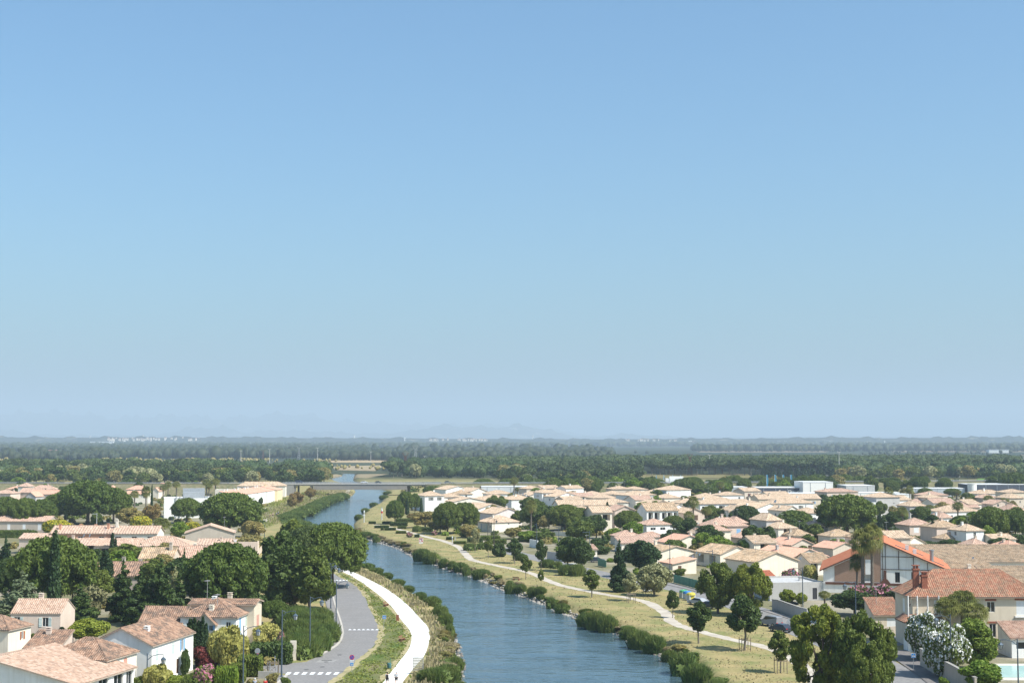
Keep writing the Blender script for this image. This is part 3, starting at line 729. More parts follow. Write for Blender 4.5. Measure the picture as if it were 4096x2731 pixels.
def slab(mb, poly, t=0.13, m=1):
    pts = []
    for p in poly:
        if not pts or (Vector(p) - Vector(pts[-1])).length > 1e-4: pts.append(p)
    if (Vector(pts[0]) - Vector(pts[-1])).length < 1e-4: pts.pop()
    lo = [(p[0], p[1], p[2] - t) for p in pts]; n = len(pts)
    mb.face(pts, m, [(0, 0)] * n); mb.face(lo[::-1], m, [(0, 0)] * n)
    for i in range(n):
        j = (i + 1) % n; mb.face([pts[i], lo[i], lo[j], pts[j]], m, [(0, 0)] * 4)
def roof_polys(w, d, h, kind, rise, ov):
    hw = w / 2
    if kind == 'gf':
        s = rise / hw; ze = h - ov * s; r = h + rise
        return [[(-hw - ov, d + ov, ze), (-hw - ov, -ov, ze), (0, -ov, r), (0, d + ov, r)], [(hw + ov, -ov, ze), (hw + ov, d + ov, ze), (0, d + ov, r), (0, -ov, r)]], [((0, -ov, r), (0, d + ov, r))]
    if kind == 'gs':
        s = rise / (d / 2); ze = h - ov * s; r = h + rise
        return [[(-hw - ov, -ov, ze), (hw + ov, -ov, ze), (hw + ov, d / 2, r), (-hw - ov, d / 2, r)], [(hw + ov, d + ov, ze), (-hw - ov, d + ov, ze), (-hw - ov, d / 2, r), (hw + ov, d / 2, r)]], [((-hw - ov, d / 2, r), (hw + ov, d / 2, r))]
    if kind == 'hip':
        m = min(w, d) / 2; s = rise / m; ze = h - ov * s; r = h + rise
        if w >= d: A = (-hw + m, d / 2, r); B = (hw - m, d / 2, r)
        else: A = (0, m, r); B = (0, d - m, r)
        c = [(-hw - ov, -ov, ze), (hw + ov, -ov, ze), (hw + ov, d + ov, ze), (-hw - ov, d + ov, ze)]
        if w >= d: P = [[c[0], c[1], B, A], [c[1], c[2], B, B], [c[2], c[3], A, B], [c[3], c[0], A, A]]
        else: P = [[c[0], c[1], A, A], [c[1], c[2], B, A], [c[2], c[3], B, B], [c[3], c[0], A, B]]
        return P, [(A, B)] * (abs(w - d) > 0.1) + [(c[0], A), (c[1], B if w >= d else A), (c[2], B), (c[3], A if w >= d else B)]
    if kind == 'sf':   # single slope falling to the front
        r = h + rise; s = rise / d; ze = h - ov * s
        return [[(-hw - ov, -ov, ze), (hw + ov, -ov, ze), (hw + ov, d, r), (-hw - ov, d, r)]], []
    if kind == 'sr':   # single slope falling to the right
        r = h + rise; s = rise / w; ze = h - ov * s
        return [[(hw + ov, -ov, ze), (hw + ov, d + ov, ze), (-hw, d + ov, r), (-hw, -ov, r)]], []
    if kind == 'sl':
        r = h + rise; s = rise / w; ze = h - ov * s
        return [[(-hw - ov, d + ov, ze), (-hw - ov, -ov, ze), (hw, -ov, r), (hw, d + ov, r)]], []
    return [], []
def roof_top(kind, w, d, h, rise, x, y):
    hw = w / 2
    if kind == 'gf': return h + rise * (1 - abs(x) / hw)
    if kind == 'gs': return h + rise * (1 - abs(y - d / 2) / (d / 2))
    if kind == 'hip': m = min(w, d) / 2; return h + rise * min(1, min(hw - abs(x), y, d - y) / m)
    if kind == 'sf': return h + rise * y / d
    if kind == 'sr': return h + rise * (hw - x) / w
    if kind == 'sl': return h + rise * (hw + x) / w
    return h
def make_body(parent, w, d, h, kind, rise, wall, tile, wins, chim, ov=0.35, dist=500, gables=True, roof_name='roof', wall2=None, z0=0.0, loc=(0, 0, 0), rot=0.0):
    """walls with openings, roof with ribbed tiles, windows, chimneys under one parent"""
    simple = dist > 640
    base = parent
    holes = {k: [] for k in 'FRBL'}
    wm = WALL[wall] if isinstance(wall, str) else wall
    wob = MB()
    if loc != (0, 0, 0) or rot:
        base = bpy.data.objects.new('wing', None); C.objects.link(base); base.parent = parent; base.location = loc; base.rotation_euler = (0, 0, rot)
    for face, specs in (wins or {}).items():
        org, ud, nd, wd = FACES[face](w, d)
        for sp in specs: add_opening(base, org, ud, nd, wd, sp, holes[face], simple)
    for face in 'FRBL':
        org, ud, nd, wd = FACES[face](w, d); wall_face(wob, org, ud, nd, wd, z0 - 0.4, h, holes[face])
    hw = w / 2
    if kind == 'gf':
        wob.face([(-hw, 0, h), (hw, 0, h), (0, 0, h + rise)]); wob.face([(hw, d, h), (-hw, d, h), (0, d, h + rise)])
    elif kind == 'gs':
        wob.face([(hw, 0, h), (hw, d, h), (hw, d / 2, h + rise)]); wob.face([(-hw, d, h), (-hw, 0, h), (-hw, d / 2, h + rise)])
    elif kind == 'sf':
        wob.face([(hw, 0, h), (hw, d, h), (hw, d, h + rise)]); wob.face([(-hw, d, h), (-hw, 0, h), (-hw, d, h + rise)]); wob.face([(hw, d, h), (-hw, d, h), (-hw, d, h + rise), (hw, d, h + rise)])
    elif kind == 'sr':
        wob.face([(-hw, 0, h), (hw, 0, h), (-hw, 0, h + rise)]); wob.face([(hw, d, h), (-hw, d, h), (-hw, d, h + rise)]); wob.face([(-hw, d, h), (-hw, 0, h), (-hw, 0, h + rise), (-hw, d, h + rise)])
    elif kind == 'sl':
        wob.face([(-hw, 0, h), (hw, 0, h), (hw, 0, h + rise)]); wob.face([(hw, d, h), (-hw, d, h), (hw, d, h + rise)]); wob.face([(hw, 0, h), (hw, d, h), (hw, d, h + rise), (hw, 0, h + rise)])
    if kind == 'flat':
        wob.box(-hw, hw, 0, 0.2, h, h + 0.45); wob.box(-hw, hw, d - 0.2, d, h, h + 0.45); wob.box(-hw, -hw + 0.2, 0.2, d - 0.2, h, h + 0.45); wob.box(hw - 0.2, hw, 0.2, d - 0.2, h, h + 0.45)
    wob.build('wall', wm, base)
    if kind == 'flat':
        r = MB(); r.box(-hw + 0.2, hw - 0.2, 0.2, d - 0.2, h - 0.1, h + 0.06); ro = r.build(roof_name, tile if not isinstance(tile, str) else plain('roof_gravel', (0.5, 0.49, 0.47)), base)
    else:
        polys, ridges = roof_polys(w, d, h, kind, rise, ov)
        mb = MB(); course = 0.38 if dist < 300 else None; pitch = 0.34 if dist < 300 else (0.5 if dist < 420 else 0.85)
        for p in polys:
            rib_roof(mb, p, pitch, .10 if pitch < .4 else .15, course); slab(mb, p)
        tm = TILE[tile] if isinstance(tile, str) else tile
        ro = mb.build(roof_name, [tm, EAVE], base)
        if ridges:
            rb = MB(); rb.hasuv = True
            for a, b in ridges:
                a, b = Vector(a), Vector(b); nseg = max(1, int((b - a).length / 0.42)) if dist < 300 else 1
                for k in range(nseg):
                    p, q = a.lerp(b, k / nseg), a.lerp(b, (k + 1) / nseg); up = Vector((0, 0, 0.05))
                    rb.tube(p + up, q + up * (1.0 if nseg == 1 else .5), 0.14, 0.11 if nseg > 1 else .13, 6)
            link('ridge_cap', rb.mesh('ridge_cap', tm), ro)
    for c in (chim or []):
        x, y = c[0] * w, c[1] * d; hh = c[2] if len(c) > 2 else 1.1; zt = roof_top(kind, w, d, h, rise, x, y)
        q = MB(); q.box(x - .35, x + .35, y - .3, y + .3, zt - 0.8, zt + hh - 0.15)
        q.box(x - .42, x + .42, y - .37, y + .37, zt + hh - 0.15, zt + hh - 0.06)
        q.box(x - .3, x - .1, y - .25, y + .25, zt + hh - .06, zt + hh + .14); q.box(x + .1, x + .3, y - .25, y + .25, zt + hh - .06, zt + hh + .14); q.box(x - .42, x + .42, y - .34, y + .34, zt + hh + .14, zt + hh + .2)
        q.build('chimney', wm, ro)
    if base is not parent:      # fold the wing's parts into the house itself
        for ch in [c for c in bpy.data.objects if c.parent is base]:
            v = Matrix.Rotation(rot, 3, 'Z') @ Vector(ch.location); ch.location = (v.x + loc[0], v.y + loc[1], v.z + loc[2])
            ch.rotation_euler = (0, 0, ch.rotation_euler.z + rot); ch.parent = parent
        bpy.data.objects.remove(base)
    return parent
HOUSES = []
def house(label, cx, cy, wpx, h=3.2, d=9, rot=15, kind='gf', rise=1.6, wall='cream', tile='tan', wins=None, chim=None, name='house', cat='house', group=None, ov=0.35, wm=None):
    """front eave centre at photograph pixel cx, cy on the level h; wpx its projected width"""
    x, y = G(cx, cy, h); s = scl(cy, h); a = math.radians(rot)
    w = wm or max(3.0, wpx / s / math.cos(a))
    dist = math.hypot(x, y)
    if wins is None: wins = auto_wins(w, d, h, label)
    rh = random.Random(label + str(cx))
    if chim is None and rh.random() < .55: chim = [(rh.uniform(-.35, .35), rh.uniform(.3, .75), rh.uniform(.7, 1.2))]
    e = empty(name, label, cat, (x, y, 0), a, group)
    if rh.random() < .4 and h < 9:
        def aer():
            q = MB(); q.tube((0, 0, 0), (0, 0, 3.4), .045, .04, 4)
            for k in range(5): q.tube((-.5 + k * .03, -.5 + k * .25, 3.2), (.5 - k * .03, -.5 + k * .25, 3.2), .02, .02, 3)
            q.tube((0, -.6, 3.2), (0, .6, 3.2), .025, .025, 3); return q.mesh('aerial', plain('aerial_grey', (.3, .3, .3)))
        link('aerial', cached(('aer',), aer), e, (rh.uniform(-.3, .3) * w, d * .5, h + rise * .6))
    make_body(e, w, d, h, kind, rise, wall, tile, wins, chim, ov, dist)
    HOUSES.append((x, y, w, d, a, h)); return e, w
def auto_wins(w, d, h, seed):
    r = random.Random(seed); out = {'F': [], 'R': [], 'L': []}; st = 2 if h > 4.6 else 1
    col = r.choice(['blue', 'pale', 'white', 'grey', 'brown', 'maroon', 'sage'])
    for s in range(st):
        z = 1.55 + s * 2.8; n = max(1, int(w / 4.2))
        for i in range(n):
            k = r.choice(['s:' + col, 's:' + col, 'w', 'w', 'p', 'l' if w > 7 else 'w'])
            if k == 'p' or k == 'l': out['F'].append(((i + .5) / n + r.uniform(-.05, .05), z - 0.25, k))
            else: out['F'].append(((i + .5) / n + r.uniform(-.07, .07), z, k))
        if r.random() < .6: out['L'].append((r.uniform(.3, .7), z, 'w'))
        if r.random() < .5: out['R'].append((r.uniform(.3, .7), z, 'w'))
    return out
# ------------------------------------------------------------------ village right of the canal (far rows first)
H = house
V = 'houses of the village right of the canal'
def HV(label, *a, **k):
    k.setdefault('group', V); a = list(a)
    if len(a) > 5 and a[5] > 0: a[5] = a[5] + 9
    if len(a) > 4 and a[1] < 2062: a[4] = a[4] * 1.15; a[3] *= 1.06
    return H(label, *a, **k)
HV('white house at the canal end of the village with dark loggia under its roof', 1738, 1981, 76, 7.0, 10, 14, 'hip', 1.9, 'white', 'tan', {'F': [(.32, 5.8, 'l', 2.6, 1.5), (.75, 5.8, 'l', 2.4, 1.5)], 'L': [(.4, 3.2, 'n'), (.4, 1.6, 'n')]})
HV('low tiled house half hidden left of the white loggia house by the canal', 1694, 2000, 40, 4.2, 8, 14, 'gs', 1.2, 'white', 'tan', {})
HV('cream house with dark loggia just right of the white canal-end house', 1812, 1986, 80, 6.2, 10, 12, 'hip', 1.5, 'ivory', 'tan', {'F': [(.45, 5.0, 'l', 4.2, 1.5)]})
HV('long pale gabled house at the back beside the bridge embankment', 1833, 1956, 98, 6.0, 12, 20, 'gf', 1.8, 'white', 'tan', {'F': [(.7, 4.2, 'n')]})
HV('pale house with stepped tiled roofs behind the village left end', 1915, 1965, 68, 6.2, 11, 24, 'gf', 1.9, 'ivory', 'tan', {})
HV('white house with broad low tiled roof before the long pale warehouse', 2000, 1974, 100, 5.5, 9, 6, 'hip', 1.6, 'white', 'tan', {'F': [(.65, 4.0, 's:pale')]})
HV('low gabled house below the broad roof at the left end of the village', 1880, 2004, 132, 4.6, 9, 14, 'gf', 1.7, 'ivory', 'tan', {'F': [(.8, 3.4, 'w')]})
HV('small house with hipped roof behind the tall umbrella pine by the path', 1950, 2002, 110, 4.4, 9, 12, 'hip', 1.6, 'ivory', 'tan', {})
HV('white gabled house with dark glazed end, next to a pale pink one', 1968, 2033, 112, 5.0, 13, 24, 'gf', 2.0, 'white', 'tan', {'L': [(.75, 3.6, 'l', 3.0, 2.2)], 'F': []})
HV('pale pink gabled house with blank front behind the hip-roofed corner house', 2034, 2052, 110, 4.6, 11, 22, 'gf', 2.0, 'rose', 'tan', {'L': [(.8, 2.8, 'p')]})
HV('low cream house with hipped roof and round dark window, nearest the gravel path', 2022, 2086, 106, 3.7, 10, 24, 'hip', 2.1, 'ivory', 'tan', {'F': [(.62, 2.9, 'o')], 'L': [(.25, 1.9, 'd:grey'), (.6, 1.9, 'd:pale'), (.85, 2.2, 'w')]})
HV('tall white house under a hipped roof behind the three palms', 2092, 1996, 92, 6.0, 10, 20, 'hip', 1.9, 'white', 'tan', {'F': [(.75, 2.4, 's:white')]})
HV('pale grey house with flat terrace between the palms and the tower house', 2128, 1982, 50, 5.2, 9, 16, 'flat', 0, 'grey', 'tan', {'F': [(.7, 3.8, 's:grey')]})
HV('small tiled house high at the back, beside the warehouse', 2136, 1953, 60, 6.4, 8, 18, 'hip', 1.5, 'beige', 'tan', {'F': [(.5, 4.8, 'w')]})
HV('tiled house with white gable at the back of the village centre', 2208, 1952, 68, 6.4, 9, 22, 'gs', 1.5, 'ivory', 'tan', {'F': [(.35, 5, 'w'), (.7, 5, 'w')]})
HV('white tower-like house with open corner windows and a round window', 2194, 1969, 52, 7.2, 9, 14, 'hip', 1.5, 'white', 'tan', {'F': [(.2, 6.2, 'l', 1.4, 1.3), (.55, 6.2, 'l', 1.5, 1.3), (.85, 6.2, 'l', .9, 1.3), (.4, 3.4, 'o'), (.8, 3.0, 's:blue')]})
HV('white house with broad sunny gable right of the tower-like house', 2268, 1984, 98, 5.6, 13, 26, 'gf', 1.9, 'white', 'tan', {'L': [(.35, 4.4, 'o'), (.7, 4.4, 'w')]})
HV('small two-storey house with shaded front and bright gable at the back', 2300, 1952, 72, 6.6, 8, 28, 'gs', 1.4, 'white', 'tan', {'F': [(.4, 5, 'l', 2.2, 1.6)]})
HV('low tiled house tucked under the bright gable', 2293, 1996, 74, 4.6, 8, 18, 'gs', 1.3, 'beige', 'tan', {})
HV('very long terrace with continuous tan roof and shaded loggias', 2352, 2019, 236, 5.6, 9, 4, 'gs', 2.0, 'ivory', 'tan', {'F': [(.1, 4.2, 'l', 3.2, 1.6), (.3, 4.2, 'l', 3.4, 1.6), (.62, 4.2, 'l', 3.4, 1.6), (.9, 4.2, 'l', 3, 1.6)]})
HV('row of stepped terrace roofs with sloping white party walls', 2384, 1977, 84, 5.6, 9, 10, 'hip', 1.5, 'ivory', 'tan', {'F': [(.2, 4, 'l', 2, 2.2), (.55, 4, 'l', 2, 2.2), (.85, 4, 'l', 1.6, 2.2)]})
HV('cream block with low hipped roof right of the stepped terrace', 2465, 1975, 84, 5.8, 9, 10, 'hip', 1.4, 'cream', 'tan', {'F': [(.2, 4.2, 's:white')]})
HV('beige double-roofed house at the back with a dark recessed balcony', 2490, 1955, 80, 7.0, 9, 8, 'hip', 1.4, 'beige', 'tan', {'F': [(.8, 5.4, 'l', 3, 1.6)]})
HV('house with hipped roof joined to the beige double-roofed house', 2553, 1956, 78, 6.6, 9, 12, 'hip', 1.3, 'cream', 'tan', {'F': [(.3, 5.2, 'w')]})
HV('house with arched doorway and hipped roof left of a tall palm', 2646, 1969, 106, 5.4, 9, 12, 'hip', 1.4, 'ivory', 'tan', {'F': [(.7, 3.4, 'w'), (.3, 3.4, 's:brown')]})
HV('large bright house with hipped roof at the back of the village centre', 2715, 1958, 104, 7.2, 11, 20, 'hip', 1.9, 'white', 'tan', {'L': [(.4, 5.4, 'w')]})
HV('two-storey white house with hipped roof and one blue window', 2573, 1979, 108, 7.2, 10, 24, 'hip', 1.7, 'white', 'tan', {'F': [(.2, 5.6, 'c:blue', 1.6, 1.3)], 'L': [(.3, 2.6, 'c:blue'), (.7, 2.6, 'c:grey')]})
HV('cream house with wide glazed loggia behind the green tree', 2466, 2008, 98, 5.4, 9, 8, 'hip', 1.6, 'ivory', 'tan', {'F': [(.6, 3.8, 'l', 4.2, 2.0)]})
HV('house with hipped roof and maroon shutters left of the slim cypress', 2338, 2043, 72, 6.4, 9, 6, 'hip', 1.9, 'cream', 'tan', {'F': [(.3, 4.8, 's:maroon'), (.72, 4.8, 's:maroon')], 'L': []})
HV('pinkish house with columned loggia behind the slim cypress', 2410, 2048, 78, 6.8, 9, 6, 'gs', 2.0, 'cream', 'tan', {'F': [(.25, 5.3, 'l', 2.6, 2.2), (.7, 5.3, 'l', 3.0, 2.2), (.6, 1.9, 'c:lilac', 1.2, 2.4), (.3, 1.3, 'd:brown')]})
HV('broad beige gabled house behind the portico house', 2650, 2015, 92, 5.2, 12, 14, 'gf', 1.6, 'beige', 'tan', {})
HV('white gabled house right of the portico house', 2716, 2034, 72, 5.6, 12, 30, 'gf', 1.9, 'white', 'tan', {})
HV('white portico house with four square columns under a long tiled roof', 2650, 2040, 130, 6.9, 9, 6, 'gs', 2.6, 'white', 'brown',
   {'F': [(.13, 5.2, 'l', 1.9, 2.7), (.33, 5.2, 'l', 2.1, 2.7), (.56, 5.2, 'l', 1.9, 2.4), (.74, 5.2, 'l', 1.9, 2.4), (.92, 5.2, 'l', 1.5, 2.4)], 'L': []})
HV('house with grey timber upper floor, two windows and white side wall', 2634, 2096, 106, 5.2, 8, 12, 'hip', 1.6, 'white', 'pink', {'F': [(.27, 3.7, 'w', 2.0, .9), (.68, 3.7, 'w', 2.0, .9)]}, wm=9)
HV('low hipped outbuilding in front of the timber-fronted house', 2618, 2146, 98, 2.9, 7, 6, 'hip', 1.4, 'ivory', 'pink', {})
HV('low hipped roof left of the timber-fronted house beside a small palm', 2520, 2142, 90, 2.9, 7, 10, 'hip', 1.5, 'ivory', 'pink', {'L': [(.5, 1.6, 'w')]})
HV('long low shed roof of ribbed pink tiles behind the dark tree', 2560, 2170, 150, 2.7, 7, 4, 'sf', 1.5, 'ivory', 'pink', {})
HV('low carport with tiled roof left of the dark tree', 2358, 2196, 62, 2.5, 5, 4, 'sf', 1.1, 'ivory', 'pink', {'F': [(.5, 1.1, 'g')]})
HV('small white house with tiled roof left of the blue-shuttered house', 2816, 2131, 46, 4.0, 8, 8, 'hip', 1.6, 'white', 'tan', {'F': [(.5, 1.9, 'l', 2.4, 2.2)]})
HV('beige two-storey house with three arched pale blue shutters', 2917, 2102, 158, 6.4, 9, 10, 'hip', 2.3, 'pink', 'pink', {'F': [(.2, 4.4, 'c:blue', 1.5, 1.9), (.48, 4.4, 'c:blue', 1.5, 1.9), (.75, 4.4, 'c:blue', 1.5, 1.9)]}, None)
HV('tiled rear wing behind the blue-shuttered house', 2960, 2088, 60, 5.6, 8, 10, 'hip', 1.8, 'pink', 'pink', {})
HV('long white two-storey house with wide dark loggias and columns', 2888, 2013, 184, 6.6, 10, 8, 'hip', 2.0, 'white', 'tan', {'F': [(.1, 4.7, 'l', 2.2, 2.4), (.3, 4.7, 'l', 2.6, 2.6), (.5, 4.7, 'l', 2.8, 2.8), (.78, 4.9, 'w', 1.0, 1.2)]})
HV('house with broad tiled roof behind the long loggia house', 2845, 1990, 96, 6.4, 10, 12, 'hip', 2.0, 'ivory', 'tan', {})
HV('low pavilion with small hipped roof left of the maroon-shuttered house', 2930, 1979, 96, 6.0, 9, 12, 'hip', 1.4, 'white', 'tan', {'F': [(.8, 4.8, 's:white')]})
HV('upper house with two maroon-shuttered windows and a sunny gable', 3011, 1963, 72, 7.2, 8, 20, 'gs', 1.5, 'beige', 'tan', {'F': [(.3, 5.8, 's:maroon'), (.7, 5.8, 's:maroon')]})
HV('low tiled house before the maroon-shuttered upper house', 2975, 2010, 136, 4.8, 9, 10, 'hip', 1.4, 'cream', 'tan', {})
HV('tiled house beside the small cypress at the back', 3062, 1992, 90, 5.4, 8, 8, 'gs', 1.6, 'beige', 'tan', {'F': [(.3, 3.6, 's:white'), (.6, 3.6, 's:white')]})
HV('broad white gable with blank sunny wall above the cypress', 3080, 2030, 118, 5.6, 13, 28, 'gf', 1.9, 'white', 'tan', {})
HV('grey-white tall house with wall lantern and dark parasol', 3096, 2078, 66, 7.2, 10, 14, 'hip', 2.0, 'grey', 'tan', {'F': [(.8, 2.2, 'd:dark')]})
HV('long back roof running behind the terrace with curved party walls', 3160, 1994, 260, 5.8, 9, 4, 'gs', 1.9, 'sand', 'tan', {'F': [(.2, 4, 's:blue'), (.35, 4, 'w'), (.5, 4, 'w'), (.88, 4.2, 's:blue')]})
HV('terrace of low roofs with curved fin walls between its balconies', 3170, 2011, 180, 5.4, 9, 8, 'hip', 1.9, 'white', 'tan', {'F': [(.2, 3.5, 'l', 2.4, 2), (.45, 3.5, 'l', 2.4, 2), (.7, 3.5, 'l', 2.4, 2)]})
HV('upper house with shuttered windows and hipped roof in front of the white hall', 3370, 1966, 136, 7.4, 10, 10, 'hip', 1.5, 'pink', 'pink', {'F': [(.2, 5.8, 's:pale'), (.65, 5.8, 's:grey'), (.4, 5.8, 'w')]})
HV('beige low gable end right of the blue-shuttered house', 3024, 2150, 100, 3.1, 8, 14, 'gf', 1.5, 'beige', 'pink', {})
HV('low cream gabled house with two tall chimneys behind a leafy tree', 2760, 2168, 152, 3.2, 9, 16, 'gf', 2.1, 'cream', 'peach', {'F': [(.3, 2.5, 'n', .9, 1.1)]}, [(.25, .5, 1.6), (.45, .3, 1.2)])
HV('large cream gable with weathered brown roof behind the tall lamp post', 2704, 2207, 176, 3.4, 14, 18, 'gf', 1.6, 'cream', 'brown', {'L': [(.5, 1.8, 'g')]})
HV('cream house with dark timber veranda and patched brown roof', 2950, 2212, 150, 3.6, 12, 18, 'gf', 1.9, 'cream', 'brown', {'F': [], 'L': [(.25, 1.9, 'l', 3, 2.2), (.7, 1.9, 'l', 3, 2.2)]})
HV('low cream outbuilding below the satellite dishes', 2738, 2252, 100, 2.7, 7, 12, 'sl', 1.1, 'cream', 'peach', {'F': [(.3, 1.0, 'd:brown')]})
HV('large plain cream gable facing the quay, right of the big leafy tree', 3106, 2243, 190, 3.8, 13, 16, 'gf', 2.2, 'cream', 'brown', {})
HV('tiled house with glazed doors under deep eaves above the plain cream gable', 3094, 2185, 84, 3.4, 8, 20, 'gs', 1.9, 'cream', 'pink', {'F': [(.55, 1.8, 'l', 2.4, 2.2)]})
HV('beige house with peach hipped roof beside a leafy lime tree', 3210, 2176, 100, 3.2, 10, 22, 'gf', 1.6, 'beige', 'peach', {'F': [(.85, 1.8, 'l', 1.6, 2)]})
HV('wide grey gable with broad peach roof left of the palms', 3236, 2228, 176, 3.1, 15, 24, 'gf', 2.2, 'grey', 'peach', {})
HV('small outbuilding with brown tiles and dark doorway beside the orange-roofed chalet', 3282, 2246, 90, 3.3, 8, 12, 'gs', 1.9, 'ivory', 'brown', {'F': [(.2, 1.9, 'g', 2.0, 2.4)]})
HV('beige house under a peach roof behind the small green tree', 3380, 2190, 110, 3.1, 9, 18, 'gf', 1.5, 'beige', 'peach', {})
HV('cream villa tower with big arched dark window beneath the great umbrella pine', 3310, 2098, 112, 5.0, 8, 10, 'hip', 1.7, 'ivory', 'pink', {'F': [(.35, 3.4, 'l', 3.2, 2.2), (.82, 3.6, 'c:grey', 1.3, 1.7)]})
HV('low left wing with dark ribbed roof of the villa under the great pine', 3212, 2139, 80, 3.0, 8, 8, 'hip', 1.8, 'beige', 'brown', {'F': [(.6, 1.4, 'g', 3, 1.6)]}, [(-.35, .5, 1.2)])
HV('low right wing with brown hipped roof behind the great pine trunk', 3374, 2142, 112, 3.0, 8, 8, 'hip', 1.8, 'ivory', 'brown', {'F': [(.7, 1.8, 'n')]})
HV('white tower house with hipped roof and tiny square window behind a palm', 3552, 1987, 104, 8.2, 10, 12, 'hip', 1.8, 'grey', 'tan', {'F': [(.75, 5.9, 'o'), (.35, 2.9, 'n', .6, .9)]})
HV('white flat-roofed block joined left of the white tower house', 3505, 2012, 50, 5.8, 9, 12, 'flat', 0, 'white', 'tan', {'F': [(.7, 1.4, 'l', 2.4, 2)]})
HV('two-tier house with hipped roof at the back right', 3750, 1979, 92, 7.4, 9, 10, 'hip', 1.6, 'pink', 'pink', {}, )
HV('beige house with one large shuttered window and small hipped roof', 3740, 1989, 66, 7.0, 8, 10, 'hip', 1.4, 'cream', 'tan', {'F': [(.5, 5.0, 'c:grey', 2.0, 2.0)]})
HV('pale house with blue shutters and long balcony on the right', 3672, 2022, 72, 5.6, 9, 6, 'hip', 1.9, 'grey', 'tan', {'F': [(.5, 4.4, 's:blue'), (.3, 1.2, 'p')]})
HV('broad low tiled house behind three palms on the right', 3850, 2044, 160, 4.6, 10, 12, 'hip', 2.2, 'white', 'tan', {'F': [(.75, 2.4, 's:blue'), (.2, 2.8, 'w')]})
HV('long ribbed roof behind the broad low house', 3850, 2028, 150, 5.2, 8, 4, 'gs', 1.7, 'beige', 'pink', {})
HV('small white house with chimney and pink hipped roof between palms', 3783, 2068, 58, 4.2, 8, 8, 'hip', 2.0, 'white', 'pink', {'F': [(.5, 2.4, 'w')]}, [(-.45, .3, 1.6)])
HV('house with green shutters and veranda beside the round white tower', 3965, 1973, 128, 5.6, 9, 8, 'hip', 1.7, 'white', 'tan', {'F': [(.15, 4, 'c:green', 1.6, 2), (.75, 4.2, 'l', 4, 1.8)]})
HV('brownish house with hipped roof below the green-shuttered one', 3967, 1990, 78, 5.2, 9, 10, 'hip', 1.6, 'stone', 'pink', {'F': [(.4, 3.4, 'w')]})
HV('beige corner house with two small windows at the right edge', 4066, 1990, 64, 6.6, 9, 8, 'hip', 1.9, 'beige', 'tan', {'F': [(.3, 5.0, 'n', .7, 1), (.75, 5.0, 'n', .7, 1)]})
HV('house with pink ribbed roof below the beige corner house', 4075, 2040, 72, 5.0, 9, 6, 'hip', 2.2, 'ivory', 'pink', {})
HV('tan-roofed house at the far right behind the palms', 4070, 1968, 90, 6.8, 9, 6, 'hip', 1.4, 'sand', 'tan', {})
HV('pinkish house with white double shutters left of the dark cypress', 3686, 2098, 104, 5.0, 9, 8, 'hip', 2.1, 'pink', 'pink', {'F': [(.28, 3.2, 'c:white', 2.0, 1.7), (.66, 3.3, 's:white'), (.93, 3.2, 'c:white', 1.2, 1.6)]})
HV('blank beige house with a satellite dish on the wall right of the cypress', 3793, 2106, 104, 5.6, 9, 10, 'hip', 2.2, 'pink', 'brown', {}, [(.0, .4, .8)])
HV('low hipped porch below the blank beige house', 3812, 2152, 80, 2.8, 6, 10, 'hip', 1.4, 'pink', 'brown', {})
HV('brown-roofed house with cream gable right of the chalet roof', 3658, 2172, 112, 3.6, 13, 32, 'gf', 2.0, 'cream', 'brown', {}, [(-.2, .5, 1.1)])
HV('low hipped roof in the garden hedges at the right', 3922, 2178, 74, 2.8, 7, 6, 'hip', 1.6, 'beige', 'pink', {}, [(.1, .5, 1.0)])
HV('low peach roof at the right edge above the hedge', 4068, 2185, 80, 2.9, 8, 14, 'hip', 1.5, 'beige', 'peach', {})
HV('low tan roofs behind the garden wall under the right pines', 4020, 2155, 100, 2.9, 8, 10, 'gs', 1.3, 'cream', 'tan', {})
# long ribbed roofs of the cooperative stores right of the chalet
def long_row(label, pxl, pxr, cy, h, d, rise, rot, tile, wins=None, chim=None, kind='sf', wall='ivory'):
    x0, y0 = G(pxl, cy, h); x1, y1 = G(pxr, cy, h)
    return H(label, (pxl + pxr) / 2, cy, pxr - pxl, h, d, rot, kind, rise, wall, tile, wins or {}, chim, name='storehouse', cat='building', group='long storehouses right of the chalet')
long_row('long storehouse with weathered ribbed brown roof, two skylights and a satellite dish', 3700, 4240, 2246, 4.0, 17, 3.0, -1, 'brown')
long_row('lower long storehouse roof in front, with a dark skylight at its right', 3780, 4010, 2302, 3.6, 12, 2.2, -1, 'brown')
long_row('nearest storehouse roof at the right edge with grey skylights', 3985, 4260, 2330, 3.6, 14, 2.4, -1, 'brown')

# ------------------------------------------------------------------ houses left of the canal
LV = 'houses of the estate left of the canal'
def HL(label, *a, **k): k.setdefault('group', LV); return H(label, *a, **k)
HL('tiled house at the far left edge of the picture', 5, 1972, 80, 4.6, 10, -12, 'hip', 1.7, 'pink', 'pink', {})
HL('far house with turret-like raised roof left of the lone shrub', 92, 1944, 42, 7.4, 8, -6, 'hip', 1.7, 'ivory', 'pink', {'F': [(.6, 6.2, 'w')]})
HL('far house with broad orange-pink roof beside the turret house', 56, 1955, 66, 5.2, 9, -8, 'hip', 1.6, 'ivory', 'peach', {'F': [(.8, 3.4, 'w')]})
HL('far house with wide pink roof behind the shrub', 120, 1968, 90, 4.8, 9, -8, 'gs', 2.2, 'pink', 'pink', {})
HL('far house carrying dark solar panels on its roof at the left', 172, 1956, 96, 5.2, 9, 10, 'hip', 2.2, 'pink', 'pink', {})
HL('far house with shaded grey gable beside a small palm', 122, 1984, 44, 4.0, 9, -8, 'gf', 2.2, 'grey', 'peach', {})
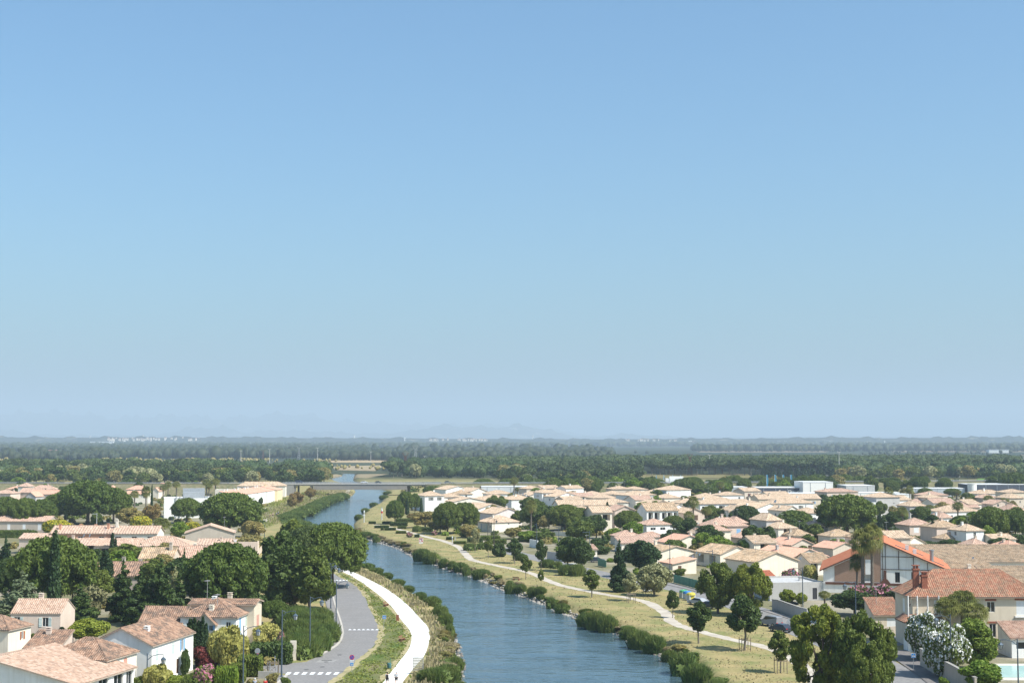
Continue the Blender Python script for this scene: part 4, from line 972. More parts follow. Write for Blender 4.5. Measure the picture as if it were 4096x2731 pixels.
HL('far house with long pink roof left of the big round pine', 175, 1975, 110, 4.2, 9, -6, 'gs', 2.0, 'pink', 'peach', {})
HL('far house with a wide bank of solar panels beyond the big round pine', 545, 1956, 76, 5.0, 9, 4, 'hip', 2.0, 'pink', 'peach', {})
HL('far house with small pointed orange roof among the palms', 640, 1945, 54, 5.4, 9, -6, 'hip', 2.2, 'ivory', 'peach', {})
HL('far pale house behind the two dark palms at the left', 548, 1975, 90, 5.0, 9, 0, 'gs', 1.4, 'ivory', 'peach', {'F': [(.2, 3.4, 's:white'), (.5, 3.4, 'w'), (.8, 3.4, 's:white')]})
HL('far small gabled house left of the white modern block', 622, 1962, 26, 4.6, 8, -10, 'gf', 1.8, 'cream', 'peach', {})
HL('tiny orange-roofed house peeping over the big round pine', 446, 1950, 20, 5.0, 6, 0, 'hip', 1.2, 'peach', 'peach', {})
HL('long house with brownish roof at the end of the white curved row', 1045, 1942, 190, 6.6, 9, 4, 'hip', 2.2, 'ivory', 'tan', {'F': [(.1, 5, 'w'), (.3, 5, 'w')]})
HL('far pale house among palms left of the white curved row', 905, 1960, 90, 4.8, 8, 0, 'flat', 0, 'ivory', 'peach', {'F': [(.3, 3.2, 'w'), (.7, 3.2, 'w')]})
# curved terrace: seven white houses with orange roofs, one object each
ta, tb = Vector(G(945, 1981, 6.2)), Vector(G(1137, 1955, 6.2)); trot = math.degrees(math.atan2((tb - ta).y, (tb - ta).x))
for k in range(5):
    c_ = ta.lerp(tb, (k + .5) / 5); px, cy = pix(c_.x, c_.y, 6.2); wpx = 10; rot = trot + (0, 0, 2, 3, 6)[k]
    HL(['first', 'second', 'third', 'fourth', 'last'][k] + ' house of the white curved terrace, counted from the big pine towards the bridge', px, cy, wpx, 6.2, 9, rot, 'sf', 2.0, 'white' if k < 4 else 'yellow', 'peach', {'F': [(.2, 2.8, 'n'), (.5, 2.8, 'n'), (.8, 2.8, 'n')]}, [(.1, .9, 1.0), (-.3, .85, 1.0)], cat='terrace house', name='terrace_house', ov=0.15, wm=(tb - ta).length / 5 - .3)
HL('beige house with white shutters in the shade of the left umbrella pines', 78, 2083, 240, 4.4, 9, -3, 'gs', 1.6, 'stone', 'pink', {'F': [(.32, 2.3, 'c:white', 1.1, 2.0), (.58, 2.3, 'c:white', 1.1, 2.0), (.84, 2.3, 'c:white', 1.2, 2.3)]})
TW = {'F': [(.15, 4.8, 'w', 1.6, .5), (.5, 4.8, 'w', 1.6, .5), (.85, 4.8, 'w', 1.6, .5)]}
HL('upper terrace house with four chimneys and mottled pink roof', 322, 2131, 240, 6.0, 9, 0, 'gs', 1.9, 'peach', 'new', TW, [(-.38, .25, 1.4), (-.1, .7, 1.0), (.15, .7, 1.0), (.42, .3, 1.4)])
HL('upper terrace house right of the four-chimney house, behind the lone palm', 537, 2132, 180, 6.0, 9, 0, 'gs', 1.9, 'ivory', 'new', TW, [(-.46, .4, 2.2), (-.3, .8, .6)])
HL('low wing with mottled roof at the left end of the upper terrace', 150, 2152, 150, 4.6, 8, -3, 'gs', 1.2, 'pink', 'new', {})
HL('lower terrace house with white awning left of the slender cypress', 300, 2180, 150, 4.4, 9, 0, 'gs', 1.6, 'pink', 'new', {'F': [(.8, 2.6, 'p', 2, 2.2)]})
HL('lower terrace house with striped pergola behind the forked cypress', 455, 2180, 200, 4.4, 9, 0, 'gs', 1.6, 'pink', 'new', {'F': [(.3, 2.4, 'l', 3.2, 2.3), (.72, 2.5, 'p', 1.4, 2.3)]})
HL('lower terrace house with hipped roof beneath the lone palm', 640, 2182, 240, 4.4, 12, 4, 'hip', 2.2, 'pink', 'new', {'F': [(.1, 2.4, 'l', 3.2, 2.3), (.4, 2.4, 'p'), (.85, 2.6, 'c:brown', 2, .8)]})
HL('house with two gabled roofs in the shade of the great canal-side pine', 840, 2130, 190, 4.4, 10, 10, 'gf', 2.4, 'stone', 'new', {'F': [(.5, 1.6, 'n', .8, 1.6), (.72, 1.6, 'n', .8, 1.6)]})
HL('flat-roofed building with dark parapet and patches of tiles', 965, 2172, 130, 3.6, 12, 4, 'flat', 0, 'pink', 'new', {})
HL('low mottled roof right of the two satellite dishes', 850, 2178, 130, 3.6, 9, 2, 'gs', 1.4, 'pink', 'new', {})
HL('stone-coloured house with ivy on its gable and tall chimney', 622, 2232, 134, 5.0, 8, -2, 'gs', 2.3, 'beige', 'brown', {'F': [(.45, 3.6, 'c:blue', 1.2, 1.4)]}, [(.36, .38, 1.8)])
HL('ribbed-roof house with gutter behind the middle pine, two dishes above', 770, 2230, 130, 4.6, 9, 0, 'gs', 2.6, 'ivory', 'pink', {'F': [(.75, 3.4, 'c:red', 1.6, .5)]})
HL('low house with weathered roof and stub chimney below the terraces', 470, 2300, 220, 3.4, 10, 0, 'gs', 2.6, 'stone', 'old', {}, [(-.02, .6, 1.4), (.28, .62, 1.0)])
# foreground, left
HL('pinkish house with pale green shutters, standing alone at the lower left', 142, 2452, 183, 5.6, 7.4, -1, 'gs', 1.9, 'pink', 'new', {'F': [(.13, 4.3, 's:pale', 1.0, 1.5), (.70, 4.2, 's:pale', 1.0, 1.5)]}, ov=0.12, wm=8.2)
def corner_house(label, A, Bp, h, Wd, kind, rise, wall, tile, wins, chim=None, rot=None, D=None, ov=0.3):
    """A: pixel of the near right eave corner, Bp: far right eave corner; the right-hand wall runs from A to B"""
    ax, ay = G(*A, h); bx, by = G(*Bp, h); a = -math.atan2(bx - ax, by - ay) if rot is None else math.radians(rot)
    D = D or math.hypot(bx - ax, by - ay)
    cx = ax - math.cos(a) * Wd / 2; cyy = ay - math.sin(a) * Wd / 2
    e = empty('house', label, 'house', (cx, cyy, 0), a, LV); make_body(e, Wd, D, h, kind, rise, wall, tile, wins, chim, ov, 200); HOUSES.append((cx, cyy, Wd, D, a, h)); return e
corner_house('cream house cut by the left edge with rust shutter and white drainpipe', (33, 2515), (124, 2495), 5.4, 9, 'hip', 1.6, 'cream', 'old', {'R': [(.62, 4.0, 's:rust', .6, 1.2)]})
corner_house('long white house with old tiled roof behind the fan of cypresses', (608, 2578), (743, 2524), 5.6, 9.2, 'gf', 2.2, 'white', 'old', {'R': [(.12, 4.0, 'c:pale', 1.0, 1.7), (.5, 4.1, 'c:pale', 1.0, 1.6), (.72, 4.2, 's:blue', .8, 1.6), (.3, 1.3, 'n', .8, 1.2), (.62, 1.4, 'd:brown'), (.8, 1.4, 'd:blue')]}, [(.2, .3, .5)], rot=-11)
corner_house('white house with dark tiled hip between the big near roof and the long house', (426, 2635), (547, 2600), 5.2, 9.5, 'hip', 2.1, 'ivory', 'old', {'R': [(.62, 4.0, 'c:salmon', 1.0, 1.3), (.75, 1.4, 'd:pale')]}, rot=-14)
corner_house('big pale-tiled building at the bottom left with dark posts under its eave', (309, 2735), (534, 2665), 4.0, 24, 'gf', 2.6, 'white', 'new', {'R': [(.45, 2.2, 'p', 2.4, 2.8), (.72, 2.2, 'p', 2.4, 2.8), (.92, 2.2, 'p', 1.6, 2.8)]}, rot=-14, ov=.4)
corner_house('white house with blue shutters and hipped roof beside the yellow bushes', (945, 2465), (1030, 2435), 5.8, 9.2, 'hip', 2.3, 'white', 'old', {'R': [(.22, 4.0, 'c:blue', 1.1, 3.0), (.55, 4.4, 'c:sage', .9, 1.6), (.85, 4.2, 'c:red', .8, 1.6)], 'F': [(.86, 4.5, 'w', .8, .9)]}, [(-.1, .6, .5)], rot=-6, D=10)
HL('beige parapet building with tiled coping behind the blue-shuttered house', 888, 2414, 262, 7.1, 5, -4, 'gs', .5, 'sand', 'old', {'R': [(.5, 3.4, 'c:salmon', 1.6, 3.4)]})
HL('ochre small house with low roof behind the fan of cypresses', 820, 2490, 80, 4.8, 6, -8, 'gf', 1.6, 'cream', 'old', {'F': [(.8, 4.0, 's:blue', .7, .9)]})
HL('old brown roof behind the long white house', 640, 2492, 170, 4.6, 8, -4, 'gs', 2.2, 'ivory', 'old', {})
HL('low dark-tiled roof between the pinkish house and the big near roof', 165, 2590, 130, 4.0, 7, 0, 'sf', 1.7, 'pink', 'old', {})
# ------------------------------------------------------------------ foliage
def ico(sub=1):
    t = (1 + 5 ** .5) / 2
    v = [(-1, t, 0), (1, t, 0), (-1, -t, 0), (1, -t, 0), (0, -1, t), (0, 1, t), (0, -1, -t), (0, 1, -t), (t, 0, -1), (t, 0, 1), (-t, 0, -1), (-t, 0, 1)]
    f = [(0, 11, 5), (0, 5, 1), (0, 1, 7), (0, 7, 10), (0, 10, 11), (1, 5, 9), (5, 11, 4), (11, 10, 2), (10, 7, 6), (7, 1, 8), (3, 9, 4), (3, 4, 2), (3, 2, 6), (3, 6, 8), (3, 8, 9), (4, 9, 5), (2, 4, 11), (6, 2, 10), (8, 6, 7), (9, 8, 1)]
    v = [np.array(p) / np.linalg.norm(p) for p in v]
    for _ in range(sub):
        mid = {}; nf = []
        def M(a, b):
            k = (min(a, b), max(a, b))
            if k not in mid: p = v[a] + v[b]; v.append(p / np.linalg.norm(p)); mid[k] = len(v) - 1
            return mid[k]
        for a, b, c in f:
            x, y, z = M(a, b), M(b, c), M(c, a); nf += [(a, x, z), (b, y, x), (c, z, y), (x, y, z)]
        f = nf
    return np.array(v), np.array(f)
ICO = {0: ico(0), 1: ico(1), 2: ico(2)}
def blob_arrays(c, r, rs, rough=0.18, sub=1):
    v, f = ICO[sub]; n = v * (1 + rough * (rs.rand(len(v), 1) * 2 - 1)) * np.array(r) + np.array(c); return n, f
def leaves(lobes, n, size, rs, up=0.0, elong=1.7, jit=0.25, cull=0.72, rnd=0.9, minz=None, updir=0.0):
    """leaf-sized rhombi over and inside the surface of a set of lobes (c, r)"""
    Cc = np.array([l[0] for l in lobes], float); Rr = np.array([l[1] for l in lobes], float)
    w = (Rr[:, 0] * Rr[:, 1] + Rr[:, 0] * Rr[:, 2]); w = w / w.sum()
    m = int(n * 2.6); k = rs.choice(len(lobes), m, p=w); d = rs.randn(m, 3); d /= np.linalg.norm(d, axis=1)[:, None]
    if up: d[:, 2] = d[:, 2] + up; d /= np.linalg.norm(d, axis=1)[:, None]
    P = Cc[k] + d * Rr[k] * (1 - jit + jit * 1.4 * rs.rand(m, 1))
    keep = np.ones(m, bool)
    for c, r in zip(Cc, Rr):
        q = np.linalg.norm((P - c) / r, axis=1); keep &= (q > cull)
    if minz is not None: keep &= P[:, 2] > minz
    P = P[keep][:n]; d = d[keep][:n]; m = len(P)
    nr = d + rs.randn(m, 3) * rnd; nr /= np.linalg.norm(nr, axis=1)[:, None]
    t = rs.randn(m, 3); t[:, 2] += updir; t -= (t * nr).sum(1)[:, None] * nr; t /= np.linalg.norm(t, axis=1)[:, None] + 1e-9; b = np.cross(nr, t)
    s = size * (0.6 + 0.8 * rs.rand(m, 1)); e = t * s * elong * 0.5; g = b * s * 0.5
    V = np.stack([P - e, P + g, P + e, P - g], 1).reshape(-1, 3); F = np.arange(m * 4).reshape(m, 4); return V, F
def crown_mesh(name, lobes, n, size, mat, seed, core=0.66, **k):
    rs = np.random.RandomState(seed); V, F = leaves(lobes, n, size, rs, **k); Vs = [V]; Fq = F; off = len(V); Ft = []
    if core:
        for c, r in lobes:
            v, f = blob_arrays(c, np.array(r) * core, rs, 0.14, 1); Vs.append(v); Ft.append(f + off); off += len(v)
    return mk_mesh(name, np.concatenate(Vs), [Fq] + ([np.concatenate(Ft)] if Ft else []), mat)
BARK = plain('bark', (0.14, 0.105, 0.08), 0.95, 0.4, 3.0); BARK_PALE = plain('bark_pale', (0.26, 0.22, 0.17), 0.95, 0.3, 3.0); PALM_BARK = plain('palm_bark', (0.20, 0.165, 0.13), 0.95, 0.45, 5.0)
L_PINE = leaf('needles_pine', (0.035, 0.068, 0.016), (0.070, 0.112, 0.024), 0.15, 0.7)
L_PINE2 = leaf('needles_pine_far', (0.024, 0.045, 0.018), (0.042, 0.07, 0.024), 0.15, 0.4)
L_DARK = leaf('leaves_dark', (0.024, 0.050, 0.018), (0.045, 0.080, 0.024), 0.2)
L_MID = leaf('leaves_mid', (0.045, 0.080, 0.020), (0.085, 0.125, 0.032), 0.25)
L_BRIGHT = leaf('leaves_bright', (0.060, 0.125, 0.020), (0.120, 0.190, 0.035), 0.3)
L_YG = leaf('leaves_yellow_green', (0.16, 0.21, 0.025), (0.30, 0.33, 0.045), 0.3)
L_YELLOW = leaf('leaves_yellow', (0.30, 0.28, 0.06), (0.48, 0.44, 0.14), 0.25, 2.0)
L_GOLD = leaf('blossom_gold', (0.50, 0.40, 0.02), (0.62, 0.50, 0.04), 0.2)
L_CYP = leaf('leaves_cypress', (0.012, 0.031, 0.014), (0.022, 0.048, 0.018), 0.1)
L_CEDAR = leaf('needles_cedar', (0.050, 0.085, 0.060), (0.090, 0.125, 0.090), 0.1)
L_GREY = leaf('leaves_grey', (0.11, 0.14, 0.095), (0.20, 0.235, 0.165), 0.2)
L_OLIVE = leaf('leaves_tamarisk', (0.10, 0.115, 0.055), (0.18, 0.175, 0.085), 0.2)
L_TAN = leaf('leaves_dry', (0.15, 0.115, 0.06), (0.12, 0.13, 0.055), 0.2)
L_RED = leaf('leaves_red', (0.05, 0.016, 0.022), (0.10, 0.03, 0.036), 0.2, 2.0)
L_MAUVE = leaf('leaves_mauve', (0.16, 0.085, 0.07), (0.22, 0.12, 0.09), 0.2)
L_REED = leaf('reed_blades', (0.055, 0.105, 0.035), (0.095, 0.145, 0.05), 0.25, 0.5, (0.13, 0.15, 0.06))
L_PALM = leaf('palm_fronds', (0.055, 0.080, 0.024), (0.11, 0.135, 0.048), 0.2, 1.5)
L_DEAD = leaf('palm_skirt', (0.17, 0.125, 0.075), (0.25, 0.19, 0.12), 0.1, 1.5)
L_PINK = leaf('blossom_pink', (0.58, 0.20, 0.30), (0.72, 0.34, 0.42), 0.2, 3.0)
L_WHITEF = leaf('blossom_white', (0.78, 0.77, 0.72), (0.85, 0.84, 0.80), 0.2, 3.0)
L_STRAW = leaf('dry_grass', (0.36, 0.30, 0.16), (0.46, 0.38, 0.22), 0.4, 0.6, (0.26, 0.25, 0.11))
L_GRASS = leaf('green_grass', (0.085, 0.13, 0.035), (0.14, 0.18, 0.06), 0.3, 0.6)
PROTO = {}
def dome_lobes(rs, R, H0, H1, n, rl, flat=0.85):
    """lobes over a flattened dome of radius R between heights H0 and H1"""
    L = []
    for i in range(n):
        a = i * 2.399963 + rs.rand() * .5; u = math.sqrt((i + 0.5) / n); rr = u * (R - rl * .75)
        z = H0 + (H1 - H0 - rl * .8) * math.sqrt(max(0, 1 - (u * .93) ** 2)) ; q = rl * rs.uniform(.75, 1.2)
        L.append(((rr * math.cos(a), rr * math.sin(a), z), (q, q, q * flat)))
    return L
def ball_lobes(rs, R, z0, z1, n, rl, wid=1.0):
    L = []; zc = (z0 + z1) / 2; hz = (z1 - z0) / 2
    while len(L) < n:
        p = rs.randn(3); p /= np.linalg.norm(p); p *= rs.uniform(.45, 1.0) ** .5
        q = rl * rs.uniform(.7, 1.25); L.append(((p[0] * (R - q * .8), p[1] * (R - q * .8), zc + p[2] * (hz - q * .7)), (q, q, q * .85)))
    return L
def limbs(mb, H, z0, lobes, rs, r0, n=7, m=0):
    mb.path([(0, 0, -0.3), (rs.uniform(-.1, .1) * H * .3, rs.uniform(-.1, .1) * H * .2, z0 * .55), (0, 0, z0)], [r0 * 1.25, r0, r0 * .8], 8, m)
    for i in range(n):
        c = lobes[int(rs.randint(len(lobes)))][0]; p = Vector((0, 0, z0 * rs.uniform(.75, 1))); q = Vector(c)
        mid = p.lerp(q, .5) + Vector((0, 0, -0.04 * H)); mb.path([p, mid, q], [r0 * .5, r0 * .32, r0 * .12], 5, m)
def reg(kind, W0, H0, parts): PROTO.setdefault(kind, []).append((W0, H0, parts))
def P_pine(seed, n=24000, leafmat=L_PINE):
    rs = np.random.RandomState(seed); R, H = 8.0, 12.0
    lob = dome_lobes(rs, R, 4.6, H, 62, 1.45) + [((rs.uniform(-4, 4), rs.uniform(-4, 4), 5.8), (2.2, 2.2, 1.5)) for _ in range(6)]
    lob += [((math.cos(a) * q, math.sin(a) * q, zz + rs.rand() * .8), (1.25, 1.25, 1.0)) for q, zz in ((6.5, 4.9), (5.2, 3.9), (6.3, 6.4)) for a in np.arange(rs.rand(), 6.28, .5)]
    mb = MB(); limbs(mb, H, 4.2, lob, rs, 0.42, 14)
    cr = crown_mesh('crown', lob, n, 0.31, leafmat, seed, core=.72, jit=.42, up=.25, elong=2.2, updir=1.2, cull=.62)
    reg('pine', 2 * R, H, [('trunk', mb.mesh('trunk', BARK, True)), ('crown', cr)])
for s in (1, 2, 3): P_pine(s)
def P_broad(seed, n, matl, R=4.0, H=9.0, z0=2.2, nl=34, rl=1.25, size=.42, kind='broad', bark=BARK, core=.58):
    rs = np.random.RandomState(seed); lob = ball_lobes(rs, R, z0, H, nl, rl)
    mb = MB(); limbs(mb, H, z0 + (H - z0) * .3, lob, rs, R * .055, 9)
    reg(kind, 2 * R, H, [('trunk', mb.mesh('trunk', bark, True)), ('crown', crown_mesh('crown', lob, n, size, matl, seed, core=core, jit=.35, cull=.6))])
for s in (11, 12, 13): P_broad(s, 9500, L_MID, size=.36)
for s in (14, 15): P_broad(s, 24000, L_MID, 8.0, 13.0, 1.5, 62, 1.9, .40, 'big', core=.42)
for s in (9, 10): P_broad(s, 16000, L_MID, 4.5, 14.0, .8, 60, 1.35, .42, 'tall', core=.55)
for s in (16, 17): P_broad(s, 3600, L_MID, 1.9, 5.2, 1.5, 26, .52, .20, 'young', BARK_PALE, .3)
for s in (18, 19): P_broad(s, 5200, L_GREY, 3.6, 6.0, .6, 30, 1.0, .30, 'wispy', BARK_PALE, .62)
for s in (5, 6): P_broad(s, 19000, L_MID, 8.0, 13.0, 1.0, 80, 1.15, .36, 'airy', core=.34)
def P_bush(seed, n=3600, R=1.5, H=2.4, kind='bush', size=.24, matl=L_MID, blos=None, nb=0):
    rs = np.random.RandomState(seed); lob = ball_lobes(rs, R, -0.3, H, 22, R * .36)
    parts = [('foliage', crown_mesh('foliage', lob, n, size, matl, seed, core=.66, minz=-.1, jit=.3))]
    if blos is not None:
        parts.append(('blossom', crown_mesh('blossom', [(c, tuple(np.array(r) * 1.06)) for c, r in lob], nb, size * 1.05, blos, seed + 5, core=0, jit=.08, cull=.93, up=.25, elong=1.1)))
    reg(kind, 2 * R, H, parts)
for s in (21, 22): P_bush(s)
for s in (23, 24): P_bush(s, 7000, 2.6, 3.4, 'ball', .24, L_YELLOW)
for s in (25, 26): P_bush(s, 2600, 1.6, 2.8, 'oleander', .24, L_MID, L_PINK, 900)
P_bush(27, 9000, 3.2, 5.0, 'white_oleander', .26, L_MID, L_WHITEF, 2300)
P_bush(28, 3600, 3.0, 4.6, 'golden', .34, L_YG, L_GOLD, 1500)
def P_cypress(seed, n=3600):
    rs = np.random.RandomState(seed); H, R = 12.0, 1.15; lob = []
    for i in range(30):
        z = .3 + i / 29 * (H - .9); u = z / H; r = R * (min(1, u * 5 + .35) * (1 - u) ** .55) * rs.uniform(.85, 1.05) + .1
        lob.append(((rs.uniform(-.12, .12), rs.uniform(-.12, .12), z), (r, r, .75)))
    mb = MB(); mb.tube((0, 0, -.3), (0, 0, H * .5), .22, .08)
    reg('cypress', 2 * R, H, [('trunk', mb.mesh('trunk', BARK)), ('crown', crown_mesh('crown', lob, n, .30, L_CYP, seed, core=.72, jit=.3, cull=.7, elong=2.4, updir=2.5, rnd=.6))])
for s in (31, 32): P_cypress(s)
def P_conifer(seed, n=7500, matl=L_DARK, kind='conifer', R=3.6, H=12.0):
    rs = np.random.RandomState(seed); lob = []; mb = MB(); mb.tube((0, 0, -.3), (0, 0, H * .93), .3, .05)
    for i in range(13):
        u = i / 12; z = 1.0 + u * (H - 1.6); rr = R * (1 - u) ** .8 * rs.uniform(.8, 1.1)
        for k in range(max(1, int(7 * (1 - u * .8)))):
            a = rs.rand() * 6.28; q = rr * rs.uniform(.5, .95); p = (q * math.cos(a), q * math.sin(a), z - q * .12)
            lob.append((p, (.28 + rr * .30, .28 + rr * .30, .26 + rr * .12))); mb.tube((0, 0, z), p, .07, .03, 4)
        lob.append(((0, 0, z), (rr * .4 + .1, rr * .4 + .1, .6)))
    reg(kind, 2 * R, H, [('trunk', mb.mesh('trunk', BARK)), ('crown', crown_mesh('crown', lob, n, .34, matl, seed, core=.7, jit=.3, cull=.6, elong=2.0))])
P_conifer(41); P_conifer(42); P_conifer(43, 7500, L_CEDAR, 'cedar', 5.0, 10.0)
def P_palm(seed, nf=54):
    rs = np.random.RandomState(seed); H = 9.0; mb = MB(); lean = rs.uniform(-.25, .25)
    mb.path([(0, 0, -.3), (lean * .3, 0, H * .4), (lean, 0, H)], [.42, .28, .24], 8)
    top = Vector((lean, 0, H)); V = []; F = []; V2 = []; F2 = []
    def frond(el, az, L, VV, FF, droop):
        d = Vector((math.cos(az) * math.cos(el), math.sin(az) * math.cos(el), math.sin(el))); p = top + d * L * .52 + Vector((0, 0, -droop * L * .12))
        side = d.cross(Vector((0, 0, 1))).normalized(); upv = side.cross(d).normalized(); n = len(VV)
        VV += [tuple(top), tuple(top + side * .05), tuple(p + side * .04), tuple(p)]; FF.append((n, n + 1, n + 2, n + 3))
        for j in range(13):
            a = (j - 6) / 6 * 1.75; dd = (d * math.cos(a) + side * math.sin(a)).normalized(); tip = p + dd * L * .52 * (1 - .1 * abs(a)) + Vector((0, 0, -1)) * L * (.16 + .10 * rs.rand()) * (1 + droop)
            m = p + dd * L * .30 + upv * .03; wv = dd.cross(upv) * .05 * L * .55
            n = len(VV); VV += [tuple(p), tuple(m + wv), tuple(tip), tuple(m - wv)]; FF.append((n, n + 1, n + 2, n + 3))
    for i in range(nf):
        u = i / nf; frond(1.35 - u * 2.0 + rs.uniform(-.12, .12), i * 2.4 + rs.rand() * .3, rs.uniform(2.1, 2.7), V, F, .3 + u * .6)
    for i in range(26): frond(-1.15 - rs.uniform(0, .3), i * 2.4, rs.uniform(1.5, 2.0), V2, F2, .5)
    reg('palm', 4.8, H + 1.9, [('trunk', mb.mesh('trunk', PALM_BARK, True)), ('fronds', mk_mesh('fronds', V, F, L_PALM)), ('dead_fronds', mk_mesh('dead_fronds', V2, F2, L_DEAD))])
for s in (51, 52, 53): P_palm(s)
def P_reed(seed, n=2400, R=2.2, H=2.6, kind='reed'):
    rs = np.random.RandomState(seed); a = rs.rand(n) * 6.28; r = R * np.sqrt(rs.rand(n)) * (0.85 + .15 * np.sin(a * 3 + seed)); x = r * np.cos(a); y = r * np.sin(a); h = H * (1 - .45 * (r / R) ** 2) * rs.uniform(.6, 1.1, n)
    lx = rs.randn(n) * .35 + x / R * .5; ly = rs.randn(n) * .35 + y / R * .5; w = rs.uniform(.035, .075, n); t = rs.rand(n) * 3.14; dx = np.cos(t) * w; dy = np.sin(t) * w
    z0 = np.full(n, -.35); V = np.stack([np.stack([x - dx, y - dy, z0], 1), np.stack([x + dx, y + dy, z0], 1), np.stack([x + lx * .45 + dx * .9, y + ly * .45 + dy * .9, h * .7], 1), np.stack([x + lx, y + ly, h], 1), np.stack([x + lx * .45 - dx * .9, y + ly * .45 - dy * .9, h * .7], 1)], 1).reshape(-1, 3)
    F = np.arange(n * 5).reshape(n, 5)
    lob = [((rs.uniform(-.6, .6) * R, rs.uniform(-.6, .6) * R, H * .25), (R * .35, R * .35, H * .32)) for _ in range(7)]; Vs = [V]; Ft = []; off = len(V)
    for c, rr in lob: v, f = blob_arrays(c, rr, rs, .2, 1); Vs.append(v); Ft.append(f + off); off += len(v)
    V3, F3 = leaves([(c, tuple(np.array(q) * 1.45)) for c, q in lob], 900, .38, rs, elong=3.2, jit=.3, cull=.6, updir=1.0); Vs.append(V3)
    reg(kind, 2 * R, H, [('blades', mk_mesh('blades', np.concatenate(Vs), [F, np.concatenate(Ft), F3 + off], L_REED))])
for s in (61, 62, 63): P_reed(s)
def P_hedge(seed):
    rs = np.random.RandomState(seed); lob = [((x, y, z), (.62, .5, .55)) for x in np.arange(-2.6, 2.7, .65) for y in (-.35, .35) for z in (.4, 1.1, 1.5)]
    reg('hedge', 6.2, 2.0, [('foliage', crown_mesh('foliage', lob, 3600, .2, L_MID, seed, core=.85, jit=.15, cull=.85, minz=0))])
P_hedge(71)
_pc = {}
def plant(kind, x, y, Wd, Ht, label, cat='tree', group=None, mat=None, name=None, rot=None, var=None, sy=None, z=None):
    L = PROTO[kind]; r = random.Random(int(x * 131 + y * 17)); W0, H0, parts = L[var if var is not None else r.randrange(len(L))]
    e = empty(name or (kind + '_tree'), label, cat, (x, y, (gz(x, y) if z is None else z)), r.uniform(0, 6.28) if rot is None else rot, group, (Wd / W0, (sy or Wd) / W0 if kind != 'hedge' else (sy or 1.2) / 1.4, Ht / H0))
    for pn, me in parts:
        o = link(pn, me, e)
        if mat is not None and pn in ('crown', 'foliage', 'blades'): o.material_slots[0].link = 'OBJECT'; o.material_slots[0].material = mat
    return e
def TP(kind, px, base, top, wpx, label, cat='tree', group=None, mat=None, name=None, **k):
    """plant standing at pixel px, base; its crown reaches pixel top; wpx wide"""
    x, y = G(px, base, gz(*G(px, base, 0))); s = scl(base); return plant(kind, x, y, wpx / s, (base - top) / s, label, cat, group, mat, name, **k)
# ------------------------------------------------------------------ trees and shrubs, left side
GP = 'umbrella pines of the estates'
def pine(px, base, top, w, label, **k): return TP('pine', px, base, top, w, label, 'pine tree', GP, name='umbrella_pine', **k)
pine(262, 2092, 1968, 190, 'left shoulder of the big round pine clump behind the terrace roofs')
pine(352, 2100, 1922, 250, 'tallest domed pine of the clump behind the terrace roofs at the left')
pine(452, 2092, 1952, 150, 'right end pine of the big clump, with a bare patch on its flank')
pine(22, 2125, 1986, 130, 'umbrella pine cut by the left edge above the shaded beige house')
pine(100, 2127, 1992, 120, 'middle umbrella pine before the shaded beige house')
pine(168, 2126, 1996, 120, 'right-hand umbrella pine before the shaded beige house')
pine(745, 2092, 1992, 125, 'dark round pine against the white modern block')
pine(918, 2152, 1970, 262, 'spreading umbrella pine on a stout trunk above the two gabled roofs')
pine(212, 2450, 2148, 345, 'huge round pine filling the garden behind the tall cypress', )
pine(40, 2420, 2230, 150, 'dark pine at the left edge beside the huge round pine', mat=L_DARK)
pine(900, 2475, 2172, 345, 'broad dense pine in the middle of the left gardens')
pine(1330, 2350, 2090, 285, 'great umbrella pine leaning over the bend of the road and the canal')
pine(1215, 2352, 2110, 230, 'dark inner pine joined to the great pine by the canal', mat=L_PINE2)
TP('tall', 1130, 2440, 2115, 210, 'tall dark poplar-like tree left of the great canal pine', 'tree', None, L_DARK, 'poplar')
TP('tall', 1240, 2440, 2165, 170, 'leafy green tree with bare branches below the great canal pine', 'tree', None, L_MID, 'leafy_tree')
TP('tall', 1180, 2330, 2070, 150, 'tall green tree rising behind the dark poplar-like tree', 'tree', None, L_MID, 'leafy_tree')
TP('broad', 1290, 2432, 2300, 110, 'low leafy tree beside the road bend under the pines', 'tree', None, L_MID, 'leafy_tree')
TP('wispy', 1160, 2430, 2290, 120, 'bare twiggy brown shrub under the dark poplar-like tree', 'shrub', None, L_TAN, 'twiggy_shrub')
TP('pine', 1100, 2496, 2400, 118, 'young bushy pine beside the reed thicket', 'pine tree', None, L_PINE, 'young_pine')
CY = 'cypresses of the left gardens'
def cyp(px, base, top, w, label, g=CY, **k): return TP('cypress', px, base, top, w, label, 'cypress', g, name='cypress', **k)
cyp(215, 2470, 2125, 56, 'tall pillar cypress in front of the huge round pine')
cyp(418, 2370, 2202, 62, 'broad pointed cypress left of the dark conifers'); cyp(441, 2360, 2240, 34, 'small cypress leaning on the broad pointed one')
cyp(448, 2245, 2132, 26, 'thin cypress before the lower terrace, left of its twin'); cyp(462, 2245, 2150, 16, 'short twin of the thin cypress before the terrace')
cyp(562, 2245, 2172, 16, 'little cypress on the terrace under the brown pergola'); cyp(606, 2060, 1940, 12, 'slim cypress behind the round pine clump')
for i, (px, tp, w) in enumerate([(758, 2476, 40), (776, 2470, 32), (793, 2482, 28), (808, 2468, 26), (823, 2492, 22)]):
    cyp(px, 2626, tp, w + 6, ['leftmost', 'second', 'middle', 'fourth', 'rightmost'][i] + ' pointed cypress of the fan beside the long white house', 'cypresses fanned beside the white house')
TP('cypress', 246, 2596, 2508, 62, 'squat ragged cypress shrub right of the pinkish house', 'cypress', None, None, 'cypress_shrub')
